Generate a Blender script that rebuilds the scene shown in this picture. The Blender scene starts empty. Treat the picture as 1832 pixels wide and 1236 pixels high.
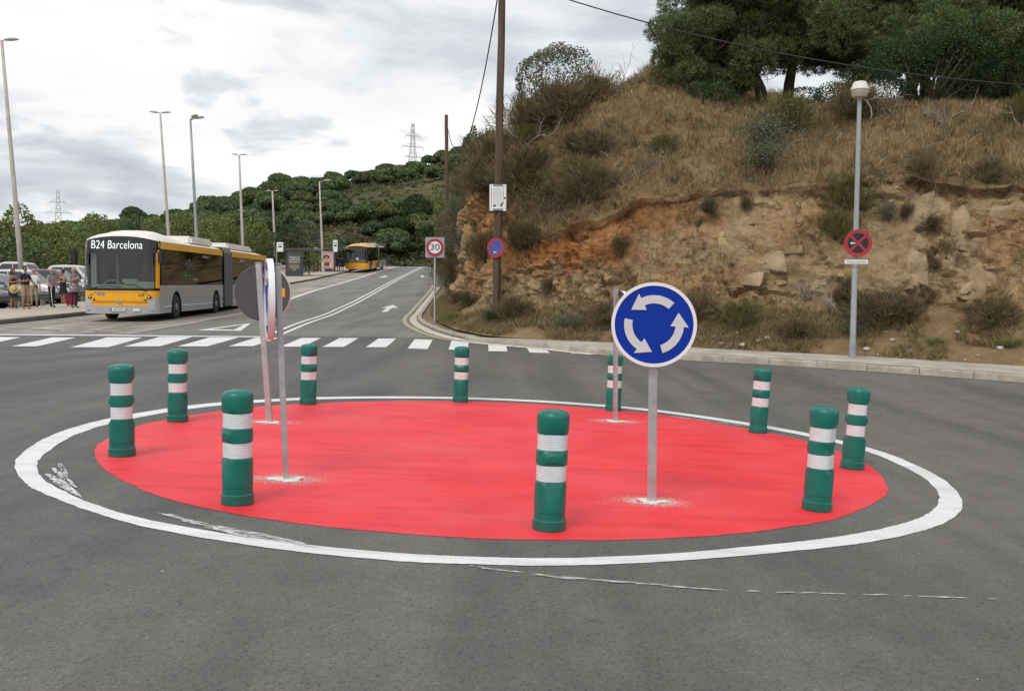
import bpy, bmesh, math, random
import numpy as np
from mathutils import Vector, Matrix, Quaternion
from mathutils.bvhtree import BVHTree

R = math.radians
random.seed(7)
rng = np.random.default_rng(11)
S = bpy.context.scene
COL = S.collection

# ------------------------------------------------------------------ camera
cam = bpy.data.cameras.new('camera')
cam.sensor_width = 36.0
cam.lens = 36.0 * 1640.0 / 1832.0
cam.clip_start = 0.05
cam.clip_end = 6000.0
cam_ob = bpy.data.objects.new('camera', cam)
COL.objects.link(cam_ob)
_p, _r = math.atan(85.0 / 1640.0), R(0.5)
_fw = Vector((0, math.cos(_p), -math.sin(_p)))
_up = Vector((0, math.sin(_p), math.cos(_p)))
_rt = Vector((1, 0, 0))
_cr = _rt * math.cos(_r) + _up * math.sin(_r)
_cu = -_rt * math.sin(_r) + _up * math.cos(_r)
_m = Matrix((_cr, _cu, -_fw)).transposed().to_4x4()
_m.translation = Vector((0, 0, 1.43))
cam_ob.matrix_world = _m
S.camera = cam_ob

# ------------------------------------------------------------------ sky, sun, exposure
SUN_EL, SUN_AZ = R(52), R(205)          # azimuth measured clockwise from +Y: behind the camera, a little to the left
world = bpy.data.worlds.new('World')
S.world = world
world.use_nodes = True
nt = world.node_tree
nt.nodes.clear()
def N(t, kind, **kw):
    n = t.nodes.new(kind)
    for k, v in kw.items():
        setattr(n, k, v)
    return n
out = N(nt, 'ShaderNodeOutputWorld')
bg = N(nt, 'ShaderNodeBackground')
bg.inputs['Strength'].default_value = 0.10
sky = N(nt, 'ShaderNodeTexSky')
sky.sky_type = 'NISHITA'
sky.sun_disc = False
sky.sun_elevation = SUN_EL
sky.sun_rotation = SUN_AZ
sky.air_density = 1.0
sky.dust_density = 3.0
tc = N(nt, 'ShaderNodeTexCoord')
sep = N(nt, 'ShaderNodeSeparateXYZ')
nt.links.new(tc.outputs['Generated'], sep.inputs[0])
# project the view direction on a cloud layer: (x, y) / (z + k)
addk = N(nt, 'ShaderNodeMath', operation='ADD'); addk.inputs[1].default_value = 0.16
absz = N(nt, 'ShaderNodeMath', operation='ABSOLUTE')
nt.links.new(sep.outputs[2], absz.inputs[0]); nt.links.new(absz.outputs[0], addk.inputs[0])
dx = N(nt, 'ShaderNodeMath', operation='DIVIDE'); dy = N(nt, 'ShaderNodeMath', operation='DIVIDE')
nt.links.new(sep.outputs[0], dx.inputs[0]); nt.links.new(addk.outputs[0], dx.inputs[1])
nt.links.new(sep.outputs[1], dy.inputs[0]); nt.links.new(addk.outputs[0], dy.inputs[1])
cmb = N(nt, 'ShaderNodeCombineXYZ')
nt.links.new(dx.outputs[0], cmb.inputs[0]); nt.links.new(dy.outputs[0], cmb.inputs[1])
def cloud_noise(scale, detail, rough, off):
    mp = N(nt, 'ShaderNodeMapping'); mp.inputs['Location'].default_value = off
    nt.links.new(cmb.outputs[0], mp.inputs[0])
    n = N(nt, 'ShaderNodeTexNoise'); n.inputs['Scale'].default_value = scale
    n.inputs['Detail'].default_value = detail; n.inputs['Roughness'].default_value = rough
    n.inputs['Distortion'].default_value = 0.25
    nt.links.new(mp.outputs[0], n.inputs['Vector'])
    return n
def ramp(tree, stops, src):
    r = N(tree, 'ShaderNodeValToRGB')
    while len(r.color_ramp.elements) < len(stops):
        r.color_ramp.elements.new(0.5)
    for e, (p, c) in zip(r.color_ramp.elements, stops):
        e.position = p
        e.color = (c[0], c[1], c[2], 1) if not isinstance(c, float) else (c, c, c, 1)
    tree.links.new(src, r.inputs[0])
    return r
def mixc(tree, fac, a, b, mode='MIX'):
    m = N(tree, 'ShaderNodeMix', data_type='RGBA', blend_type=mode)
    if isinstance(fac, (int, float)): m.inputs[0].default_value = fac
    else: tree.links.new(fac, m.inputs[0])
    for i, v in ((6, a), (7, b)):
        if isinstance(v, tuple): m.inputs[i].default_value = (v[0], v[1], v[2], 1)
        else: tree.links.new(v, m.inputs[i])
    return m.outputs[2]
n1 = cloud_noise(0.62, 6, 0.55, (3.1, 1.7, 0))
n2 = cloud_noise(1.25, 6, 0.52, (7.3, 4.2, 2))
# high veil (bright) with patches of thin blue-grey, then darker low cloud pads
veil = ramp(nt, [(0.30, (8.0, 8.25, 8.7)), (0.44, (9.4, 9.5, 9.65)), (0.58, (10.6, 10.6, 10.5))], n1.outputs[0])
pads = ramp(nt, [(0.51, 0.0), (0.58, 0.50), (0.68, 0.90)], n2.outputs[0])
lowc = mixc(nt, pads.outputs[0], veil.outputs[0], (5.1, 5.5, 6.2))
n3 = cloud_noise(2.7, 6, 0.5, (1.9, 8.4, 5))
small = ramp(nt, [(0.56, 0.0), (0.62, 0.45), (0.70, 0.70)], n3.outputs[0])
lowc = mixc(nt, small.outputs[0], lowc, (5.4, 5.8, 6.6))
skyc = mixc(nt, 0.93, sky.outputs[0], lowc)
nt.links.new(skyc, bg.inputs['Color'])
nt.links.new(bg.outputs[0], out.inputs['Surface'])

sun = bpy.data.lights.new('sun', 'SUN')
sun.energy = 1.5
sun.angle = R(24)
sun.color = (1.0, 0.95, 0.87)
sun_ob = bpy.data.objects.new('sun', sun)
COL.objects.link(sun_ob)
_sd = Vector((math.sin(SUN_AZ) * math.cos(SUN_EL), math.cos(SUN_AZ) * math.cos(SUN_EL), math.sin(SUN_EL)))
sun_ob.rotation_euler = _sd.to_track_quat('Z', 'Y').to_euler()
sun_ob.location = _sd * 60

vs = S.view_settings
vs.view_transform = 'Standard'
vs.look = 'None'
vs.gamma = 1.0
vs.use_curve_mapping = False
vs.exposure = 0.0
S.cycles.max_bounces = 6
S.cycles.transparent_max_bounces = 8

# ------------------------------------------------------------------ helpers
def mesh_obj(name, verts, faces, mat=None, parent=None, smooth=False):
    me = bpy.data.meshes.new(name)
    if isinstance(verts, np.ndarray) and isinstance(faces, np.ndarray):
        nv, nf, k = len(verts), len(faces), faces.shape[1]
        me.vertices.add(nv); me.vertices.foreach_set('co', verts.astype(np.float32).ravel())
        me.loops.add(nf * k); me.loops.foreach_set('vertex_index', faces.astype(np.int32).ravel())
        me.polygons.add(nf)
        me.polygons.foreach_set('loop_start', np.arange(0, nf * k, k, dtype=np.int32))
        me.polygons.foreach_set('loop_total', np.full(nf, k, dtype=np.int32))
        me.update(calc_edges=True)
    else:
        me.from_pydata([tuple(v) for v in verts], [], [tuple(f) for f in faces])
        me.update()
    if mat: me.materials.append(mat)
    if smooth:
        me.polygons.foreach_set('use_smooth', np.ones(len(me.polygons), dtype=bool))
    o = bpy.data.objects.new(name, me)
    COL.objects.link(o)
    if parent: o.parent = parent
    return o

def tag(o, label=None, cat=None, group=None, kind=None):
    if label: o['label'] = label
    if cat: o['category'] = cat
    if group: o['group'] = group
    if kind: o['kind'] = kind
    return o

def thing(name, label, cat, loc=(0, 0, 0), rz=0.0, group=None, rot=None):
    o = bpy.data.objects.new(name, None)
    o.empty_display_size = 0.2
    COL.objects.link(o)
    o.location = loc
    o.rotation_euler = rot if rot else (0, 0, rz)
    return tag(o, label, cat, group)

def copy_tree(o, parent=None):
    kids = [c for c in bpy.data.objects if c.parent == o]
    c = o.copy(); COL.objects.link(c); c.parent = parent
    for k in kids: copy_tree(k, c)
    return c

class MB:
    """collects shapes into one mesh"""
    def __init__(s): s.v = []; s.f = []
    def add(s, vs_, fs):
        b = len(s.v); s.v += [tuple(v) for v in vs_]; s.f += [tuple(b + i for i in f) for f in fs]; return s
    def box(s, x0, x1, y0, y1, z0, z1, bev=0.0):
        if bev <= 0:
            return s.add([(x0, y0, z0), (x1, y0, z0), (x1, y1, z0), (x0, y1, z0), (x0, y0, z1), (x1, y0, z1), (x1, y1, z1), (x0, y1, z1)],
                         [(0, 3, 2, 1), (4, 5, 6, 7), (0, 1, 5, 4), (1, 2, 6, 5), (2, 3, 7, 6), (3, 0, 4, 7)])
        bm = bmesh.new(); bmesh.ops.create_cube(bm, size=1)
        for v in bm.verts:
            v.co = Vector(((x0 + x1) / 2 + v.co.x * (x1 - x0), (y0 + y1) / 2 + v.co.y * (y1 - y0), (z0 + z1) / 2 + v.co.z * (z1 - z0)))
        bmesh.ops.bevel(bm, geom=bm.edges[:], offset=bev, segments=2, affect='EDGES')
        return s.bm(bm)
    def bm(s, bm):
        bm.verts.ensure_lookup_table(); bm.verts.index_update()
        s.add([v.co[:] for v in bm.verts], [[v.index for v in f.verts] for f in bm.faces]); bm.free(); return s
    def tube(s, pts, r, n=8, cap=True):
        pts = [Vector(p) for p in pts]
        rs = r if isinstance(r, (list, tuple)) else [r] * len(pts)
        b = len(s.v); up = None
        for i, p in enumerate(pts):
            d = (pts[min(i + 1, len(pts) - 1)] - pts[max(i - 1, 0)]).normalized()
            if up is None:
                up = Vector((0, 0, 1)) if abs(d.z) < .9 else Vector((1, 0, 0))
            a = d.cross(up)
            if a.length < 1e-4: a = d.orthogonal()
            a.normalize(); c = a.cross(d).normalized(); up = c
            for k in range(n):
                t = 2 * math.pi * k / n
                q = p + (a * math.cos(t) + c * math.sin(t)) * rs[i]
                s.v.append(tuple(q))
        for i in range(len(pts) - 1):
            for k in range(n):
                k2 = (k + 1) % n
                s.f.append((b + i * n + k, b + i * n + k2, b + (i + 1) * n + k2, b + (i + 1) * n + k))
        if cap:
            s.f.append(tuple(b + k for k in reversed(range(n))))
            s.f.append(tuple(b + (len(pts) - 1) * n + k for k in range(n)))
        return s
    def lathe(s, prof, n=24, at=(0, 0, 0)):
        b = len(s.v)
        for (r, z) in prof:
            for k in range(n):
                t = 2 * math.pi * k / n
                s.v.append((at[0] + r * math.cos(t), at[1] + r * math.sin(t), at[2] + z))
        for i in range(len(prof) - 1):
            for k in range(n):
                k2 = (k + 1) % n
                s.f.append((b + i * n + k, b + i * n + k2, b + (i + 1) * n + k2, b + (i + 1) * n + k))
        s.f.append(tuple(b + k for k in reversed(range(n))))
        s.f.append(tuple(b + (len(prof) - 1) * n + k for k in range(n)))
        return s
    def prism(s, poly, d0, d1, fn=None):
        """poly in 2D extruded from depth d0 to d1; fn(u, v, d) -> point (default x=u, z=v, y=d)"""
        fn = fn or (lambda u, v, d: (u, d, v))
        n = len(poly); b = len(s.v)
        for d in (d0, d1):
            for (u, v) in poly: s.v.append(tuple(fn(u, v, d)))
        s.f.append(tuple(b + k for k in range(n)))
        s.f.append(tuple(b + n + k for k in reversed(range(n))))
        for k in range(n):
            k2 = (k + 1) % n
            s.f.append((b + k2, b + k, b + n + k, b + n + k2))
        return s
    def grid(s, fn, us, ws):
        b = len(s.v); m = len(ws)
        for u in us:
            for w in ws: s.v.append(tuple(fn(u, w)))
        for i in range(len(us) - 1):
            for j in range(m - 1):
                s.f.append((b + i * m + j, b + (i + 1) * m + j, b + (i + 1) * m + j + 1, b + i * m + j + 1))
        return s
    def xf(s, M_):
        s.v = [tuple(M_ @ Vector(v)) for v in s.v]; return s
    def build(s, name, mat, parent=None, smooth=False, fix=True):
        o = mesh_obj(name, s.v, s.f, mat, parent)
        if fix:
            bm = bmesh.new(); bm.from_mesh(o.data)
            bmesh.ops.recalc_face_normals(bm, faces=bm.faces[:])
            bm.to_mesh(o.data); bm.free()
        if smooth:
            o.data.polygons.foreach_set('use_smooth', np.ones(len(o.data.polygons), dtype=bool))
            if smooth is not True:
                o.data.set_sharp_from_angle(angle=R(smooth))
        return o

def linsp(a, b, n): return [a + (b - a) * i / (n - 1) for i in range(n)]

def text_mesh(name, txt, size, mat, parent, M_, extrude=0.002, align='CENTER', xs=1.0, thin=0.0):
    cu = bpy.data.curves.new(name, 'FONT'); cu.body = txt; cu.size = size
    cu.align_x = align; cu.align_y = 'CENTER'; cu.extrude = extrude; cu.resolution_u = 3; cu.offset = thin
    o = bpy.data.objects.new(name, cu); COL.objects.link(o)
    dg = bpy.context.evaluated_depsgraph_get()
    me = bpy.data.meshes.new_from_object(o.evaluated_get(dg))
    bpy.data.objects.remove(o); bpy.data.curves.remove(cu)
    me.materials.clear(); me.materials.append(mat)
    me.transform(Matrix.Diagonal((xs, 1, 1, 1)))
    me.transform(M_)
    o = bpy.data.objects.new(name, me); COL.objects.link(o); o.parent = parent
    return o

# ------------------------------------------------------------------ numpy noise
def _h(ix, iy, iz, k=0):
    n = (ix.astype(np.int64) * 374761393 + iy.astype(np.int64) * 668265263 + iz.astype(np.int64) * 1274126177 + k * 362437) & 0xFFFFFFFF
    n = ((n ^ (n >> 13)) * 1274126177) & 0xFFFFFFFF
    n = ((n ^ (n >> 16)) * 2246822519) & 0xFFFFFFFF
    return ((n ^ (n >> 15)) & 0xFFFFFF) / float(0xFFFFFF)
def vnoise(p, k=0):
    i = np.floor(p).astype(np.int64); f = p - i; f = f * f * (3 - 2 * f)
    r = 0
    for a in (0, 1):
        for b in (0, 1):
            for c in (0, 1):
                w = (f[:, 0] if a else 1 - f[:, 0]) * (f[:, 1] if b else 1 - f[:, 1]) * (f[:, 2] if c else 1 - f[:, 2])
                r = r + w * _h(i[:, 0] + a, i[:, 1] + b, i[:, 2] + c, k)
    return r * 2 - 1
def fbm(p, octv=4, k=0):
    r = 0; a = 1; t = 0
    for o in range(octv):
        r = r + a * vnoise(p * 2 ** o, k + o * 17); t += a; a *= .5
    return r / t
def blocks(p, k=0):
    """fractured-rock displacement: each Voronoi cell has its own height and tilt; returns (height, edge distance)"""
    i = np.floor(p).astype(np.int64)
    best = np.full(len(p), 9.); sec = np.full(len(p), 9.); hgt = np.zeros(len(p))
    for a in (-1, 0, 1):
        for b in (-1, 0, 1):
            for c in (-1, 0, 1):
                q = i + np.array([a, b, c])
                cx = np.stack([q[:, 0] + _h(q[:, 0], q[:, 1], q[:, 2], k + 1), q[:, 1] + _h(q[:, 0], q[:, 1], q[:, 2], k + 2), q[:, 2] + _h(q[:, 0], q[:, 1], q[:, 2], k + 3)], 1)
                d = p - cx; dd = np.sqrt((d ** 2).sum(1))
                tl = np.stack([_h(q[:, 0], q[:, 1], q[:, 2], k + j) - .5 for j in (4, 5, 6)], 1)
                hh = _h(q[:, 0], q[:, 1], q[:, 2], k + 7) - .5 + (d * tl).sum(1) * 1.3
                m = dd < best
                sec = np.where(m, best, np.minimum(sec, dd)); hgt = np.where(m, hh, hgt); best = np.where(m, dd, best)
    return hgt, sec - best
def sstep(a, b, x):
    t = np.clip((x - a) / (b - a), 0, 1); return t * t * (3 - 2 * t)

# ------------------------------------------------------------------ materials
def mat_new(name):
    m = bpy.data.materials.new(name); m.use_nodes = True
    return m, m.node_tree, m.node_tree.nodes['Principled BSDF']
def M(name, col, rough=.6, metal=0., var=0., scale=6., bump=0., spec=.5, bscale=None, tint=None, emit=0., coat=0., alpha=None, coord='Object', stretch=None):
    m, t, b = mat_new(name)
    b.inputs['Roughness'].default_value = rough
    b.inputs['Metallic'].default_value = metal
    b.inputs['Specular IOR Level'].default_value = spec
    if coat: b.inputs['Coat Weight'].default_value = coat; b.inputs['Coat Roughness'].default_value = .08
    b.inputs['Base Color'].default_value = (*col, 1)
    if emit: b.inputs['Emission Color'].default_value = (*col, 1); b.inputs['Emission Strength'].default_value = emit
    if var or bump:
        tcn = N(t, 'ShaderNodeTexCoord')
        src = tcn.outputs[coord]
        if stretch:
            mp = N(t, 'ShaderNodeMapping'); mp.inputs['Scale'].default_value = stretch
            t.links.new(src, mp.inputs[0]); src = mp.outputs[0]
        if var:
            n = N(t, 'ShaderNodeTexNoise'); n.inputs['Scale'].default_value = scale; n.inputs['Detail'].default_value = 6; n.inputs['Roughness'].default_value = .6
            t.links.new(src, n.inputs['Vector'])
            lo = tuple(c * (1 - var) for c in col); hi = tint if tint else tuple(min(c * (1 + var), .95) for c in col)
            r = ramp(t, [(.32, lo), (.68, hi)], n.outputs[0]); t.links.new(r.outputs[0], b.inputs['Base Color'])
            r2 = ramp(t, [(.3, max(0., rough - .08)), (.7, min(1., rough + .08))], n.outputs[0]); t.links.new(r2.outputs[0], b.inputs['Roughness'])
        if bump:
            n = N(t, 'ShaderNodeTexNoise'); n.inputs['Scale'].default_value = bscale or scale * 4; n.inputs['Detail'].default_value = 5
            t.links.new(src, n.inputs['Vector'])
            bp = N(t, 'ShaderNodeBump'); bp.inputs['Strength'].default_value = bump; bp.inputs['Distance'].default_value = .02
            t.links.new(n.outputs[0], bp.inputs['Height']); t.links.new(bp.outputs[0], b.inputs['Normal'])
    return m
def leaf_mat(name, cols, rough=.7, trans=.25, patch=None):
    """foliage: colour differs from leaf to leaf"""
    m, t, b = mat_new(name)
    b.inputs['Roughness'].default_value = rough; b.inputs['Specular IOR Level'].default_value = .25
    g = N(t, 'ShaderNodeNewGeometry')
    r = ramp(t, [(i / max(1, len(cols) - 1), c) for i, c in enumerate(cols)], g.outputs['Random Per Island'])
    c = r.outputs[0]
    if patch:
        tcn = N(t, 'ShaderNodeTexCoord'); n = N(t, 'ShaderNodeTexNoise'); n.inputs['Scale'].default_value = patch[0]; n.inputs['Detail'].default_value = 4
        t.links.new(tcn.outputs['Object'], n.inputs['Vector'])
        c = mixc(t, 1., c, ramp(t, [(.36, patch[1]), (.64, patch[2])], n.outputs[0]).outputs[0], 'MULTIPLY')
    t.links.new(c, b.inputs['Base Color'])
    if trans:
        tr = N(t, 'ShaderNodeBsdfTranslucent'); t.links.new(c, tr.inputs[0])
        mx = N(t, 'ShaderNodeMixShader'); mx.inputs[0].default_value = trans
        o = t.nodes['Material Output']
        t.links.new(b.outputs[0], mx.inputs[1]); t.links.new(tr.outputs[0], mx.inputs[2]); t.links.new(mx.outputs[0], o.inputs['Surface'])
    return m

def asphalt_mat(name, dark, light, patch, worn=0.0):
    m, t, b = mat_new(name)
    tcn = N(t, 'ShaderNodeTexCoord'); src = tcn.outputs['Object']
    def noise(sc, det=5, ro=.6):
        n = N(t, 'ShaderNodeTexNoise'); n.inputs['Scale'].default_value = sc; n.inputs['Detail'].default_value = det; n.inputs['Roughness'].default_value = ro
        t.links.new(src, n.inputs['Vector']); return n.outputs[0]
    big = ramp(t, [(.3, dark), (.7, light)], noise(.35, 6, .62))
    mid = ramp(t, [(.35, .90), (.65, 1.08)], noise(3.2, 5, .7))
    c = mixc(t, 1.0, big.outputs[0], mid.outputs[0], 'MULTIPLY')
    v = N(t, 'ShaderNodeTexVoronoi'); v.inputs['Scale'].default_value = 95; v.inputs['Randomness'].default_value = 1
    t.links.new(src, v.inputs['Vector'])
    bw = N(t, 'ShaderNodeRGBToBW'); t.links.new(v.outputs['Color'], bw.inputs[0])
    sp = ramp(t, [(.10, .50), (.26, .86), (.6, 1.0), (.88, 1.10), (.965, 1.6)], bw.outputs[0])
    c = mixc(t, .8, c, sp.outputs[0], 'MULTIPLY')
    grit = ramp(t, [(.33, .55), (.43, .94), (.64, 1.10)], noise(46, 4, .85))
    c = mixc(t, .55, c, grit.outputs[0], 'MULTIPLY')
    c = mixc(t, 1.0, c, (1.25, 1.25, 1.25), 'MULTIPLY')
    # streaks along the driving direction and small dark stains
    mp = N(t, 'ShaderNodeMapping'); mp.inputs['Scale'].default_value = (1.0, .07, 1)
    t.links.new(src, mp.inputs[0])
    ns = N(t, 'ShaderNodeTexNoise'); ns.inputs['Scale'].default_value = 1.3; ns.inputs['Detail'].default_value = 4
    t.links.new(mp.outputs[0], ns.inputs['Vector'])
    st = ramp(t, [(.38, 1 - patch), (.6, 1.0 + patch * .5)], ns.outputs[0])
    c = mixc(t, 1.0, c, st.outputs[0], 'MULTIPLY')
    if worn:
        wr = ramp(t, [(.52, 0.), (.7, worn)], noise(.9, 8, .75))
        c = mixc(t, wr.outputs[0], c, (.22, .20, .17))
    t.links.new(c, b.inputs['Base Color'])
    b.inputs['Roughness'].default_value = .82
    b.inputs['Specular IOR Level'].default_value = .35
    bp = N(t, 'ShaderNodeBump'); bp.inputs['Strength'].default_value = .55; bp.inputs['Distance'].default_value = .006
    vd = N(t, 'ShaderNodeMath', operation='ADD'); t.links.new(v.outputs['Distance'], vd.inputs[0]); t.links.new(noise(60, 3), vd.inputs[1])
    t.links.new(vd.outputs[0], bp.inputs['Height']); t.links.new(bp.outputs[0], b.inputs['Normal'])
    return m

def paint_mat(name, col, under=(.09, .09, .09), wear=.25, rough=.55, blotch=None):
    """road paint: slightly worn, the aggregate shows through"""
    m, t, b = mat_new(name)
    tcn = N(t, 'ShaderNodeTexCoord'); src = tcn.outputs['Object']
    def noise(sc, det=5, ro=.6):
        n = N(t, 'ShaderNodeTexNoise'); n.inputs['Scale'].default_value = sc; n.inputs['Detail'].default_value = det; n.inputs['Roughness'].default_value = ro
        t.links.new(src, n.inputs['Vector']); return n.outputs[0]
    c0 = ramp(t, [(.3, tuple(x * .86 for x in col)), (.7, col)], noise(1.4, 7, .65)).outputs[0]
    mp = N(t, 'ShaderNodeMapping'); mp.inputs['Scale'].default_value = (.35, 2.6, 1); mp.inputs['Rotation'].default_value = (0, 0, .35); t.links.new(src, mp.inputs[0])
    sn = N(t, 'ShaderNodeTexNoise'); sn.inputs['Scale'].default_value = 2.2; sn.inputs['Detail'].default_value = 8; sn.inputs['Roughness'].default_value = .7; t.links.new(mp.outputs[0], sn.inputs['Vector'])
    c0 = mixc(t, 1., c0, ramp(t, [(.36, .84), (.5, 1.), (.64, 1.06)], sn.outputs[0]).outputs[0], 'MULTIPLY')
    if blotch:
        c0 = mixc(t, ramp(t, [(.42, 0.), (.72, .75)], noise(.8, 8, .7)).outputs[0], c0, blotch)
    g = mixc(t, 1., ramp(t, [(.3, .84), (.7, 1.1)], noise(70, 3, .8)).outputs[0], c0, 'MULTIPLY')
    w = ramp(t, [(.60, 0.), (.72, 1.)], noise(26, 6, .78)).outputs[0]
    w2 = mixc(t, 1., w, (wear, wear, wear), 'MULTIPLY')
    c = mixc(t, w2, g, under)
    t.links.new(c, b.inputs['Base Color'])
    b.inputs['Roughness'].default_value = rough; b.inputs['Specular IOR Level'].default_value = .35
    bp = N(t, 'ShaderNodeBump'); bp.inputs['Strength'].default_value = .4; bp.inputs['Distance'].default_value = .004
    t.links.new(noise(110, 3), bp.inputs['Height']); t.links.new(bp.outputs[0], b.inputs['Normal'])
    return m

# ================================================================== GROUND
_KY = np.arange(-60, 420, .5)
_KZ = np.interp(_KY, [-60, 17, 24.5, 32, 41, 50, 106, 138, 158, 200, 420], [0, 0, .17, .50, .68, 1.08, 4.17, 5.95, 6.7, 7.2, 7.2])
for _ in range(3):
    _KZ = np.convolve(np.pad(_KZ, 4, mode='edge'), np.ones(9) / 9, mode='valid')
def gz(x, y):
    """height of the carriageway"""
    return np.interp(y, _KY, _KZ) - .035 * np.clip(x, -12, 12) * (1 - sstep(12, 23, y))
def g1(x, y): return float(gz(np.float64(x), np.float64(y)))

MAT = {}
MAT['asphalt'] = asphalt_mat('new_asphalt', (.098, .094, .089), (.130, .124, .117), .18)
MAT['asphalt_old'] = asphalt_mat('older_asphalt', (.140, .136, .129), (.20, .195, .184), .16, worn=.12)
MAT['bus_concrete'] = asphalt_mat('bus_lane_concrete', (.20, .18, .155), (.34, .31, .27), .22, worn=.35)
MAT['paving'] = M('paving', (.44, .385, .315), .85, var=.18, scale=.9, bump=.25, bscale=20)
MAT['sidewalk'] = M('sidewalk_concrete', (.42, .385, .33), .85, var=.22, scale=1.6, bump=.35, bscale=24)
MAT['kerb'] = M('kerb_concrete', (.40, .365, .31), .85, var=.28, scale=3.5, bump=.4, bscale=30)
MAT['kerb_pale'] = M('pale_kerb', (.58, .54, .47), .85, var=.25, scale=3.5, bump=.4, bscale=30)
MAT['kerb_dark'] = M('dark_kerb', (.115, .10, .088), .85, var=.3, scale=2.5, bump=.3, bscale=24)
MAT['white'] = paint_mat('white_road_paint', (.84, .84, .83), wear=.25)
MAT['white_old'] = paint_mat('worn_white_paint', (.70, .69, .66), under=(.16, .155, .145), wear=.75)
MAT['yellow'] = paint_mat('yellow_kerb_paint', (.48, .415, .24), wear=.8)
MAT['red'] = paint_mat('red_road_paint', (.88, .042, .058), under=(.42, .03, .04), wear=.35, rough=.6, blotch=(.86, .105, .12))
MAT['dust'] = M('plaster_dust', (.74, .68, .62), .9, var=.15, scale=30)

def drape(name, quads, mat, dz, parent=None, step=.4):
    """quads (4 xy corners each) laid on the ground as fine grids"""
    mb = MB()
    for q in quads:
        a, b, c, d = [np.array(p, float) for p in q]
        nu = max(2, int(max(np.linalg.norm(b - a), np.linalg.norm(c - d)) / step) + 2)
        nw = max(2, int(max(np.linalg.norm(d - a), np.linalg.norm(c - b)) / step) + 2)
        def fn(u, w):
            p = (a * (1 - u) + b * u) * (1 - w) + (d * (1 - u) + c * u) * w
            return (p[0], p[1], g1(p[0], p[1]) + dz)
        mb.grid(fn, linsp(0, 1, nu), linsp(0, 1, nw))
    return mb.build(name, mat, parent, fix=False)
def up_fix(o):
    me = o.data
    bm = bmesh.new(); bm.from_mesh(me)
    fl = [f for f in bm.faces if f.normal.z < 0]
    if fl: bmesh.ops.reverse_faces(bm, faces=fl)
    bm.to_mesh(me); bm.free(); return o
def band(name, L_, R_, mat, dz, parent=None, n=2, lift=None):
    """strip between two polylines of the same length"""
    us = linsp(0, 1, n)
    v, f = [], []
    for p, q in zip(L_, R_):
        for u in us:
            x, y = p[0] * (1 - u) + q[0] * u, p[1] * (1 - u) + q[1] * u
            v.append((x, y, g1(x, y) + dz))
    for i in range(len(L_) - 1):
        for j in range(n - 1):
            a = i * n + j; f.append((a, a + 1, a + n + 1, a + n))
    return up_fix(mesh_obj(name, v, f, mat, parent))
def resample(pts, step):
    P = np.array(pts, float); d = np.r_[0, np.cumsum(np.hypot(*np.diff(P, axis=0).T))]
    n = max(2, int(d[-1] / step) + 1); t = np.linspace(0, d[-1], n)
    return np.stack([np.interp(t, d, P[:, 0]), np.interp(t, d, P[:, 1])], 1)
def smooth_line(pts, step, it=3):
    q = resample(pts, step)
    for _ in range(it):
        q[1:-1] = (q[:-2] + 2 * q[1:-1] + q[2:]) / 4
    return q
def offset_line(q, d):
    t = np.gradient(q, axis=0); t /= np.linalg.norm(t, axis=1)[:, None]
    return q + np.stack([t[:, 1], -t[:, 0]], 1) * d        # to the right of travel for d > 0
def smooth_loop(pts, n):
    P = np.array(pts, float); m = len(P); o = []
    for i in range(n):
        t = i / n * m; k = int(t); f = t - k
        p0, p1, p2, p3 = P[(k - 1) % m], P[k % m], P[(k + 1) % m], P[(k + 2) % m]
        o.append(.5 * (2 * p1 + (p2 - p0) * f + (2 * p0 - 5 * p1 + 4 * p2 - p3) * f * f + (3 * p1 - p0 - 3 * p2 + p3) * f ** 3))
    return np.array(o)

# ---- wide terrain, rising to the wooded far hill
RID_U = [-1.6, -.9, -.56, -.50, -.42, -.38, -.27, -.16, -.11, -.05, .0, .2, .6]
RID_E = [.040, .056, .066, .072, .078, .087, .121, .140, .148, .164, .172, .172, .12]
def terrain(x, y):
    x = np.asarray(x, float); y = np.asarray(y, float)
    base = np.interp(y, _KY, _KZ)
    u = x / np.maximum(y, 40)
    crest = np.interp(u, RID_U, RID_E) * 330 - 3.0
    t = np.clip((y - 150) / 180, 0, 1)
    h = base + (crest - base) * (t ** .85) * (y > 150)
    back = np.clip((y - 330) / 700, 0, 1)
    h = h * (1 - .45 * back)
    bumps = fbm(np.stack([x * .02, y * .02, x * 0], 1) if x.ndim == 1 else np.zeros((1, 3)), 3)
    h = h + bumps * 3.0 * sstep(150, 230, y)
    # everything near lies under the roads
    return h - .35 * (1 - sstep(150, 170, y)) - .04 * np.abs(np.clip(x, -12, 12)) * (1 - sstep(12, 23, y))
xs = np.r_[np.linspace(-2600, -330, 24), np.linspace(-310, 200, 128), np.linspace(220, 2600, 24)]
ys = np.r_[np.linspace(-1800, -30, 14), np.linspace(-20, 150, 60), np.linspace(153, 345, 80), np.linspace(355, 3500, 30)]
X, Y = np.meshgrid(xs, ys, indexing='ij')
Z = terrain(X.ravel(), Y.ravel())
ny = len(ys)
I, J = np.meshgrid(np.arange(len(xs) - 1), np.arange(ny - 1), indexing='ij'); A = (I * ny + J).ravel()
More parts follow.
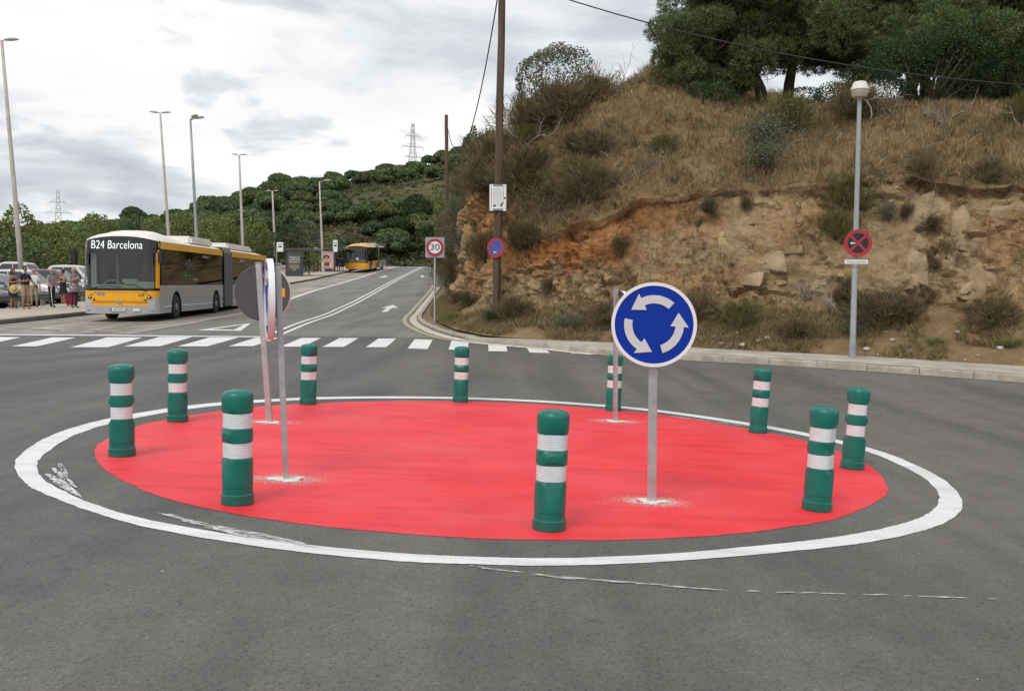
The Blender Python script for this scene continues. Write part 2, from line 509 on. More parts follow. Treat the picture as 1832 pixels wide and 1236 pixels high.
def earth_mat(name, c1, c2, c3, sc):
    m, t, b = mat_new(name)
    tcn = N(t, 'ShaderNodeTexCoord')
    n = N(t, 'ShaderNodeTexNoise'); n.inputs['Scale'].default_value = sc; n.inputs['Detail'].default_value = 8; n.inputs['Roughness'].default_value = .68
    t.links.new(tcn.outputs['Object'], n.inputs['Vector'])
    r = ramp(t, [(.34, c1), (.52, c2), (.68, c3)], n.outputs[0]); t.links.new(r.outputs[0], b.inputs['Base Color'])
    b.inputs['Roughness'].default_value = .95; b.inputs['Specular IOR Level'].default_value = .1
    bp = N(t, 'ShaderNodeBump'); bp.inputs['Strength'].default_value = .8; bp.inputs['Distance'].default_value = .3
    n2_ = N(t, 'ShaderNodeTexNoise'); n2_.inputs['Scale'].default_value = sc * 8; n2_.inputs['Detail'].default_value = 6
    t.links.new(tcn.outputs['Object'], n2_.inputs['Vector'])
    t.links.new(n2_.outputs[0], bp.inputs['Height']); t.links.new(bp.outputs[0], b.inputs['Normal'])
    return m
MAT['terrain'] = earth_mat('scrub_earth', (.050, .060, .026), (.095, .085, .042), (.19, .13, .078), .05)
ter = mesh_obj('ground', np.stack([X.ravel(), Y.ravel(), Z], 1), np.stack([A, A + ny, A + ny + 1, A + 1], 1), MAT['terrain'], smooth=True)
tag(ter, kind='structure')

# ---- carriageways
LK = [(-30, 22.5), (-22, 25.2), (-18.2, 27.2), (-16.7, 29.3), (-16.5, 33), (-16.9, 38), (-17.15, 55), (-17.45, 72), (-17.6, 82), (-18.9, 103.5), (-20.6, 128), (-22.4, 150), (-26.5, 200)]
RK = [(34, 5.2), (20, 12.8), (14, 15.8), (10.04, 17.91), (8.37, 18.65), (7.17, 19.26), (5.88, 19.86), (4.19, 20.54), (2.6, 21.3), (1.8, 22.0), (1.18, 22.9), (.5, 23.7), (-.24, 24.3), (-1.34, 25.46), (-1.85, 26.16), (-2.61, 28.31), (-3.35, 31.2), (-3.79, 33.9), (-4.16, 37.6), (-4.69, 46.2), (-5.59, 64.7), (-7.33, 94.9), (-9.4, 130), (-11.0, 152), (-15, 200)]
BL = [(-11.42, 26.6), (-11.1, 31), (-11.6, 38.9), (-12.84, 53.1), (-13.57, 62.5), (-14.2, 77), (-16.1, 112), (-17.3, 132), (-18.6, 150), (-22.6, 200)]
lk = smooth_line(LK, .5); rk = smooth_line(RK, .33)
def xat(q, y): 
    q = q[np.argsort(q[:, 1])]; return float(np.interp(y, q[:, 1], q[:, 0]))
gx, gy = np.arange(-46, 30.01, .5), np.arange(-16, 26.61, .5); gy = np.r_[gy, 26.6]
X, Y = np.meshgrid(gx, gy, indexing='ij'); ny = len(gy)
I, J = np.meshgrid(np.arange(len(gx) - 1), np.arange(ny - 1), indexing='ij'); A = (I * ny + J).ravel()
road = mesh_obj('road', np.stack([X.ravel(), Y.ravel(), gz(X.ravel(), Y.ravel())], 1), np.stack([A, A + ny, A + ny + 1, A + 1], 1), MAT['asphalt'])
tag(road, kind='structure')
yy = np.r_[np.arange(26.6, 60, .5), np.arange(60, 200, 2.0)]
blx = np.interp(yy, [p[1] for p in BL], [p[0] for p in BL])
rkx = np.array([xat(rk[rk[:, 1] > 24.5], y) for y in yy]); lkx = np.array([xat(lk[lk[:, 1] > 26], y) for y in yy])
app = band('approach_road', list(zip(blx, yy)), list(zip(rkx + .6, yy)), MAT['asphalt_old'], 0, n=8)
tag(app, kind='structure')
busl = band('bus_lane', list(zip(lkx - .3, yy)), list(zip(blx, yy)), MAT['bus_concrete'], 0.0, n=5)
tag(busl, kind='structure')

# ---- painted island and ring, traced as laid: slightly uneven by hand
RO = [(-3.75, 6.87), (-4.02, 7.57), (-4.2, 8.51), (-4.14, 9.58), (-3.73, 10.85), (-2.98, 11.78), (-2.21, 12.33), (-1.2, 12.74), (-.12, 12.91), (1.03, 12.76), (2.1, 12.26), (3.26, 11.0), (3.82, 9.69), (3.86, 8.43), (3.70, 7.57), (3.44, 6.91), (3.12, 6.42), (2.74, 6.03), (2.2, 5.64), (1.62, 5.35), (.9, 5.05), (.26, 4.87), (-.19, 4.83), (-.64, 4.83), (-1.33, 4.97), (-2.09, 5.27), (-2.6, 5.6), (-2.94, 5.88), (-3.32, 6.24)]
RI = [(-3.62, 6.95), (-3.80, 7.45), (-4.00, 8.4), (-3.96, 9.4), (-3.60, 10.6), (-2.89, 11.54), (-2.15, 12.10), (-1.18, 12.51), (-.12, 12.68), (.99, 12.53), (2.03, 12.04), (3.13, 10.8), (3.66, 9.58), (3.69, 8.38), (3.53, 7.55), (3.29, 6.98), (2.99, 6.53), (2.63, 6.17), (2.10, 5.78), (1.55, 5.49), (.88, 5.19), (.25, 5.01), (-.19, 4.97), (-.66, 4.98), (-1.38, 5.13), (-2.17, 5.45), (-2.68, 5.80), (-3.0, 6.10), (-3.33, 6.46)]
REDP = [(-3.45, 7.53), (-3.61, 8.01), (-3.70, 8.65), (-3.66, 9.37), (-3.28, 10.45), (-2.80, 11.17), (-2.11, 11.75), (-1.16, 12.22), (-.12, 12.44), (1.0, 12.25), (2.03, 11.76), (3.05, 10.43), (3.36, 9.35), (3.36, 8.45), (3.13, 7.56), (2.88, 7.05), (2.31, 6.34), (1.9, 6.02), (1.37, 5.71), (.8, 5.5), (.29, 5.4), (-.21, 5.36), (-.71, 5.4), (-1.24, 5.51), (-1.81, 5.73), (-2.28, 6.02), (-2.71, 6.43), (-3.11, 6.93)]
ro, ri = smooth_loop(RO, 360), smooth_loop(RI, 360)
wob = lambda n, a, k: np.array([[math.sin(i * .9 + k) * a + random.uniform(-a, a), random.uniform(-a, a)] for i in range(n)])
ro += wob(360, .0035, 1); ri += wob(360, .0035, 2)
rl = np.r_[ro, ro[:1]]; rr = np.r_[ri, ri[:1]]
band('white_ring', rl, rr, MAT['white'], .004, road, n=3)
rd = smooth_loop(REDP, 300) + wob(300, .004, 3)
cen = np.array([-.14, 8.9]); v = []; f = []
NR = 16
for i in range(NR + 1):
    for p in rd:
        q = cen + (p - cen) * (i + .02) / (NR + .02); v.append((q[0], q[1], g1(q[0], q[1]) + .0028))
n = len(rd)
for i in range(NR):
    for k in range(n):
        k2 = (k + 1) % n; f.append((i * n + k, i * n + k2, (i + 1) * n + k2, (i + 1) * n + k))
f.append(tuple(range(n)))
up_fix(mesh_obj('red_island', v, f, MAT['red'], road))

# ---- crossing, lines and arrows
ZB = [((-13.9, 22.5), (-13.1, 22.5), (-13.6, 25.35), (-14.4, 25.35)), ((-12.3, 22.5), (-11.7, 22.5), (-12.1, 25.4), (-12.75, 25.4)), ((-10.79, 22.35), (-9.9, 22.4), (-10.35, 25.64), (-11.3, 25.55)), ((-9.65, 22.77), (-8.8, 22.85), (-9.06, 25.95), (-9.95, 25.87)), ((-8.37, 22.92), (-7.66, 23.0), (-7.74, 25.93), (-8.55, 25.82)), ((-7.15, 23.1), (-6.56, 23.15), (-6.6, 25.9), (-7.25, 25.85)), ((-5.85, 23.1), (-5.3, 23.15), (-5.42, 25.98), (-5.97, 25.93)), ((-4.79, 23.13), (-4.26, 23.18), (-4.37, 26.05), (-4.9, 26.0)), ((-3.7, 23.15), (-3.19, 23.2), (-3.29, 26.0), (-3.79, 25.95)), ((-2.61, 22.85), (-2.1, 22.73), (-2.23, 25.74), (-2.75, 25.85)), ((-1.57, 22.62), (-1.1, 22.51), (-1.18, 25.05), (-1.68, 25.4)), ((-.57, 22.3), (-.11, 22.28), (-.16, 24.15), (-.64, 24.5)), ((.43, 22.03), (.91, 21.93), (.84, 23.1), (.37, 23.45)), ((1.44, 21.83), (1.78, 21.72), (1.61, 22.08), (1.39, 22.25))]
for q in ZB: up_fix(drape('zebra_stripe', [q], MAT['white'], .008, road))
up_fix(drape('stop_line', [((-15.5, 25.95), (-11.4, 26.02), (-11.4, 26.38), (-15.5, 26.3)), ((-11.4, 26.02), (-7.05, 25.98), (-7.05, 26.33), (-11.4, 26.38))], MAT['white'], .010, road))
def line(name, pts, w, mat, dz, parent, step=.7):
    q = smooth_line(pts, step, 2)
    return band(name, offset_line(q, -w / 2), offset_line(q, w / 2), mat, dz, parent)
DC = [(-6.95, 26.7), (-7.55, 36), (-8.25, 44), (-9.2, 60), (-10.45, 80), (-12.1, 110), (-13.3, 132), (-14.7, 155)]
dc = smooth_line(DC, 1.0)
for s_ in (-1, 1):
    c_ = offset_line(dc, s_ * .17)
    band('centre_line', offset_line(c_, -.07), offset_line(c_, .07), MAT['white'], .012, app)
lane = [(p[0], p[1]) for p in BL if p[1] > 37]
q = smooth_line([(-11.6, 39.5)] + lane[1:], 1.0)
band('lane_line', offset_line(q, -.12), offset_line(q, .12), MAT['white'], .012, app)
q = smooth_line([(-11.3, 26.8), (-11.0, 31), (-11.5, 38.9)], .5)
band('faded_lane_line', offset_line(q, -.05), offset_line(q, .05), MAT['white_old'], .012, app)
# yield triangle (outline)
tri = np.array([(-9.02, 31.7), (-9.75, 28.3), (-8.35, 28.2)]); ce = tri.mean(0); ins = ce + (tri - ce) * np.array([.50, .62])
for a, b in ((0, 1), (1, 2), (2, 0)):
    up_fix(drape('give_way_triangle', [(tri[a], tri[b], ins[b], ins[a])], MAT['white'], .012, app))
def arrow(p, L_, w, hd, name, flip=1):
    d = np.array([-.062, 1.0]) * flip; d /= np.linalg.norm(d); s_ = np.array([d[1], -d[0]]); p = np.array(p, float)
    P = lambda a, b: p + d * a + s_ * b
    up_fix(drape(name, [(P(0, -w), P(0, w), P(L_ - hd, w), P(L_ - hd, -w)), (P(L_ - hd, -w * 3.4), P(L_ - hd, w * 3.4), P(L_, .02), P(L_, -.02))], MAT['white'], .012, app))
arrow((-5.85, 41.8), 6.2, .13, 2.6, 'lane_arrow'); arrow((-9.1, 92), 6, .12, 2.4, 'lane_arrow'); arrow((-13.2, 96), 6, .15, 2.4, 'lane_arrow', -1)
# worn bus-lane lettering and scraps of old paint
for i in range(26):
    x = random.uniform(-16, -12.2); y = random.choice([random.uniform(26.9, 29.5), random.uniform(44, 70)])
    if x < xat(lk[lk[:, 1] > 26], y) + .3: continue
    a, b = random.uniform(.25, .7), random.uniform(.08, .2)
    up_fix(drape('faded_marking', [((x, y), (x + a, y + random.uniform(-.1, .1)), (x + a, y + b), (x + random.uniform(-.1, .1), y + b))], MAT['white_old'], .010, busl))
# paint scuffs dragged off the ring
def scuff(c0, c1, w, n, parent=road, spread=.03):
    mb = MB(); c0, c1 = np.array(c0, float), np.array(c1, float); d = c1 - c0; L_ = np.linalg.norm(d); d /= L_; s_ = np.array([d[1], -d[0]])
    for i in range(n):
        t = random.random() ** 1.1; ln = random.uniform(.03, .16) * min(1, L_); ww = random.uniform(.0015, .0045)
        o = random.gauss(0, w * (.25 + .75 * math.sin(math.pi * min(1, t + .08)))) 
        p = c0 + d * t * L_ + s_ * o; e = d * ln + s_ * random.gauss(0, spread * .3); k = s_ * ww
        z = g1(*p) + .006 + i % 5 * .0003
        mb.add([(p[0] - k[0], p[1] - k[1], z), (p[0] + e[0] * .5 - k[0] * 1.4, p[1] + e[1] * .5 - k[1] * 1.4, z), (p[0] + e[0], p[1] + e[1], z), (p[0] + e[0] * .4 + k[0], p[1] + e[1] * .4 + k[1], z)], [(0, 1, 2, 3)])
    o = up_fix(mb.build('paint_scuff', MAT['white'], parent, fix=False)); o['kind'] = 'stuff'
def streak(c0, c1, w, n, L0=.05, L1=.14):
    """feathered brush stroke of fine parallel dashes"""
    mb = MB(); c0, c1 = np.array(c0, float), np.array(c1, float); d = c1 - c0; ln_ = np.linalg.norm(d); d /= ln_; s_ = np.array([d[1], -d[0]])
    for i in range(n):
        t = random.random(); o = random.uniform(-w, w) * (math.sin(math.pi * (.15 + .80 * t))); l = random.uniform(L0, L1) * ln_; k = random.uniform(.0012, .0032)
        p = c0 + d * t * ln_ * .93 + s_ * o; z = g1(*p) + .0055 + i % 4 * .0003
        q = [p - s_ * k, p + d * l * .5 - s_ * k * 1.2, p + d * l, p + d * l * .5 + s_ * k * 1.2, p + s_ * k]
        mb.add([(v[0], v[1], z) for v in q], [(0, 1, 2, 3, 4)])
    o = up_fix(mb.build('paint_scuff', MAT['white'], road, fix=False)); o['kind'] = 'stuff'
streak((-3.38, 6.62), (-2.82, 5.95), .035, 150); streak((-3.45, 6.84), (-2.98, 6.22), .026, 90); streak((-3.49, 7.02), (-3.20, 6.56), .020, 50)
streak((-2.19, 5.64), (-1.45, 5.12), .030, 110); streak((-1.80, 5.38), (-1.05, 5.00), .045, 130)
streak((-.25, 4.80), (.35, 4.62), .014, 26); streak((.22, 4.67), (1.10, 4.55), .014, 46); streak((1.15, 4.56), (2.7, 4.62), .008, 26, .02, .06)
streak((2.0, 11.75), (3.2, 10.75), .05, 60)
# specks of litter and gravel on the asphalt
mb = MB()
for i in range(130):
    x, y = random.uniform(-9, 9), random.uniform(2.6, 21); r_ = random.choice([.003, .004, .005, .009]) * (1 + y / 18)
    if math.hypot(x + .14, y - 8.9) < 3.5 and random.random() < .6: continue
    z = g1(x, y) + .002
    mb.add([(x + r_ * random.uniform(.6, 1.2) * math.cos(t), y + r_ * random.uniform(.6, 1.2) * math.sin(t), z) for t in (0, 1.6, 3.1, 4.7)] + [(x, y, z + r_ * .5)], [(0, 1, 4), (1, 2, 4), (2, 3, 4), (3, 0, 4)])
o = mb.build('road_grit', MAT['kerb'], road, fix=False); o['kind'] = 'stuff'
# hairline joints and patch seams on the approach road
MAT['seam'] = M('tar_seam', (.045, .044, .043), .7)
line('tar_seam', [(-6.9, 31.2), (-5.2, 31.05), (-3.6, 31.3)], .05, MAT['seam'], .006, app, .3)
line('tar_seam', [(-12.8, 29.6), (-11.2, 33.0), (-10.6, 36.5)], .06, MAT['seam'], .009, app, .3)
line('tar_seam', [(-15.8, 28.5), (-13.4, 27.6), (-11.5, 26.9)], .07, MAT['seam'], .006, busl, .3)

# ---- kerbs: single stones along a line
def kerb_stones(line_, w, h, mat, parent, L_=1.0, gap=.012, y0=-9, y1=999, name='kerbstone', dz=0., tops=None, side=1):
    q = resample(line_, .05); n = int(L_ / .05); k = 0
    while k + n < len(q):
        a, b = q[k], q[min(k + n, len(q) - 1)]; k += n
        if not (y0 <= a[1] <= y1): continue
        d = b - a; ln = np.linalg.norm(d); d /= ln; s_ = np.array([d[1], -d[0]]) * side
        za, zb = g1(*a) - .1, g1(*b) - .1
        hh = h + random.uniform(-.006, .006) + .1; b2 = .018
        pf = [(0, 0), (0, hh - b2), (b2, hh), (w, hh), (w, 0)]
        v = []
        for p, z in ((a + d * gap / 2, za), (b - d * gap / 2, zb)):
            for (o_, z_) in pf: v.append((p[0] + s_[0] * o_, p[1] + s_[1] * o_, z + z_ + dz))
        f = [(0, 1, 2, 3, 4), (9, 8, 7, 6, 5)] + [(i, 5 + i, 5 + (i + 1) % 5, (i + 1) % 5) for i in range(5)]
        o = MB().add(v, f).build(name, random.choice(mat) if isinstance(mat, list) else mat, parent)
# right pavement slab
SB = [(34, 7.2), (20, 14.7), (14, 17.7), (11.0, 19.25), (9.2, 20.0), (7.9, 20.75), (6.4, 21.3), (4.7, 22.2), (2.8, 23.75), (1.6, 24.15), (.5, 24.6), (-.3, 25.0)]
RKs = rk[(rk[:, 1] < 25.3)]
n = 90
Lf = resample(offset_line(RKs, .12), .01); Lf = Lf[np.linspace(0, len(Lf) - 1, n).astype(int)]
Lb = resample(SB, .01); Lb = Lb[np.linspace(0, len(Lb) - 1, n).astype(int)]
pav = band('pavement', Lf, Lb, MAT['sidewalk'], .13, n=5); tag(pav, kind='structure')
kerb_stones(rk, .14, .13, MAT['kerb'], pav, 1.0, y0=5, y1=25.2, side=1)
mid = [(-1.34, 25.46), (-1.85, 26.16)]
kr = rk[(rk[:, 1] > 25.3) & (rk[:, 1] < 70)]
verge = band('verge', offset_line(kr, .25), offset_line(kr, 1.3), M('verge_earth', (.22, .15, .085), .95, var=.35, scale=3, bump=.6, bscale=20), .06, n=3); tag(verge, kind='structure')
kerb_stones(kr, .30, .03, [MAT['kerb_pale']], verge, .8)          # flush gutter slab
kerb_stones(offset_line(kr, .30), .14, .13, [MAT['kerb']], verge, .8)
q = rk[(rk[:, 1] > 24.6) & (rk[:, 1] < 96)]
band('yellow_edge_line', offset_line(q, -.30), offset_line(q, -.13), MAT['yellow'], .010, app)
q = rk[(rk[:, 1] > 5) & (rk[:, 1] < 24.6)]
band('faded_edge_line', offset_line(q, -.16), offset_line(q, -.06), MAT['yellow'], .008, road)
q = rk[(rk[:, 1] > 21.6) & (rk[:, 1] < 25.6)]
band('gutter', offset_line(q, -.34), offset_line(q, -.01), MAT['kerb_pale'], .012, road)
# left bus platform
lks = lk[lk[:, 1] < 170]
plb = [(p[0] - 4.6 - (3 if p[1] < 30 else 0), p[1] + (1.5 if p[1] < 30 else 0)) for p in lks]
plat = band('platform', offset_line(lks, -.2), plb, MAT['paving'], .16, n=6); tag(plat, kind='structure')
kerb_stones(lks[lks[:, 1] < 106], .22, .16, MAT['kerb_dark'], plat, 1.0, side=-1)
q = lks[(lks[:, 1] > 29)]
band('kerb_foot_line', offset_line(q, .05), offset_line(q, .22), MAT['white_old'], .010, busl)
park = band('parking_lot', [(p[0] - 4.4, p[1]) for p in lks if p[1] > 27], [(p[0] - 60, p[1]) for p in lks if p[1] > 27], M('parking_gravel', (.26, .235, .2), .95, var=.2, scale=1.5, bump=.4), .05, n=12); tag(park, kind='structure')

# ================================================================== HILLSIDE (road cut)
# stations along the foot: xy of the foot, sweep direction inward, profile (distance, height) - 10 knots
ST = [
 ((40, 5.5),  (.42, .91), [(0, .1), (.9, .5), (1.7, 1.0), (2.2, 2.6), (2.7, 3.7), (2.68, 4.0), (5, 5.3), (8.5, 6.8), (12, 7.6), (34, 8.6)]),
 ((20, 14.9), (.45, .89), [(0, .1), (.9, .5), (1.7, 1.1), (2.2, 2.7), (2.7, 3.75), (2.66, 4.05), (5, 5.4), (8.5, 6.9), (12, 7.7), (34, 8.8)]),
 ((11.0, 19.4), (.45, .89), [(0, .1), (.8, .5), (1.7, 1.2), (2.2, 2.8), (2.75, 3.85), (2.70, 4.15), (5, 5.5), (8.5, 7.1), (12, 7.8), (34, 9.2)]),
 ((7.9, 20.9), (.46, .89), [(0, .1), (.8, .4), (1.7, 1.1), (2.3, 2.9), (2.85, 4.0), (2.80, 4.3), (5, 5.6), (8.5, 7.2), (12, 8.0), (34, 9.6)]),
 ((4.7, 22.35), (.50, .87), [(0, .1), (.8, .45), (1.5, 1.2), (2.1, 3.0), (2.7, 4.2), (2.65, 4.5), (5, 5.8), (8.5, 7.2), (12, 7.9), (34, 9.0)]),
 ((2.8, 23.9), (.55, .84), [(0, .1), (.8, .5), (1.4, 1.1), (1.9, 2.8), (2.4, 4.1), (2.38, 4.35), (4.5, 5.9), (8.0, 7.3), (12, 8.2), (34, 9.2)]),
 ((.4, 24.8), (.58, .81), [(0, .12), (1.0, .5), (1.7, .9), (2.1, 2.1), (2.6, 3.3), (2.6, 3.55), (4.2, 5.6), (7.2, 7.6), (11.5, 9.0), (34, 10)]),
 ((-.85, 26.1), (.62, .78), [(0, .12), (1.2, .5), (1.9, .85), (2.2, 1.8), (2.6, 2.8), (2.7, 3.1), (3.8, 5.4), (6.0, 7.6), (11, 10.1), (34, 11.0)]),
 ((-1.75, 28.2), (.66, .75), [(0, .12), (1.0, .45), (1.6, .8), (1.9, 2.0), (2.3, 3.4), (2.5, 3.9), (3.4, 5.9), (5.4, 7.4), (11, 10.1), (34, 11.2)]),
 ((-2.45, 31.0), (.68, .73), [(0, .12), (.9, .4), (1.5, .8), (1.8, 2.4), (2.2, 4.4), (2.4, 5.0), (3.0, 6.6), (5.0, 7.4), (11, 9.4), (34, 11.5)]),
 ((-2.95, 34.0), (.70, .71), [(0, .12), (.9, .4), (1.4, .8), (1.7, 2.4), (2.1, 4.7), (2.3, 5.4), (3.0, 6.8), (5.0, 7.5), (11, 9.0), (34, 11.5)]),
 ((-3.35, 38.0), (.72, .69), [(0, .12), (.7, .4), (1.2, .8), (1.5, 2.4), (1.9, 4.4), (2.1, 5.2), (3.0, 6.6), (5.5, 7.6), (11, 9.0), (34, 11.5)]),
 ((-3.9, 46.0), (.74, .67), [(0, .12), (.7, .5), (1.1, 1.0), (1.4, 2.6), (1.8, 4.6), (2.0, 5.4), (3.2, 7.0), (6, 8.2), (12, 9.4), (34, 11.5)]),
 ((-4.75, 64.0), (.76, .65), [(0, .12), (.7, .5), (1.1, 1.2), (1.5, 3.0), (1.9, 5.0), (2.2, 5.8), (4, 7.6), (8, 9.2), (14, 10.4), (34, 11.5)]),
 ((-6.5, 95.0), (.78, .62), [(0, .12), (.7, .5), (1.2, 1.2), (1.7, 3.0), (2.3, 4.6), (2.8, 5.2), (5, 6.6), (9, 8.0), (15, 9.0), (34, 10)]),
 ((-9.8, 140.0), (.8, .6), [(0, .12), (.8, .4), (1.4, .8), (2.2, 1.6), (3, 2.4), (4, 3.0), (7, 4.5), (11, 6), (18, 7), (34, 9)]),
]
_P = np.array([s[0] for s in ST], float); _D = np.array([s[1] for s in ST], float); _PR = np.array([s[2] for s in ST], float)
_s = np.r_[0, np.cumsum(np.hypot(*np.diff(_P, axis=0).T))]
s_lo, s_hi = _s[1], _s[11]
sv = np.r_[np.arange(0, s_lo + 4, .5), np.arange(s_lo + 4, s_hi, .085), np.arange(s_hi, _s[-1], .6)]
def sm(a):
    o = np.stack([np.interp(sv, _s, a[:, k]) for k in range(a.shape[1])], 1); return o
P_ = sm(_P); D_ = sm(_D); D_ /= np.linalg.norm(D_, axis=1)[:, None]
cnt = [8, 12, 26, 26, 6, 30, 30, 24, 12]
NV = sum(cnt) + 1
vn, vz, vk = [], [], []
prn = sm(_PR[:, :, 0]); prz = sm(_PR[:, :, 1])
for k, c in enumerate(cnt):
    for j in range(c):
        t = j / c; vn.append(prn[:, k] * (1 - t) + prn[:, k + 1] * t); vz.append(prz[:, k] * (1 - t) + prz[:, k + 1] * t); vk.append(k + t)
vn.append(prn[:, 9]); vz.append(prz[:, 9]); vk.append(9.)
vn = np.stack(vn, 1); vz = np.stack(vz, 1); vk = np.array(vk)
# round the profile a little everywhere but at the lip
for _ in range(2):
    for A_ in (vn, vz):
        A_[:, 1:-1] = np.where((np.abs(vk[1:-1] - 4.6) < .8)[None, :], A_[:, 1:-1], (A_[:, :-2] + 2 * A_[:, 1:-1] + A_[:, 2:]) / 4)
HX = P_[:, :1] + D_[:, :1] * vn; HY = P_[:, 1:] + D_[:, 1:] * vn
foot = gz(P_[:, 0], P_[:, 1])
HZ = foot[:, None] + vz
# the lip wanders up and down
lipw = fbm(np.stack([sv * .30, sv * 0, sv * 0], 1), 5, 5)
HZ += (.75 * lipw)[:, None] * np.exp(-((vk - 4.7) / 1.6) ** 2)[None, :]
G = np.stack([HX, HY, HZ], 2); ns, nv_ = HX.shape
tu = np.gradient(G, axis=0); tv = np.gradient(G, axis=1); NRM = np.cross(tv, tu); NRM /= np.maximum(np.linalg.norm(NRM, axis=2), 1e-6)[:, :, None]
if NRM[:, :, 2].mean() < 0: NRM = -NRM
pp = G.reshape(-1, 3)
K = np.broadcast_to(vk[None, :], (ns, nv_)).ravel()
facew = sstep(1.3, 2.2, K) * (1 - sstep(4.1, 4.7, K))
slopew = sstep(4.7, 5.2, K); footw = 1 - sstep(1.2, 2.0, K)
# beds dip gently to the left; blocks are longer than they are tall
rk3 = pp * np.array([1.0, 1.0, .82]) + np.stack([pp[:, 2] * .35, pp[:, 2] * .2, pp[:, 0] * -.22], 1)
warp = fbm(pp * .8, 3, 31)[:, None] * .45
b1, e1 = blocks(rk3 * .80 + warp, 1); b2, e2 = blocks(rk3 * 1.9 + warp, 2); b3, e3 = blocks(rk3 * 4.6 + warp, 3)
region = fbm(pp * np.array([.23, .23, .35]) + 9, 3, 41)            # earthy stretches are smoother than rocky ones
rocky = sstep(-.28, .12, region)
disp = facew * ((.34 * b1 + .20 * b2 * (.4 + .6 * rocky) + .11 * b3) * (.30 + .70 * rocky) + .34 * fbm(pp * .55, 4, 51) + .13 * fbm(pp * 4.2, 4, 52))
crack = np.minimum(np.minimum(e1 * 1.6, e2 * 1.4), .14) / .14
disp -= facew * (1 - crack) * .07 * (.2 + .8 * rocky)
disp += slopew * (.55 * fbm(pp * .33, 4, 61) + .16 * fbm(pp * 1.7, 3, 62)) + footw * sstep(.1, .9, K) * (.16 * fbm(pp * 1.3, 4, 63) + .06)
disp += np.exp(-((K - 4.7) / .45) ** 2) * (.16 * fbm(pp * 1.5, 3, 71) + .02)
pp = pp + NRM.reshape(-1, 3) * disp[:, None]
G = pp.reshape(ns, nv_, 3)
I, J = np.meshgrid(np.arange(ns - 1), np.arange(nv_ - 1), indexing='ij'); A = (I * nv_ + J).ravel()
HF = np.stack([A, A + 1, A + nv_ + 1, A + nv_], 1)

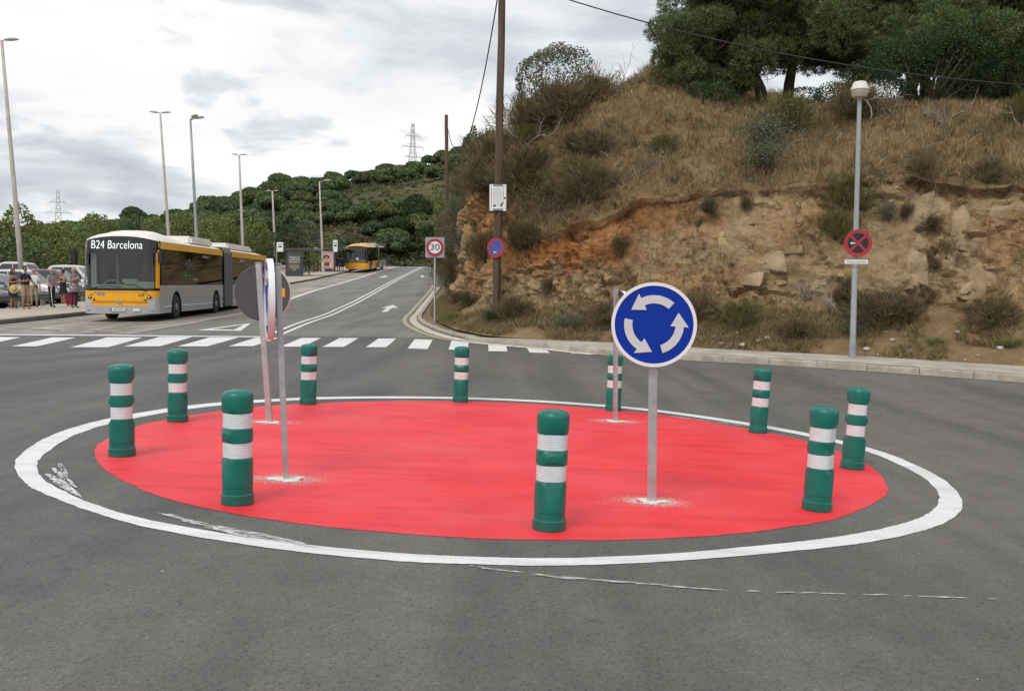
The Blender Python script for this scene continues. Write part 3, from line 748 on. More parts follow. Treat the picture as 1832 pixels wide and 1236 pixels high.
# surface colours: earth and rock kinds, carried as masks with shapes of their own
def hill_mat():
    m, t, b = mat_new('hill_earth_and_rock')
    tcn = N(t, 'ShaderNodeTexCoord'); src = tcn.outputs['Object']
    def noise(sc, det=6, ro=.62, stretch=None):
        s2 = src
        if stretch:
            mp = N(t, 'ShaderNodeMapping'); mp.inputs['Scale'].default_value = stretch; t.links.new(src, mp.inputs[0]); s2 = mp.outputs[0]
        n = N(t, 'ShaderNodeTexNoise'); n.inputs['Scale'].default_value = sc; n.inputs['Detail'].default_value = det; n.inputs['Roughness'].default_value = ro
        t.links.new(s2, n.inputs['Vector']); return n.outputs[0]
    def attr(nm):
        a = N(t, 'ShaderNodeAttribute'); a.attribute_name = nm; return a.outputs['Fac']
    rock = ramp(t, [(.28, (.21, .14, .072)), (.42, (.37, .25, .13)), (.55, (.47, .335, .185)), (.66, (.56, .43, .265)), (.8, (.40, .295, .17))], noise(1.1, 9, .7)).outputs[0]
    rock = mixc(t, ramp(t, [(.40, 0.), (.62, .85)], noise(.6, 6, .6)).outputs[0], rock, (.45, .345, .205))
    orange = ramp(t, [(.3, (.26, .10, .036)), (.5, (.44, .19, .068)), (.7, (.52, .295, .13))], noise(1.6, 8, .68)).outputs[0]
    face = mixc(t, attr('orange'), rock, orange)
    fine = ramp(t, [(.3, .70), (.5, 1.0), (.72, 1.28)], noise(9, 8, .75)).outputs[0]
    face = mixc(t, 1., face, fine, 'MULTIPLY')
    # thin dark fissure lines
    for sc_, st_, dk in ((1.3, (1, 1, .6), .42), (3.6, (1, 1, .7), .30)):
        mp = N(t, 'ShaderNodeMapping'); mp.inputs['Scale'].default_value = st_; mp.inputs['Rotation'].default_value = (.25, .35, 0)
        nz = N(t, 'ShaderNodeTexNoise'); nz.inputs['Scale'].default_value = 2.2; nz.inputs['Detail'].default_value = 5; t.links.new(src, nz.inputs['Vector'])
        wv = mixc(t, .22, src, nz.outputs['Color'], 'ADD'); t.links.new(wv, mp.inputs[0])
        vo = N(t, 'ShaderNodeTexVoronoi', feature='DISTANCE_TO_EDGE'); vo.inputs['Scale'].default_value = sc_; t.links.new(mp.outputs[0], vo.inputs['Vector'])
        ck = ramp(t, [(.0, dk), (.035, 0.)], vo.outputs['Distance']).outputs[0]
        ck = mixc(t, 1., ck, ramp(t, [(.42, 0.), (.58, 1.)], noise(1.3, 4)).outputs[0], 'MULTIPLY')
        face = mixc(t, ck, face, (.055, .034, .018))
    soil = ramp(t, [(.3, (.085, .055, .032)), (.7, (.185, .122, .07))], noise(4, 6)).outputs[0]
    grass = ramp(t, [(.3, (.16, .115, .06)), (.5, (.26, .19, .10)), (.7, (.35, .25, .135))], noise(1.3, 8, .7)).outputs[0]
    grass = mixc(t, ramp(t, [(.48, 0.), (.68, .55)], noise(.5, 5)).outputs[0], grass, (.15, .125, .06))
    c = mixc(t, attr('slope'), face, grass)
    c = mixc(t, attr('soil'), c, soil)
    scree = ramp(t, [(.3, (.20, .14, .075)), (.55, (.33, .23, .125)), (.75, (.42, .30, .175))], noise(2.4, 8, .7)).outputs[0]
    c = mixc(t, attr('scree'), c, scree)
    t.links.new(c, b.inputs['Base Color'])
    b.inputs['Roughness'].default_value = .95; b.inputs['Specular IOR Level'].default_value = .12
    bp = N(t, 'ShaderNodeBump'); bp.inputs['Strength'].default_value = 1.0; bp.inputs['Distance'].default_value = .13
    mp = N(t, 'ShaderNodeMapping'); mp.inputs['Rotation'].default_value = (.3, .5, .2); mp.inputs['Scale'].default_value = (1, 1, 1.5)
    nw = N(t, 'ShaderNodeTexNoise'); nw.inputs['Scale'].default_value = 1.6; nw.inputs['Detail'].default_value = 4; t.links.new(src, nw.inputs['Vector'])
    t.links.new(mixc(t, .3, src, nw.outputs['Color'], 'ADD'), mp.inputs[0])
    vb = N(t, 'ShaderNodeTexVoronoi', feature='F1', distance='CHEBYCHEV'); vb.inputs['Scale'].default_value = 3.4; t.links.new(mp.outputs[0], vb.inputs['Vector'])
    hs = N(t, 'ShaderNodeMath', operation='MULTIPLY'); t.links.new(vb.outputs['Distance'], hs.inputs[0]); hs.inputs[1].default_value = .55
    ha = N(t, 'ShaderNodeMath', operation='ADD'); t.links.new(noise(6, 10, .75), ha.inputs[0]); t.links.new(hs.outputs[0], ha.inputs[1])
    t.links.new(ha.outputs[0], bp.inputs['Height']); t.links.new(bp.outputs[0], b.inputs['Normal'])
    return m
MAT['hill'] = hill_mat()
hill = mesh_obj('hillside', pp, HF, MAT['hill'], smooth=False)
tag(hill, kind='structure')
hill.data.polygons.foreach_set('use_smooth', np.ones(len(hill.data.polygons), dtype=bool))
if (sum(hill.data.polygons[i].normal.z for i in range(0, len(hill.data.polygons), 97)) < 0): hill.data.flip_normals()
hill.data.set_sharp_from_angle(angle=R(27))
def put_attr(nm, a):
    at_ = hill.data.attributes.new(nm, 'FLOAT', 'POINT'); at_.data.foreach_set('value', a.astype(np.float32))
sxy = np.repeat(sv, nv_)
nz_ = fbm(pp * 1.6, 4, 81)
left = sstep(_s[4] - 1.0, _s[6], sxy) * (1 - sstep(_s[8], _s[10], sxy) * .75)     # iron-red earth by the corner
org = np.clip(left * sstep(2.6 + nz_ * 1.2, 3.8 + nz_, K) * 1.1 + .35 * sstep(.1, .4, fbm(pp * .7 + 4, 4, 82)) * (K < 4.5), 0, 1)
put_attr('orange', org)
put_attr('slope', np.clip(sstep(4.75, 5.1, K + nz_ * .25), 0, 1))
put_attr('soil', np.clip(np.exp(-((K + nz_ * .8 - 4.55) / .40) ** 2) * (.45 + 1.1 * fbm(pp * .8 + 3, 3, 83)), 0, 1))
put_attr('scree', np.clip(1 - sstep(1.3, 2.3, K + nz_ * .7), 0, 1))
bvh = BVHTree.FromPolygons([tuple(p) for p in pp], [tuple(q) for q in HF])
def drop(x, y, default=None):
    h = bvh.ray_cast(Vector((x, y, 60)), Vector((0, 0, -1)))
    return h[0].z if h[0] is not None else (g1(x, y) if default is None else default)

# ---- angular slabs standing out of the cut face, each a part of the hillside
MAT['slab'] = M('rock_slab', (.30, .21, .112), .95, var=.4, scale=2.6, bump=1., bscale=9, tint=(.42, .31, .175), spec=.15)
MAT['slab_grey'] = M('grey_rock_slab', (.31, .23, .135), .95, var=.38, scale=2.4, bump=1., bscale=9, tint=(.45, .345, .215), spec=.15)
SLABS = [(9.94, 22.71, 3.35, .62, 1.5, 1), (10.42, 22.58, 3.55, .6, 1.1, 1), (9.71, 22.11, 2.4, .55, 1.4, 1), (10.36, 22.09, 2.63, .6, 1.0, 1), (10.75, 22.0, 3.1, .55, 1.2, 1), (9.86, 23.0, 3.9, .5, .6, 1), (6.06, 24.25, 3.58, .7, .5, 0), (6.55, 23.86, 3.12, .8, .6, 0), (6.96, 23.82, 3.55, .6, .45, 0), (6.15, 23.98, 2.69, .7, .6, 0), (6.64, 23.61, 2.39, .7, .7, 1), (5.63, 24.27, 2.99, .5, .7, 0), (7.14, 23.41, 2.81, .5, .5, 0), (5.57, 24.72, 3.77, .5, .4, 0), (5.74, 24.04, 2.25, .5, .5, 1), (6.79, 23.6, 1.9, .6, .4, 0), (6.16, 23.67, 1.96, .6, .45, 1), (11.09, 21.65, 2.22, .7, .8, 1), (11.58, 21.92, 3.43, .8, .6, 1), (9.32, 23.23, 3.66, .5, .5, 0), (4.8, 25.42, 3.98, .4, .35, 0), (4.05, 25.35, 2.28, .5, .4, 0), (2.59, 26.24, 2.46, .45, .35, 0), (1.36, 26.91, 1.98, .5, .4, 0), (10.73, 21.41, 1.69, .6, .5, 1), (7.65, 23.13, 1.75, .6, .5, 1), (8.12, 22.88, 1.8, .6, .5, 1), (4.86, 24.8, 2.42, .5, .5, 0), (3.35, 25.97, 3.08, .4, .4, 0), (.56, 27.94, 2.0, .45, .4, 0)]
random.seed(77)
for (x, y, z, w_, h_, gr) in SLABS:
    for rep in range(2 if gr and w_ > .5 else 1):
        sc_ = 1.0 if rep == 0 else random.uniform(.35, .6)
        ox, oz = (0, 0) if rep == 0 else (random.uniform(-1, 1) * w_ * .8, random.uniform(-.7, .7) * h_)
        bm = bmesh.new()
        for k in range(22):
            a = [random.uniform(-1, 1) for _ in range(3)]
            ax = random.randrange(3); a[ax] = math.copysign(1, a[ax]) * random.uniform(.86, 1)
            bm.verts.new((a[0] * w_ * .52 * sc_, a[1] * .17 * sc_, a[2] * h_ * .5 * sc_ * (1 + .25 * a[0])))
        r_ = bmesh.ops.convex_hull(bm, input=bm.verts[:])
        bmesh.ops.delete(bm, geom=list({v for v in bm.verts if not v.link_faces}), context='VERTS')
        bmesh.ops.bevel(bm, geom=bm.edges[:], offset=.012, segments=1, affect='EDGES')
        q = Vector((x + ox * .9, y - ox * .42, z + oz))
        hit = bvh.find_nearest(q)
        c = hit[0] if hit[0] is not None else q
        m_ = Matrix.Translation(c + Vector((.06, .115 if gr else .15, -.03))) @ Matrix.Rotation(R(-26) + random.uniform(-.22, .22), 4, 'Z') @ Matrix.Rotation(R(-17) + random.uniform(-.15, .15), 4, 'X') @ Matrix.Rotation(random.uniform(-.3, .3) - .15, 4, 'Y')
        MB().bm(bm).xf(m_).build('rock_slab', MAT['slab_grey' if gr else 'slab'], hill)
random.seed(8)

# ================================================================== ROUNDABOUT FURNITURE
MAT['green'] = M('bollard_green', (.004, .152, .114), .32, var=.16, scale=5, bump=.05, bscale=60)
MAT['band'] = M('reflective_band', (.68, .72, .75), .32, var=.06, scale=30)
MAT['galv'] = M('galvanised_steel', (.52, .53, .54), .42, metal=.75, var=.14, scale=9)
MAT['galv_dull'] = M('dull_steel', (.36, .38, .40), .55, metal=.45, var=.15, scale=6)
MAT['sign_back'] = M('sign_back_grey', (.070, .074, .080), .6, var=.10, scale=4)
MAT['sign_blue'] = M('sign_blue', (.002, .034, .345), .5, spec=.2)
MAT['sign_arrow'] = M('sign_arrow_white', (.63, .64, .66), .5)
MAT['sign_white'] = M('sign_white', (.82, .83, .84), .4)
MAT['sign_red'] = M('sign_red', (.42, .03, .045), .5, var=.08, scale=8)
MAT['sign_dark'] = M('sign_black', (.018, .020, .026), .45)
MAT['sticker'] = M('yellow_sticker', (.72, .38, .01), .5)
MAT['wood'] = M('creosoted_wood', (.105, .068, .044), .88, var=.45, scale=7, bump=.7, bscale=16, stretch=(1, 1, .06))
MAT['concrete_pole'] = M('pale_pole', (.50, .47, .42), .75, var=.14, scale=2.5)
MAT['lamp_white'] = M('lamp_cap', (.72, .71, .66), .5)
MAT['black'] = M('black_plastic', (.014, .014, .015), .5)
MAT['cable'] = M('cable_black', (.02, .02, .02), .6)

def bollard_mesh():
    Rr = .098
    lv = [(.0, .104, .2), (.008, .106, .2), (.062, .106, .2), (.068, .099, .2), (.104, .0985, .2), (.106, .096, .2), (.110, .096, .2), (.112, .0995, .2), (.265, .100, .2), (.298, .0985, .079), (.303, .0905, .0775),
          (.404, .0905, .0775), (.409, .0985, .080), (.432, .100, .2), (.468, .100, .2), (.492, .0985, .080), (.497, .0905, .0775), (.597, .0905, .0775), (.602, .0985, .080), (.632, .101, .2), (.70, .1015, .2), (.715, .100, .2), (.727, .094, .2), (.738, .078, .2), (.746, .048, .2), (.75, .012, .2)]
    return lv
def ring_loft(lv, n=40):
    mb = MB()
    for z, r, c in lv:
        for k in range(n):
            t = 2 * math.pi * k / n
            rr_ = min(r, c / max(abs(math.sin(t)), 1e-3)); mb.v.append((rr_ * math.cos(t), rr_ * math.sin(t), z))
    for i in range(len(lv) - 1):
        for k in range(n):
            k2 = (k + 1) % n; mb.f.append((i * n + k, i * n + k2, (i + 1) * n + k2, (i + 1) * n + k))
    mb.f.append(tuple(reversed(range(n)))); mb.f.append(tuple((len(lv) - 1) * n + k for k in range(n)))
    return mb
def band_levels(z0, z1):
    o = []
    for i in range(6):
        a = z0 + (z1 - z0) * i / 6; b = z0 + (z1 - z0) * (i + 1) / 6
        o += [(a + .001, .0922, .0792), (a + .004, .0935, .0803), (b - .003, .0935, .0803)]
    o.append((z1, .0922, .0792)); return o
BOL = [(-3.19, 7.46, .003, 'green bollard at the far left of the red island, nearest the scuffed ring paint'),
       (-3.46, 9.45, .010, 'green bollard second from the left, in front of the zebra crossing'),
       (-1.80, 5.98, .007, 'large near green bollard on the left beside the leaning sign posts'),
       (-2.53, 11.35, .022, 'small green bollard at the back just right of the grey sign posts'),
       (-.69, 12.30, .026, 'green bollard at the very back of the red island, under the kerb corner'),
       (1.34, 12.04, .035, 'green bollard at the back half hidden by the thin post behind the blue sign'),
       (2.85, 10.53, .057, 'leaning green bollard at the back right, between blue sign and street lamp'),
       (3.14, 8.37, .062, 'rightmost green bollard, leaning, half behind a dented one'),
       (2.21, 6.55, .054, 'leaning green bollard at the right front with a dented middle ring'),
       (.24, 5.66, .030, 'nearest green bollard at the front edge of the red island')]
proto = None
for i, (x, y, tl, lab) in enumerate(BOL):
    ang = math.atan2(y - 8.9, x + .14)
    if proto is None:
        proto = thing('bollard', lab, 'bollard', group='bollards around the red island')
        lv = bollard_mesh(); ring_loft(lv).build('body', MAT['green'], proto, smooth=35)
        for z0, z1 in ((.304, .403), (.498, .596)):
            ring_loft(band_levels(z0, z1)).build('reflective_band', MAT['band'], proto, smooth=40)
        b = proto
    else:
        b = copy_tree(proto); b['label'] = lab
    b.location = (x, y, g1(x, y) + .004)
    b.rotation_mode = 'QUATERNION'
    b.rotation_quaternion = Quaternion((0, 1, 0), tl) @ Quaternion((0, 0, 1), ang - math.pi / 2 + random.uniform(-.25, .25))
    if i == 8:   # dent pushed into the middle ring
        body = [c for c in bpy.data.objects if c.parent == b and c.name.startswith('body')][0]
        body.data = body.data.copy()
        for v in body.data.vertices:
            l = Vector((v.co.x, v.co.y)); w = b.rotation_quaternion @ Vector((v.co.x, v.co.y, 0))
            d = math.exp(-((v.co.z - .45) / .035) ** 2) * max(0, -w.y * 7 + w.x * 6) ** 2
            v.co.x *= 1 - min(.22, .30 * d); v.co.y *= 1 - min(.22, .30 * d)

def disc(mb, r, y0, y1, n=56, r2=None):
    """round plate facing -y between y0 (front) and y1"""
    pl = [(math.cos(2 * math.pi * k / n) * r, math.sin(2 * math.pi * k / n) * r) for k in range(n)]
    return mb.prism(pl, y0, y1)
def ringplate(mb, r0, r1, y0, y1, n=56):
    b = len(mb.v)
    for k in range(n):
        c, s_ = math.cos(2 * math.pi * k / n), math.sin(2 * math.pi * k / n)
        for r, y in ((r0, y1), (r0, y0), (r1, y0), (r1, y1)): mb.v.append((c * r, y, s_ * r))
    for k in range(n):
        k2 = (k + 1) % n
        for j in range(4):
            j2 = (j + 1) % 4; mb.f.append((b + k * 4 + j, b + k2 * 4 + j, b + k2 * 4 + j2, b + k * 4 + j2))
    return mb
def arc_arrow(mb, t0, t1, r, w, hl, hw, y0, y1):
    n = 14; te = t1 - hl
    out_ = [(math.cos(R(t0 + (te - t0) * i / n)) * (r + w), math.sin(R(t0 + (te - t0) * i / n)) * (r + w)) for i in range(n + 1)]
    inn = [(math.cos(R(t0 + (te - t0) * i / n)) * (r - w), math.sin(R(t0 + (te - t0) * i / n)) * (r - w)) for i in range(n + 1)]
    for i in range(n):
        mb.prism([out_[i], out_[i + 1], inn[i + 1], inn[i]], y0, y1)
    c = lambda a, q: (math.cos(R(a)) * q, math.sin(R(a)) * q)
    mb.prism([c(te, r + hw), c(t1, r + .012), c(te, r - hw)], y0, y1)
    return mb
def roundabout_plate(parent, M_):
    pb = disc(MB(), .292, -.012, .016).xf(M_).build('plate', MAT['sign_back'], parent, smooth=40)
    ringplate(MB(), .276, .300, -.024, .020).xf(M_).build('rim', MAT['sign_white'], parent, smooth=40)
    disc(MB(), .2985, .0205, .0225).xf(M_).build('back', MAT['sign_back'], parent, smooth=40)
    fc = disc(MB(), .277, -.018, -.0125).xf(M_).build('face', MAT['sign_blue'], parent, smooth=40)
    for k in range(3):
        arc_arrow(MB(), 48 + 120 * k, 147 + 120 * k, .180, .029, 31, .064, -.0225, -.0185).xf(M_).build('arrow', MAT['sign_arrow'], fc)
    mb = MB(); mb.box(-.03, .03, .023, .045, .16, .20); mb.box(-.03, .03, .023, .045, -.20, -.16)
    mb.box(-.012, .012, .023, .035, -.24, .24); mb.xf(M_).build('bracket', MAT['galv'], parent)
def splash(x, y, r, label_unused=None):
    """spilled mortar round a post foot: a ragged flat patch with spatter"""
    mb = MB(); n = 40
    pts = []
    for k in range(n):
        t = 2 * math.pi * k / n; q = r * (.72 + .28 * random.random()) * (1 + .25 * math.sin(t * 3 + x)); pts.append((x + q * math.cos(t) * 1.2, y + q * math.sin(t)))
    mb.add([(px, py, g1(px, py) + .008) for px, py in pts] + [(x, y, g1(x, y) + .016)], [(k, (k + 1) % n, n) for k in range(n)])
    up_fix_later = mb; mb = MB()
    for i in range(2600):
        t = random.uniform(0, 6.28); q = r * (.7 + abs(random.gauss(0, .60))); px, py = x + q * math.cos(t) * 1.6, y + q * math.sin(t); s_ = random.uniform(.0012, .0036)
        z = g1(px, py) + .0060
        mb.add([(px - s_, py - s_, z), (px + s_, py - s_ * .7, z), (px + s_ * .6, py + s_, z), (px - s_ * .8, py + s_ * .7, z)], [(0, 1, 2, 3)])
    sp_ = up_fix(mb.build('mortar_spatter', MAT['dust'], None, fix=False)); sp_['kind'] = 'stuff'
    o_ = up_fix(up_fix_later.build('mortar_splash', MAT['dust'], None, fix=False)); sp_.parent = o_
    return o_
def face_rot(nx, ny):
    """rotation taking local -y to (nx, ny)"""
    return math.atan2(nx, -ny)
def sign_post(name, label, base, top, h_c, nrm, h_post, spl, plate_off=.055, sticker=False):
    x, y = base; z0 = g1(x, y)
    t = thing(name, label, 'traffic sign', (x, y, z0), group='roundabout signs')
    lx, ly = (top[0] - x) / h_post, (top[1] - y) / h_post
    a = face_rot(*nrm); Rz = Matrix.Rotation(a, 4, 'Z')
    sh = Matrix.Identity(4); sh[0][2] = lx; sh[1][2] = ly
    MB().box(-.032, .032, -.021, .021, -.05, h_post, .006).xf(sh @ Rz).build('post', MAT['galv'], t, smooth=40)
    MB().box(-.036, .036, -.025, .025, h_post - .004, h_post + .012, .004).xf(sh @ Rz).build('cap', MAT['galv_dull'], t)
    n = Vector((nrm[0], nrm[1], 0)).normalized()
    c = Vector((lx * h_c, ly * h_c, h_c)) + n * (plate_off + .012)
    tilt = Matrix.Rotation(0, 4, 'X')
    roundabout_plate(t, Matrix.Translation(c) @ Rz)
    s_ = splash(x, y, spl); s_.parent = t; s_.location = (-x, -y, -z0)
    if sticker:
        m = Matrix.Translation(c) @ Rz
        MB().box(-.32 + .045, -.32 + .115, .0228, .0245, -.04, .05).xf(m @ Matrix.Translation((.03, 0, 0))).build('sticker', MAT['sticker'], t)
    return t
sign_post('roundabout_sign', 'blue round sign with three white curved arrows, facing the camera at the right', (1.02, 6.57), (1.015, 6.57), 1.285, (-.15, -.98), 1.40, .10)
sign_post('roundabout_sign', 'roundabout sign seen edge-on at left, blue face turned to the bus', (-1.68, 6.79), (-1.735, 6.79), 1.345, (-.949, -.315), 1.60, .12)
sign_post('roundabout_sign', 'grey back of a round sign with yellow sticker behind the edge-on sign', (-2.56, 9.65), (-2.665, 9.65), 1.37, (.05, 1.0), 1.68, .12, sticker=True)
sign_post('roundabout_sign', 'thin post behind the big blue sign with its round plate turned away', (1.25, 10.97), (1.235, 10.97), 1.27, (.97, .24), 1.60, .12)

# ================================================================== SIGNS AND POLES ALONG THE ROAD
# 30 km/h sign
x, y = -2.62, 31.0; zb = drop(x, y) 
t = thing('speed_limit_sign', 'round red-rimmed speed limit sign reading 30 on a steel post', 'traffic sign', (x, y, zb))
hc = 3.1 - zb
MB().tube([(0, 0, -.2), (0, 0, hc + .2)], .04, 10).build('post', MAT['galv'], t, smooth=40)
MB().box(-.32, .32, -.06, -.045, hc - .34, hc + .34).build('backing_panel', MAT['galv_dull'], t)
mt = Matrix.Translation((0, -.075, hc))
disc(MB(), .285, -.008, .012).xf(mt).build('plate', MAT['sign_white'], t, smooth=40)
ringplate(MB(), .205, .288, -.014, .005).xf(mt).build('red_ring', MAT['sign_red'], t, smooth=40)
text_mesh('numeral', '30', .30, MAT['sign_dark'], t, mt @ Matrix.Translation((0, -.011, 0)) @ Matrix.Rotation(R(90), 4, 'X'), .0015, xs=1.15)

def no_stop_plate(parent, mt, kind):
    """kind 'cross' = two red bars on black, 'slash' = one red bar on blue"""
    disc(MB(), .298, -.004, .012).xf(mt).build('plate', MAT['sign_back'], parent, smooth=40)
    ringplate(MB(), .222, .300, -.012, .0).xf(mt).build('red_ring', MAT['sign_red'], parent, smooth=40)
    disc(MB(), .224, -.0075, -.0045).xf(mt).build('face', MAT['sign_dark'] if kind == 'cross' else M('worn_blue', (.02, .10, .42), .5, var=.12, scale=9), parent, smooth=40)
    w = .026
    for a in ((45, -45) if kind == 'cross' else (-45,)):
        MB().box(-.225, .225, -.0105 - (.001 if a > 0 else 0), -.008, -w, w).xf(mt @ Matrix.Rotation(R(-a), 4, 'Y')).build('red_bar', MAT['sign_red'], parent)
    cx, cz = (-.115, .0) if kind == 'cross' else (-.02, -.13)
    MB().prism([(cx + .055, cz + .012), (cx - .01, cz + .012), (cx - .01, cz + .032), (cx - .06, cz), (cx - .01, cz - .032), (cx - .01, cz - .012), (cx + .055, cz - .012)], -.0135, -.012).xf(mt).build('arrow', MAT['sign_white'], parent)
# lamp post on the right pavement with its sign
x, y = 7.59, 20.40; zb = g1(x, y) + .13
t = thing('street_lamp', 'grey steel street lamp with lantern top on the right pavement', 'street lamp', (x, y, zb))
MB().tube([(0, 0, 0), (0, 0, .32)], .078, 16).build('base_collar', MAT['galv_dull'], t, smooth=40)
MB().tube([(0, 0, .3), (0, 0, 5.68)], [.066, .045], 14).build('pole', M('painted_pole', (.36, .385, .40), .55, var=.12, scale=3), t, smooth=40)
lan = MB().lathe([(.05, 5.66), (.07, 5.69), (.15, 5.72), (.175, 5.79), (.18, 5.87)], 20).build('lantern_bowl', M('lantern_bowl', (.42, .37, .28), .3, var=.2, scale=6), t, smooth=30)
lan.parent = t
MB().lathe([(.185, 5.87), (.195, 5.885), (.135, 6.045), (.12, 6.055), (.02, 6.06)], 20).build('lantern_cap', MAT['lamp_white'], t, smooth=30)
MB().tube([(.05, -.02, 5.70), (.15, -.03, 5.64), (.24, -.03, 5.50), (.27, -.03, 5.33), (.24, -.03, 5.25)], .012, 6).build('loose_cable', M('cable_grey', (.4, .38, .34), .6), t, smooth=True)
s = thing('no_stopping_sign', 'red-rimmed black no-stopping sign with red cross strapped to the lamp post', 'traffic sign', (x, y - .075, zb), rz=R(-6))
no_stop_plate(s, Matrix.Translation((.02, -.02, 2.70 - zb)), 'cross')
MB().box(-.05, .05, .0, .03, 2.60 - zb, 2.66 - zb).build('bracket', MAT['galv'], s)
s = thing('sign_plate', 'small white plate with one line of print below the no-stopping sign', 'sign plate', (x, y - .07, zb), rz=R(-6))
MB().box(-.25, .25, -.02, -.008, 2.245 - zb, 2.335 - zb, .003).build('plate', MAT['sign_white'], s)
text_mesh('print', 'Excepte autobus Bus', .05, MAT['sign_dark'], s, Matrix.Translation((0, -.022, 2.29 - zb)) @ Matrix.Rotation(R(90), 4, 'X'), .0005)
MB().tube([(0, .07, 2.2 - zb), (0, .07, 2.23 - zb)], .085, 12).build('clamp', MAT['galv'], s)

# utility poles
def utility_pole(x, y, zb, x1, ztop, r0, r1, label):
    t = thing('utility_pole', label, 'utility pole', (x, y, zb), group='wooden utility poles')
    n = 14; h = ztop - zb
    pts = [((x1 - x) * i / n + random.uniform(-.012, .012), random.uniform(-.01, .01), -.3 + (h + .3) * i / n) for i in range(n + 1)]
    MB().tube(pts, [r0 + (r1 - r0) * i / n + random.uniform(-.004, .004) for i in range(n + 1)], 14).build('trunk', MAT['wood'], t, smooth=45)
    return t
x, y = -.49, 27.7
zb = drop(x, y)
t = utility_pole(x, y, zb, -.37, 11.6, .135, .105, 'tall brown wooden utility pole at the corner of the cut bank')
MB().tube([(.06, -.12, .2), (.10, -.135, 3.4), (.12, -.12, 4.0)], .03, 7).build('conduit', MAT['wood'], t, smooth=True)
MB().box(.02, .22, -.16, .16, 10.1, 10.18).build('crossbar', MAT['galv_dull'], t)
s = thing('notice_board', 'tall white notice with black border and fine print high on the wooden pole', 'notice', (x + .03, y - .15, 4.41), rz=R(3))
MB().box(-.265, .265, -.012, .01, -.405, .405).build('panel', MAT['sign_dark'], s)
nb = MB().box(-.25, .25, -.016, -.0125, -.33, .33).build('sheet', M('weathered_white', (.82, .83, .82), .6, var=.10, scale=5), s)
for q in ((-.25, -.14, .335, .39), (.15, .25, .335, .39), (-.25, -.14, -.39, -.335), (.15, .25, -.39, -.335)):
    MB().box(q[0], q[1], -.016, -.0125, q[2], q[3]).build('corner_patch', MAT['sign_white'], s)
rx = Matrix.Rotation(R(90), 4, 'X')
text_mesh('heading', 'ATENCION', .075, MAT['sign_white'], s, Matrix.Translation((0, -.0145, .362)) @ rx, .0006)
text_mesh('footer', '600 67 90 00', .05, MAT['sign_white'], s, Matrix.Translation((0, -.0145, -.365)) @ rx, .0006)
MAT['print'] = M('print_grey', (.48, .48, .49), .7)
mb = MB()
for i in range(17):
    zz = .27 - i * .031; x0 = -.17 + random.uniform(0, .03)
    while x0 < .12:
        w = random.uniform(.02, .06); mb.box(x0, min(x0 + w, .14), -.0178, -.0165, zz - .006, zz + .006); x0 += w + .012
mb.build('fine_print', MAT['print'], nb)
mb = MB(); mb.box(-.20, -.19, -.018, -.0165, -.30, .30); mb.box(.165, .175, -.018, -.0165, -.1, .32); mb.box(.185, .235, -.018, -.0165, -.04, .02)
mb.prism([(.08, -.26), (.12, -.27), (.15, -.19), (.19, -.13), (.15, -.13), (.12, -.17), (.09, -.19)], -.018, -.0165); mb.prism([(-.14, -.27), (-.06, -.27), (-.05, -.22), (-.13, -.21)], -.018, -.0165)
mb.build('ink_marks', MAT['sign_dark'], nb)
s = thing('no_parking_sign', 'blue and red round no-parking sign nailed to the wooden pole', 'traffic sign', (x - .02, y - .16, 2.92), rz=R(-30))
no_stop_plate(s, Matrix.Identity(4), 'slash')
MB().box(-.04, .04, .012, .06, -.05, .05).build('bracket', MAT['galv'], s)
t2 = utility_pole(-4.25, 60.0, drop(-4.25, 60.0) - .2, -4.38, 13.2, .15, .11, 'distant wooden utility pole standing above the bushes up the road')
def sag(a, b, drp, n=28):
    a, b = Vector(a), Vector(b); return [a.lerp(b, i / n) + Vector((0, 0, -4 * drp * (i / n) * (1 - i / n))) for i in range(n + 1)]
o = MB().tube(sag((-.37, 27.7, 11.3), (-4.38, 60.0, 12.9), 3.6), .022, 5).build('overhead_cable', MAT['cable'], None, smooth=True)
tag(o, 'black cable sagging between the two wooden poles', 'cable', 'overhead cables')
o = MB().tube(sag((-.37, 27.7, 10.9), (30.0, 23.0, 8.4), 2.35), .020, 5).build('overhead_cable', MAT['cable'], None, smooth=True)
tag(o, 'black cable running from the pole to the right past the pines', 'cable', 'overhead cables')

# ---- tall lamps on the left
def head(mb_m, mb_g, c, d, L_, w):
    """flat pebble-shaped luminaire from c along direction d"""
    d = Vector(d).normalized(); s_ = Vector((-d.y, d.x, 0)); n = 9; ring = 10
    b = len(mb_m.v)
    for i in range(n + 1):
        u = i / n; r = w * (math.sin(math.pi * (.12 + .88 * u)) ** .55 if u < 1 else .05) * (1 if i else .5)
        for k in range(ring):
            t = 2 * math.pi * k / ring; mb_m.v.append(tuple(Vector(c) + d * (u * L_) + s_ * (math.cos(t) * r) + Vector((0, 0, math.sin(t) * r * (.62 if math.sin(t) > 0 else .28) + .10 * u * L_ * .8))))
    for i in range(n):
        for k in range(ring):
            k2 = (k + 1) % ring; mb_m.f.append((b + i * ring + k, b + i * ring + k2, b + (i + 1) * ring + k2, b + (i + 1) * ring + k))
    mb_m.f.append(tuple(b + k for k in range(ring))); mb_m.f.append(tuple(b + n * ring + k for k in range(ring)))
MAT['lamp_head'] = M('lamp_head', (.46, .45, .42), .5, var=.1, scale=4)
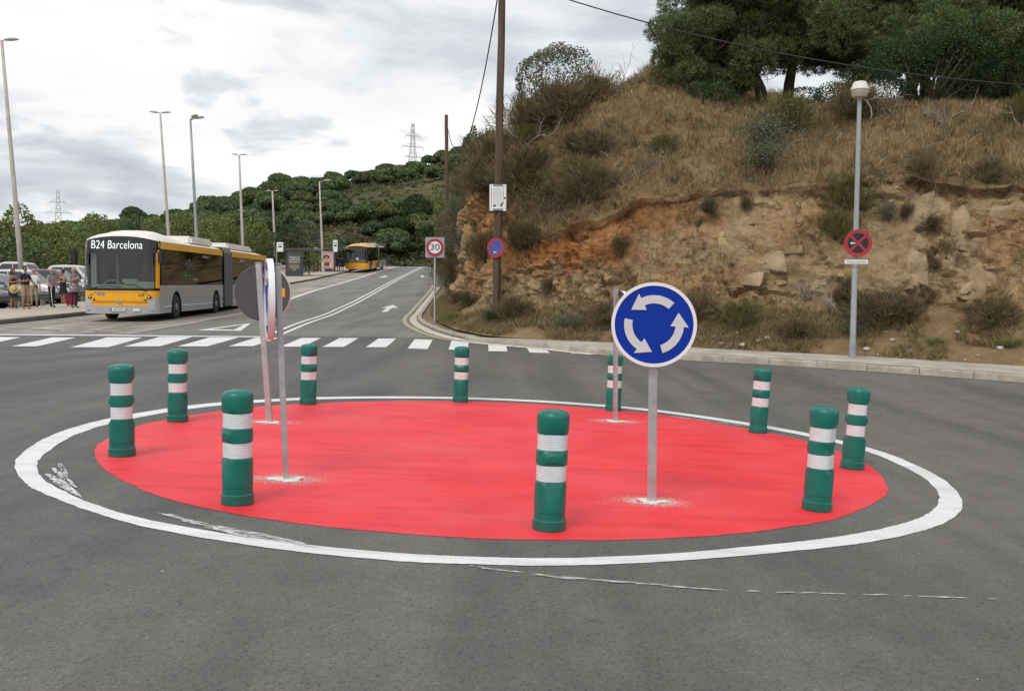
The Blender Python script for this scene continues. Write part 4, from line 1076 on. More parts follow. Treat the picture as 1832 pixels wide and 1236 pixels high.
def tall_lamp(base, top, label, heads, mat, r0=.14, r1=.07, sc=1.0):
    x, y, zb = base
    t = thing('street_lamp', label, 'street lamp', base, group='tall lamps on the left')
    d = Vector(top) - Vector(base)
    MB().tube([(0, 0, -.3), d * .33, d * .66, d], [r0, r0 * .8 + r1 * .2, (r0 + 2 * r1) / 3, r1], 10).build('pole', mat, t, smooth=True)
    MB().tube([(0, 0, 0), d * (1.2 / d.length)], r0 * 1.35, 10).build('base_sleeve', mat, t, smooth=40)
    for (dx_, dy_, arm, L_) in heads:
        dr = Vector((dx_, dy_, 0)).normalized(); e = d + dr * arm + Vector((0, 0, arm * .12))
        MB().tube([d - Vector((0, 0, .05)), e], .035 * sc, 6).build('arm', mat, t)
        mm = MB(); head(mm, None, e, dr, L_, .17 * sc); mm.build('lamp_head', MAT['lamp_head'], t, smooth=True)
    return t
def gl(x, y): return g1(x, y) + .1
tall_lamp((-25.55, 48, gl(-25.5, 48)), (-26.45, 48, 14.45), 'tallest pale double-headed lamp post at the far left behind the parked cars', [(1, .1, .12, .75), (-1, -.1, .12, .75)], MAT['concrete_pole'], .135, .075)
tall_lamp((-28.2, 76, gl(-28, 76)), (-29.0, 76, 16.3), 'pale double-headed lamp post rising behind the front of the near bus', [(1, .1, .1, .78), (-1, -.1, .1, .78)], MAT['concrete_pole'], .135, .075)
tall_lamp((-18.4, 54, gl(-18.4, 54)), (-18.85, 54, 11.65), 'blue-grey lamp post with both heads to the right, behind the near bus', [(1, -.25, .25, .70), (.75, -.9, .35, .70)], MAT['galv_dull'], .11, .06)
tall_lamp((-31.0, 106, gl(-31, 106)), (-31.45, 106, 17.5), 'pale double-headed lamp post above the rear half of the near bus', [(1, .1, .1, .78), (-1, -.1, .1, .78)], MAT['concrete_pole'], .18, .10)
tall_lamp((-33.0, 128, gl(-33, 128)), (-33.4, 128, 15.9), 'smallest double-headed lamp post, beyond the bus stop flag', [(1, .1, .1, .78), (-1, -.1, .1, .78)], MAT['concrete_pole'], .18, .10)
tall_lamp((-20.75, 100.7, gl(-20.8, 100.7)), (-21.15, 100.7, 13.9), 'pale single-armed lamp post at the platform kerb beside the advertising panel', [(1, -.2, .5, .9)], MAT['concrete_pole'], .135, .075)

# ---- pylons on the skyline
MAT['pylon'] = M('pylon_haze_grey', (.55, .56, .58), .6)  # light grey stands in for distance haze
def pylon(x, y, zb, h, label):
    t = thing('pylon', label, 'pylon', (x, y, zb), rz=R(25), group='power pylons on the skyline')
    mb = MB(); r = h * .0030
    wd = lambda u: h * (.078 * (1 - u) ** 1.35 + .013)
    lev = [0, .16, .30, .42, .53, .62, .70, .78, .86, .94, 1.0]
    C4 = [(-1, -1), (1, -1), (1, 1), (-1, 1)]
    for a, b in zip(lev[:-1], lev[1:]):
        for k in range(4):
            p = lambda kk, u: (C4[kk][0] * wd(u), C4[kk][1] * wd(u), u * h)
            mb.tube([p(k, a), p(k, b)], r, 4, False); mb.tube([p(k, a), p((k + 1) % 4, b)], r * .6, 4, False); mb.tube([p((k + 1) % 4, a), p(k, b)], r * .6, 4, False)
    mb.build('lattice', MAT['pylon'], t)
    for u, w in ((.60, .10), (.72, .135), (.85, .09)):
        m2 = MB(); z = u * h
        for s_ in (-1, 1):
            m2.tube([(0, wd(u), z), (s_ * w * h, 0, z)], r * .8, 4, False); m2.tube([(0, -wd(u), z), (s_ * w * h, 0, z)], r * .8, 4, False); m2.tube([(0, 0, z + .05 * h), (s_ * w * h, 0, z)], r * .7, 4, False)
            m2.tube([(s_ * w * h, 0, z), (s_ * w * h, 0, z - .035 * h)], r * .9, 4, False)
        m2.build('crossarm', MAT['pylon'], t)
tz = lambda x, y: float(terrain(np.array([x]), np.array([y]))[0])
pylon(-45.8, 420, tz(-45.8, 420) - 2, 80 - tz(-45.8, 420) + 2, 'pale lattice power pylon on the ridge left of the wooden poles')
pylon(-296, 600, tz(-296, 600), 69 - tz(-296, 600), 'small lattice power pylon on the far left skyline')

# ================================================================== VEGETATION
def unit(n_):
    v = rng.normal(size=(n_, 3)); return v / np.linalg.norm(v, axis=1)[:, None]
def perp(a):
    b = rng.normal(size=a.shape); b -= (b * a).sum(1)[:, None] * a; return b / np.maximum(np.linalg.norm(b, axis=1), 1e-6)[:, None]
def diamonds(C, size, asp, bias=None):
    """one small diamond leaf per centre"""
    n_ = len(C); a = unit(n_)
    if bias is not None: a = a * .8 + bias; a /= np.linalg.norm(a, axis=1)[:, None]
    b = perp(a); s_ = (size * rng.uniform(.6, 1.35, n_))[:, None]
    V = np.stack([C - a * s_, C + b * s_ * asp, C + a * s_, C - b * s_ * asp], 1).reshape(-1, 3)
    return V, np.arange(4 * n_).reshape(-1, 4)
def needles(C, D, L_, w, per, spread=.75):
    """tufts of narrow blades leaving each centre along its direction"""
    n_ = len(C) * per; c = np.repeat(C, per, 0); d = np.repeat(D, per, 0) + rng.normal(size=(n_, 3)) * spread
    d /= np.linalg.norm(d, axis=1)[:, None]; b = perp(d) * w; l = (L_ * rng.uniform(.6, 1.3, n_))[:, None]
    V = np.stack([c - b * .6, c + d * l * .55 - b, c + d * l, c + d * l * .5 + b], 1).reshape(-1, 3)
    return V, np.arange(4 * n_).reshape(-1, 4)
def lobe_points(lobes, dens, fill=.25):
    P, D = [], []
    LB = np.array([[*c, *r] for c, r in lobes])
    for c, r in lobes:
        r = np.array(r, float); c = np.array(c, float)
        k = int(dens * 4 * math.pi * ((r[0] * r[1]) ** 1.6 / 3 + (r[0] * r[2]) ** 1.6 / 3 + (r[1] * r[2]) ** 1.6 / 3) ** (1 / 1.6))
        u = unit(k); rad = 1 - fill * rng.random(k) ** 1.6
        rad *= 1 + .12 * fbm(u * 2.2 + c, 3, 3)
        p = c + u * r * rad[:, None]
        ok = np.ones(k, bool)
        near_ = LB[(np.abs(LB[:, :3] - c) < LB[:, 3:] + r).all(1)]
        for q in near_:
            if np.abs(q[:3] - c).max() < 1e-6: continue
            ok &= (((p - q[:3]) / (q[3:] * .80)) ** 2).sum(1) > 1
        P.append(p[ok]); D.append(u[ok])
    return np.concatenate(P), np.concatenate(D)
def lump(c, r, k=0, sub=2):
    bm = bmesh.new(); bmesh.ops.create_icosphere(bm, subdivisions=sub, radius=1)
    v = np.array([x.co[:] for x in bm.verts]); f = np.array([[q.index for q in x.verts] for x in bm.faces]); bm.free()
    v = v * (1 + .22 * fbm(v * 1.7 + np.array(c) * .37 + k, 3, 9))[:, None]
    return v * np.array(r) + np.array(c), f
def cat(parts):
    V, F, o = [], [], 0
    for v, f in parts: V.append(v); F.append(f + o); o += len(v)
    return np.concatenate(V), np.concatenate(F)
MAT['pine_near'] = leaf_mat('pine_needles', [(.075, .105, .042), (.125, .165, .062), (.18, .225, .085), (.25, .29, .12)], .6, .18)
MAT['pine_far'] = leaf_mat('far_pine_needles', [(0.072, 0.109, 0.051), (0.105, 0.147, 0.062), (0.147, 0.190, 0.080), (0.193, 0.226, 0.098)], .75, .12)
MAT['broadleaf'] = leaf_mat('broad_leaves', [(0.096, 0.144, 0.044), (0.152, 0.194, 0.061), (0.215, 0.252, 0.077), (0.291, 0.312, 0.107)], .6, .25)
MAT['darkleaf'] = leaf_mat('dark_leaves', [(0.028, 0.048, 0.017), (0.048, 0.073, 0.025), (0.073, 0.101, 0.036)], .6, .15)
MAT['olive'] = leaf_mat('grey_green_leaves', [(0.101, 0.121, 0.074), (0.149, 0.169, 0.111), (0.209, 0.223, 0.155), (0.081, 0.095, 0.054)], .6, .2)
MAT['broom'] = leaf_mat('dry_broom_twigs', [(0.101, 0.070, 0.041), (0.169, 0.121, 0.068), (0.230, 0.169, 0.095), (0.176, 0.162, 0.074)], .8, .1)
MAT['yellowgreen'] = leaf_mat('yellow_green_broom', [(0.108, 0.102, 0.036), (0.180, 0.162, 0.054), (0.132, 0.144, 0.054), (0.228, 0.192, 0.084)], .8, .15)
MAT['straw'] = leaf_mat('dry_grass_blades', [(.13, .088, .042), (.22, .155, .075), (.31, .225, .115), (.42, .32, .18), (.19, .165, .075)], .8, .2, patch=(.55, (.95, .93, .92), (1.45, 1.47, 1.5)))
MAT['verge_grass'] = leaf_mat('verge_grass_blades', [(.16, .125, .062), (.25, .19, .095), (.34, .26, .135), (.17, .155, .07), (.44, .345, .20)], .8, .2)
MAT['brush'] = leaf_mat('brown_olive_brush', [(.085, .058, .035), (.13, .092, .055), (.12, .105, .055), (.19, .14, .085)], .85, .1, patch=(.5, (1.0, .95, .9), (1.5, 1.5, 1.35)))
MAT['roots'] = leaf_mat('hanging_roots', [(.075, .050, .030), (.13, .09, .052), (.20, .14, .085)], .9, .05)
MAT['pine_shade'] = M('pine_shade_core', (.022, .034, .014), .95, var=.5, scale=6, bump=.8, bscale=9)  # shade inside the crowns, put into a dark colour
MAT['bark'] = M('pine_bark', (.075, .055, .042), .9, var=.35, scale=6, bump=.6, bscale=14)
MAT['greytwig'] = M('grey_dead_wood', (.30, .26, .21), .85, var=.3, scale=8)
MAT['browntwig'] = M('brown_twigs', (.105, .075, .05), .9, var=.3, scale=8)

# ---- twig systems
def branchy(mb, p, d, L_, r, depth, spread, gnarl, tips, n=5, sides=5, up=.15):
    pts = [Vector(p)]; d = Vector(d).normalized()
    for i in range(n):
        d = (d + Vector((random.gauss(0, gnarl), random.gauss(0, gnarl), random.gauss(0, gnarl) + up * .3))).normalized()
        pts.append(pts[-1] + d * (L_ / n))
    mb.tube(pts, [r * (1 - .65 * i / n) for i in range(n + 1)], sides, cap=False)
    if depth <= 0:
        tips.append((pts[-1], d)); return
    for k in range(random.randint(2, 4)):
        i = random.randint(max(1, n // 3), n)
        nd = (d + Vector((random.gauss(0, spread), random.gauss(0, spread), random.gauss(0, spread) + up))).normalized()
        branchy(mb, pts[i], nd, L_ * random.uniform(.5, .75), r * .5, depth - 1, spread, gnarl, tips, max(3, n - 1), max(3, sides - 1), up)
def shrub_proto(kind):
    """unit-size shrub (about 1 m tall): returns (branch mesh, foliage mesh, mats)"""
    mb = MB(); tips = []
    if kind == 'dead':
        for i in range(5):
            a = random.uniform(0, 6.28); branchy(mb, (0, 0, -.05), (math.cos(a) * .8, math.sin(a) * .8, .9), .55, .022, 3, .75, .28, tips, up=.12)
        return mb, None, MAT['greytwig'], None
    for i in range(6):
        a = random.uniform(0, 6.28); e = random.uniform(.3, 1.0); branchy(mb, (random.uniform(-.1, .1), random.uniform(-.1, .1), -.05), (math.cos(a) * e, math.sin(a) * e, 1), .42, .02, 2, .55, .18, tips)
    T = np.array([t[0][:] for t in tips]); D = np.array([t[1][:] for t in tips])
    if kind == 'broom':
        C = np.repeat(T, 5, 0) + rng.normal(size=(len(T) * 5, 3)) * .09; d = np.repeat(D, 5, 0) * .6 + np.array([0, 0, .7])
        base = np.stack([rng.normal(0, .25, 240), rng.normal(0, .25, 240), rng.uniform(0, .55, 240)], 1); bd = base * np.array([1.2, 1.2, 0]) + np.array([0, 0, .6])
        V, F = needles(np.concatenate([C, base]), np.concatenate([d, bd]), .26, .006, 6, .38)
        return mb, (V, F), MAT['browntwig'], MAT['broom']
    if kind == 'yellowgreen':
        base = np.stack([rng.normal(0, .22, 320), rng.normal(0, .22, 320), rng.uniform(.05, .75, 320)], 1); bd = base * np.array([1.0, 1.0, 0]) + np.array([0, 0, .7])
        V, F = needles(np.concatenate([T, base]), np.concatenate([D, bd]), .24, .007, 6, .35)
        return mb, (V, F), MAT['browntwig'], MAT['yellowgreen']
    C = np.repeat(T, 46, 0) + rng.normal(size=(len(T) * 46, 3)) * .085
    low = np.stack([rng.normal(0, .24, 1100), rng.normal(0, .24, 1100), np.abs(rng.normal(.38, .22, 1100))], 1)
    C = np.concatenate([C, low]); V, F = diamonds(C, .019 if kind == 'olive' else .024, .45)
    return mb, (V, F), MAT['browntwig'], {'olive': MAT['olive'], 'dark': MAT['darkleaf'], 'green': MAT['broadleaf']}[kind]
PROTO = {}
def shrub(kind, x, y, size, label, group=None, z=None, wide=1.0, tilt=None, var=None):
    key = (kind, var if var is not None else random.randrange(3))
    z = drop(x, y) if z is None else z
    t = thing('dead_shrub' if kind == 'dead' else 'shrub', label, 'shrub', (x, y, z - .03), random.uniform(0, 6.28), group)
    if tilt: t.rotation_euler = (tilt[0], tilt[1], random.uniform(0, 6.28))
    if key not in PROTO:
        mb, fol, bm_, fm = shrub_proto(kind)
        b = mb.build('branches', bm_, None, smooth=True, fix=False)
        f_ = mesh_obj('foliage', fol[0], fol[1], fm) if fol is not None else None
        PROTO[key] = (b.data, f_.data if f_ else None)
        bpy.data.objects.remove(b)
        if f_: bpy.data.objects.remove(f_)
    bd, fd = PROTO[key]
    o = bpy.data.objects.new('branches', bd); COL.objects.link(o); o.parent = t
    if fd: o = bpy.data.objects.new('foliage', fd); COL.objects.link(o); o.parent = t
    t.scale = (size * wide, size * wide, size)
    return t

# ---- shrubs one can pick out on the bank
SH = [
  ('olive', .25, 33.8, 1.7, 1.0, 'smaller grey-green bush hugging the left foot of the skyline bush'),
 ('dark', 2.7, 33.2, 1.6, 1.0, 'dark green bush on the skyline below a bare branching twig'),
 ('dead', 3.2, 33.4, 2.3, .8, 'bare twisted branch sticking up into the sky above the bank'),
 ('dead', 4.1, 33.6, 1.7, .9, 'thin dead brush beside the brown mound left of the pines'),
 ('broom', 1.75, 31.5, 1.7, 1.1, 'brown broom bush just under the skyline bush'),
 ('broom', 2.6, 31.9, 1.5, 1.1, 'greyish broom bush right of the brown one under the skyline'),
 ('broom', .35, 32.6, 1.9, 1.0, 'wiry dry bush beside the pole level with its wire'),
 ('dead', .45, 31.3, 1.8, 1.0, 'gnarled dark dead bush beside the wooden pole'),
 ('broom', -.75, 33.9, 1.6, .9, 'round dry bush silhouetted left of the wooden pole'),
 ('broom', .30, 30.3, 1.4, 1.2, 'brown brush right of the pole above the notice'),
 ('yellowgreen', .75, 29.6, 1.0, 1.3, 'yellowish broom right of the notice board'),
 ('broom', 1.3, 28.6, 1.1, 1.4, 'dark dry brush overhanging the orange earth by the pole'),
 ('broom', .35, 28.9, 1.1, 1.3, 'dry brush over the orange earth beside the no-parking sign'),
 ('broom', 2.0, 27.4, .9, 1.4, 'low dark brush on the lip where the orange earth begins'),
 ('broom', -.9, 31.0, 1.2, 1.1, 'dry brush on the bank left of the no-parking sign'),
 ('broom', -1.3, 32.6, 1.5, 1.0, 'straw-coloured brush on the bank above the 30 sign'),
 ('olive', 7.35, 26.2, 1.6, 1.15, 'leafy green bush on the dry slope left of the lamp lantern'),
 ('olive', 6.9, 25.2, 1.3, 1.3, 'grey-green bush spilling down the slope below the leafy one'),
 ('yellowgreen', 8.0, 27.3, 1.3, 1.1, 'pale yellow-green bush on the ridge left of the lamp lantern'),
 ('broom', 10.3, 27.6, 1.35, 1.1, 'straw-brown bush directly behind the lamp lantern'),
 ('dead', 11.1, 27.2, 1.7, .9, 'pale dead branches right of the lamp lantern'),
 ('dead', 12.3, 26.2, 1.4, 1.1, 'fan of dead brown stems below the dark pines'),
 ('dead', 14.0, 25.4, 1.8, 1.0, 'grey dead shrub at the right edge below the pines'),
 ('yellowgreen', 14.2, 25.8, 1.0, 1.0, 'small yellow bush among dead branches at the right edge'),
 ('yellowgreen', 8.55, 23.55, 1.1, 1.0, 'yellow-green broom growing on the rock behind the lamp pole'),
 ('yellowgreen', 8.15, 23.2, .9, 1.0, 'small green bush on the rock left of the lamp pole'),
 ('olive', 9.35, 23.0, .7, .9, 'little grey-green bush on the rock right of the no-stopping sign'),
 ('dead', 7.5, 23.1, 1.0, 1.1, 'tangle of pale roots and dead stems hanging on the rock left of the lamp'),
 ('dead', 8.2, 22.4, 1.5, .9, 'bare brown bush behind the no-stopping sign'),
 ('dark', -.55, 27.0, .62, 1.2, 'small green bush at the foot of the wooden pole'),
 ('broom', .15, 26.7, .8, 1.3, 'dark brush right of the wooden pole foot'),
 ('olive', 1.6, 25.0, .55, 1.7, 'low green-grey brush at the bank foot between pole and blue sign'),
 ('broom', 2.6, 24.9, .9, 1.4, 'brown brush at the bank foot just left of the blue sign'),
 ('broom', 4.6, 23.6, 1.0, 1.3, 'brown brush at the bank foot just right of the blue sign'),
 ('yellowgreen', 5.7, 22.9, .75, 1.4, 'straw-green brush at the bank foot left of the lamp'),
 ('broom', 6.9, 22.1, .6, 1.5, 'low dark clump at the bank foot left of the lamp base'),
 ('broom', 8.75, 21.9, 1.0, 1.3, 'dark brush at the bank foot right of the lamp base'),
 ('broom', 9.2, 21.9, .8, 1.3, 'brown brush on the scree right of the lamp base'),
 ('olive', 8.1, 21.7, .6, 1.3, 'grey-green brush immediately behind the lamp base'),
 ('broom', 10.9, 20.9, .8, 1.3, 'brown brush on the scree at the right edge'),
 ('green', 11.0, 20.25, .32, 2.2, 'bright low weeds behind the pavement at the right edge'),
 ('green', 9.6, 20.75, .28, 2.2, 'bright low weeds behind the pavement near the lamp'),
 ('green', -.15, 25.2, .20, 1.5, 'tiny green weed growing from the kerb at the corner'),
 ('green', -2.0, 30.0, .55, 1.2, 'green grass clump beside the 30 sign post'),
 ('dark', -1.45, 31.3, .7, 1.0, 'dark green bush right of the 30 sign post'),
 ('broom', -1.9, 33.6, .7, 1.0, 'dry verge brush just behind the 30 sign'),
 ('broom', 11.4, 22.4, .8, 1.0, 'dark tuft clinging to the rock face at the right edge'),
 ('broom', 10.2, 22.9, .7, 1.0, 'dark tuft on the grey slab right of the lamp'),
]
for k, x, y, s_, w, lab in SH: shrub(k, x, y, s_, lab, 'shrubs on the road bank', wide=w)
for i in range(22):
    sI = rng.integers(np.searchsorted(sv, _s[5]), np.searchsorted(sv, _s[9])); kI = rng.integers(80, 118); p = G[sI, kI]
    shrub(random.choice(['broom', 'broom', 'yellowgreen', 'dead']), float(p[0]), float(p[1]), random.uniform(.5, 1.1), 'low dry bush in the grass of the upper slope', 'low bushes on the upper slope', z=float(p[2]), wide=1.3)
# small alike tufts rooted in the rock face
for i in range(16):
    sI = rng.integers(np.searchsorted(sv, _s[2]), np.searchsorted(sv, _s[7])); kI = rng.integers(24, 66)
    p = G[sI, kI]; n_ = -D_[sI]
    shrub(random.choice(['broom', 'broom', 'dead']), float(p[0] + n_[0] * .05), float(p[1] + n_[1] * .05), random.uniform(.3, .55), 'dry brown tuft rooted in the cut rock face', 'tufts on the rock face', z=float(p[2]), tilt=(R(55), 0))
# bushes along the bank further up the road
for i in range(44):
    y = 36 + 70 * (i / 44) ** 1.35 + random.uniform(-.8, .8)
    sI = int(np.argmin(np.abs(P_[:, 1] - y) + (sv < _s[8]) * 999)); kI = random.choice([26, 34, 50, 70, 82, 92, 105])
    p = G[sI, kI]; far_ = y > 52
    k = random.choice(['broom', 'dark', 'broom', 'olive'] if not far_ else ['dark', 'dark', 'broom', 'green'])
    shrub(k, float(p[0]) - .1, float(p[1]), random.uniform(1.0, 2.0) * (1.45 if far_ else 1), 'bush on the shaded bank further up the road', 'bushes up the road bank', z=float(p[2]) - .1, wide=1.1)

# ---- dry grass: uncountable blades
def scatter(weight, n_, smin=0, smax=None):
    """random points on hillside quads, by area times weight (per v column), s range in metres"""
    q0, q1, q2 = G[:-1, :-1], G[1:, :-1], G[:-1, 1:]
    ar = np.linalg.norm(np.cross(q1 - q0, q2 - q0), axis=2) * weight
    si = (sv[:-1] >= smin) & (sv[:-1] <= smax); ar = ar * si[:, None]
    ix = rng.choice(ar.size, n_, p=(ar / ar.sum()).ravel()); i, j = np.unravel_index(ix, ar.shape)
    a, b = rng.random(n_), rng.random(n_)
    p = q0[i, j] * (1 - a - b + a * b)[:, None] + q1[i, j] * (a * (1 - b))[:, None] + q2[i, j] * (b * (1 - a))[:, None] + G[1:, 1:][i, j] * (a * b)[:, None]
    return p, i, j
kc = (vk[:-1] + vk[1:]) / 2
smx = _s[12]
Pg, gi, gj = scatter(np.broadcast_to(((kc > 4.75) & (kc < 8.6)) * np.where(kc > 7.2, .5, 1.), (ns - 1, nv_ - 1)), 32000, 0, smx)
patch = fbm(Pg * .55, 3, 91); Pg = Pg[patch > -.5]; patch = patch[patch > -.5]
Dg = np.tile([0, -.12, 1.0], (len(Pg), 1)) + rng.normal(size=(len(Pg), 3)) * .16
V, F = needles(Pg, Dg, .27, .0075, 8, .40)
o = mesh_obj('dry_grass', V, F, MAT['straw']); tag(o, 'dry straw-coloured grass covering the upper slope of the bank', 'grass', kind='stuff')
Pl, li, lj = scatter(np.broadcast_to(np.exp(-((kc - 4.62) / .38) ** 2), (ns - 1, nv_ - 1)), 1500, 0, smx)
Dl = np.concatenate([-D_[li] * .7, np.full((len(Pl), 1), -.35)], 1) + rng.normal(size=(len(Pl), 3)) * .3
V, F = needles(Pl, Dl, .26, .007, 8, .45)
o = mesh_obj('hanging_roots', V, F, MAT['roots']); tag(o, 'dark brown roots and dead grass hanging over the lip of the cut', 'roots', kind='stuff')
Pf, fi, fj = scatter(np.broadcast_to((kc > .05) & (kc < 1.9), (ns - 1, nv_ - 1)).astype(float), 17000, 0, smx)
pn = fbm(Pf * .8, 3, 95); Pf = Pf[pn > -.22]
Df = np.tile([0, 0, 1.0], (len(Pf), 1)) + rng.normal(size=(len(Pf), 3)) * .25
V, F = needles(Pf, Df, .21, .0075, 8, .46)
o = mesh_obj('verge_grass', V, F, MAT['verge_grass']); tag(o, 'straggly grey-green and straw grass at the foot of the bank', 'grass', kind='stuff')
Pk, ki, kj = scatter(np.broadcast_to((kc > 1.9) & (kc < 4.3), (ns - 1, nv_ - 1)).astype(float), 9000, 0, smx)
pn = fbm(Pk * .9 + 20, 3, 97); Pk = Pk[pn > .06]; kk_ = ki[pn > .06]
Dk = np.concatenate([-D_[kk_] * .55, np.full((len(Pk), 1), .15)], 1) + rng.normal(size=(len(Pk), 3)) * .35
V, F = needles(Pk, Dk, .22, .006, 8, .5)
o = mesh_obj('bank_weeds', V, F, MAT['broom']); tag(o, 'thin dry weeds scattered over the rock face', 'weeds', kind='stuff')
# clumps of darker brush standing out of the grass
Pb, bi, bj = scatter(np.broadcast_to(((kc > 4.4) & (kc < 8.2)).astype(float), (ns - 1, nv_ - 1)), 2600, 0, smx)
pn = fbm(Pb * .42 + 50, 3, 99); Pb = Pb[pn > -.02]
Pb = np.repeat(Pb, 4, 0) + rng.normal(size=(len(Pb) * 4, 3)) * np.array([.13, .13, .04])
V, F = needles(Pb, np.tile([0, 0, 1.], (len(Pb), 1)) + rng.normal(size=(len(Pb), 3)) * .4, .36, .008, 7, .5)
o = mesh_obj('brush', V, F, MAT['brush']); tag(o, 'brown and olive brush standing in clumps among the dry grass', 'brush', kind='stuff')
# fallen pale sticks on the slope
for i in range(18):
    x, y = random.uniform(2, 14), 0
    sI = rng.integers(np.searchsorted(sv, _s[2]), np.searchsorted(sv, _s[8])); kI = rng.integers(80, 125); p = Vector(G[sI, kI])
    a = random.uniform(0, 6.28); L_ = random.uniform(.3, .8); mb = MB()
    pts = [p + Vector((math.cos(a) * L_ * t, math.sin(a) * L_ * t * .4, .10 + .16 * math.sin(3 * t) + random.uniform(0, .04))) for t in linsp(-.5, .5, 6)]
    mb.tube(pts, [.014, .018, .018, .015, .012, .007], 5)
    o = mb.build('fallen_stick', MAT['greytwig'], None, smooth=True); tag(o, 'pale dead stick lying in the dry grass on the slope', 'stick', 'sticks on the slope')
# loose stones at the foot
for i in range(40):
    sI = rng.integers(np.searchsorted(sv, _s[2]), np.searchsorted(sv, _s[8])); kI = rng.integers(1, 20); p = G[sI, kI]
    r_ = random.uniform(.03, .11); v, f_ = lump(p + np.array([0, 0, r_ * .3]), (r_, r_ * .8, r_ * .6), i, 1)
    o = mesh_obj('stone', v, f_, MAT['kerb'] if i % 3 else MAT['kerb_pale']); tag(o, 'small pale stone fallen at the foot of the bank', 'stone', 'stones at the bank foot')

# ---- big pines on the ridge
def px2w(px, py, Y):
    u, v = (px - 916) / 1640., (618 - py) / 1640.
    c, s_ = math.cos(_r), math.sin(_r); u, v = c * u - s_ * v, s_ * u + c * v
    cp, sp = math.cos(_p), math.sin(_p); k = Y / (cp + v * sp)
    return np.array([u * k, Y, 1.43 + (v * cp - sp) * k])
def ridge_pine(label, base, lobes, stems, seed, dens=95):
    random.seed(seed)
    x, y, z = base
    t = thing('pine_tree', label, 'tree', base, group='pines on the ridge')
    B = np.array(base); L_ = [(np.array(c) - B, r) for c, r in lobes]
    sub_ = []
    for c, r in L_:                      # every lobe breaks up into smaller clumps
        sub_.append((c, tuple(x * .74 for x in r)))
        for u in unit(15):
            k_ = random.uniform(.24, .44); sub_.append((c + u * np.array(r) * random.uniform(.62, .92), (r[0] * k_ * 1.2, r[1] * k_ * 1.2, r[2] * k_)))
    P, D = lobe_points(sub_, dens, .45)
    D = D * .8 + np.array([0, 0, .45])
    V, F = needles(P, D, .17, .011, 6, .55)
    mesh_obj('crown', V, F, MAT['pine_near'], t)
    cv, cf = cat([lump(c, tuple(x * .66 for x in r), j_, 2) for j_, (c, r) in enumerate(L_)]); mesh_obj('shade_core', cv, cf, MAT['pine_shade'], t, smooth=True)  # dark lumps added inside each lobe to block light
    mb = MB(); tips = []
    for st in stems:
        pts = [Vector(np.array(p) - B) for p in st]; mb.tube(pts, [.24 - .14 * i / (len(pts) - 1) for i in range(len(pts))], 9)
        for c, r in L_:
            if random.random() < .8:
                a = pts[random.randint(len(pts) // 2, len(pts) - 1)]; e = Vector(c); m_ = a.lerp(e, .5) + Vector((random.gauss(0, .25), random.gauss(0, .25), random.gauss(0, .2)))
                mb.tube([a, m_, e], [.09, .06, .025], 6)
                for q in range(5):
                    b0 = m_.lerp(e, random.random()); branchy(mb, b0, (random.gauss(0, 1), random.gauss(0, 1), random.gauss(-.2, .6)), random.uniform(.6, 1.2), .025, 1, .6, .2, tips, 4, 4)
    mb.build('trunk', MAT['bark'], t, smooth=True, fix=False)
def LBS(lst, Y0):
    o = []
    for i, (px, py, r) in enumerate(lst):
        Y = Y0 + random.uniform(-1.3, 1.3); o.append((px2w(px, py, Y), (r * Y / 1640 * 1.05, r * Y / 1640 * 1.2, r * Y / 1640 * .85)))
    return o
random.seed(21)
l1 = LBS([(1232, 60, 58), (1290, 15, 75), (1370, 5, 80), (1455, 25, 62), (1228, 128, 46), (1283, 108, 56), (1352, 68, 52), (1425, 70, 46), (1214, 176, 34), (1268, 168, 42), (1203, 95, 30), (1340, -75, 95), (1440, -60, 85), (1255, -50, 62), (1300, 150, 30), (1482, 62, 34), (1242, 190, 34), (1210, 140, 36), (1390, 40, 60), (1310, 60, 60), (1470, -10, 60), (1500, 20, 44), (1345, 104, 36), (1395, 98, 36), (1465, 96, 38), (1326, 148, 22), (1250, 100, 50), (1260, 205, 24), (1290, 195, 26)], 34.5)
b1_ = px2w(1375, 232, 34.0)
ridge_pine('big umbrella pine on the ridge left of the lamp, leaning trunk showing below', tuple(b1_), l1, [[b1_, px2w(1360, 160, 34), px2w(1335, 105, 34.2), px2w(1320, 40, 34.5), px2w(1330, -40, 34.5)], [px2w(1405, 232, 34.6), px2w(1412, 150, 34.6), px2w(1425, 80, 34.6), px2w(1430, -20, 34.6)]], 3)
l2 = LBS([(1532, 15, 58), (1605, 15, 70), (1685, 35, 68), (1545, 78, 50), (1512, 105, 30), (1605, 80, 52), (1562, 122, 34), (1640, -60, 95), (1550, -60, 70), (1510, 50, 46), (1650, 95, 46), (1580, 50, 60)], 33)
b2_ = px2w(1622, 225, 33)
ridge_pine('green pine behind the lamp lantern, crown reaching low', tuple(b2_), l2, [[b2_, px2w(1632, 150, 33), px2w(1625, 90, 33), px2w(1610, 0, 33)], [px2w(1652, 225, 33.4), px2w(1655, 150, 33.4), px2w(1665, 60, 33.4)]], 4)
l3 = LBS([(1722, 60, 72), (1795, 35, 80), (1860, 80, 80), (1692, 98, 44), (1755, 115, 58), (1825, 150, 60), (1890, 160, 70), (1780, -60, 95), (1880, -40, 95), (1735, 165, 40), (1790, 195, 46), (1950, 60, 110), (1700, 175, 34), (1840, 215, 50), (1750, 210, 40), (1690, 60, 60), (1900, 220, 60)], 31)
b3_ = px2w(1760, 262, 31)
ridge_pine('dark pine filling the upper right corner above the bank', tuple(b3_), l3, [[b3_, px2w(1765, 180, 31), px2w(1775, 90, 31), px2w(1790, 0, 31)], [px2w(1700, 250, 31.6), px2w(1695, 170, 31.6), px2w(1720, 90, 31.6)]], 5)
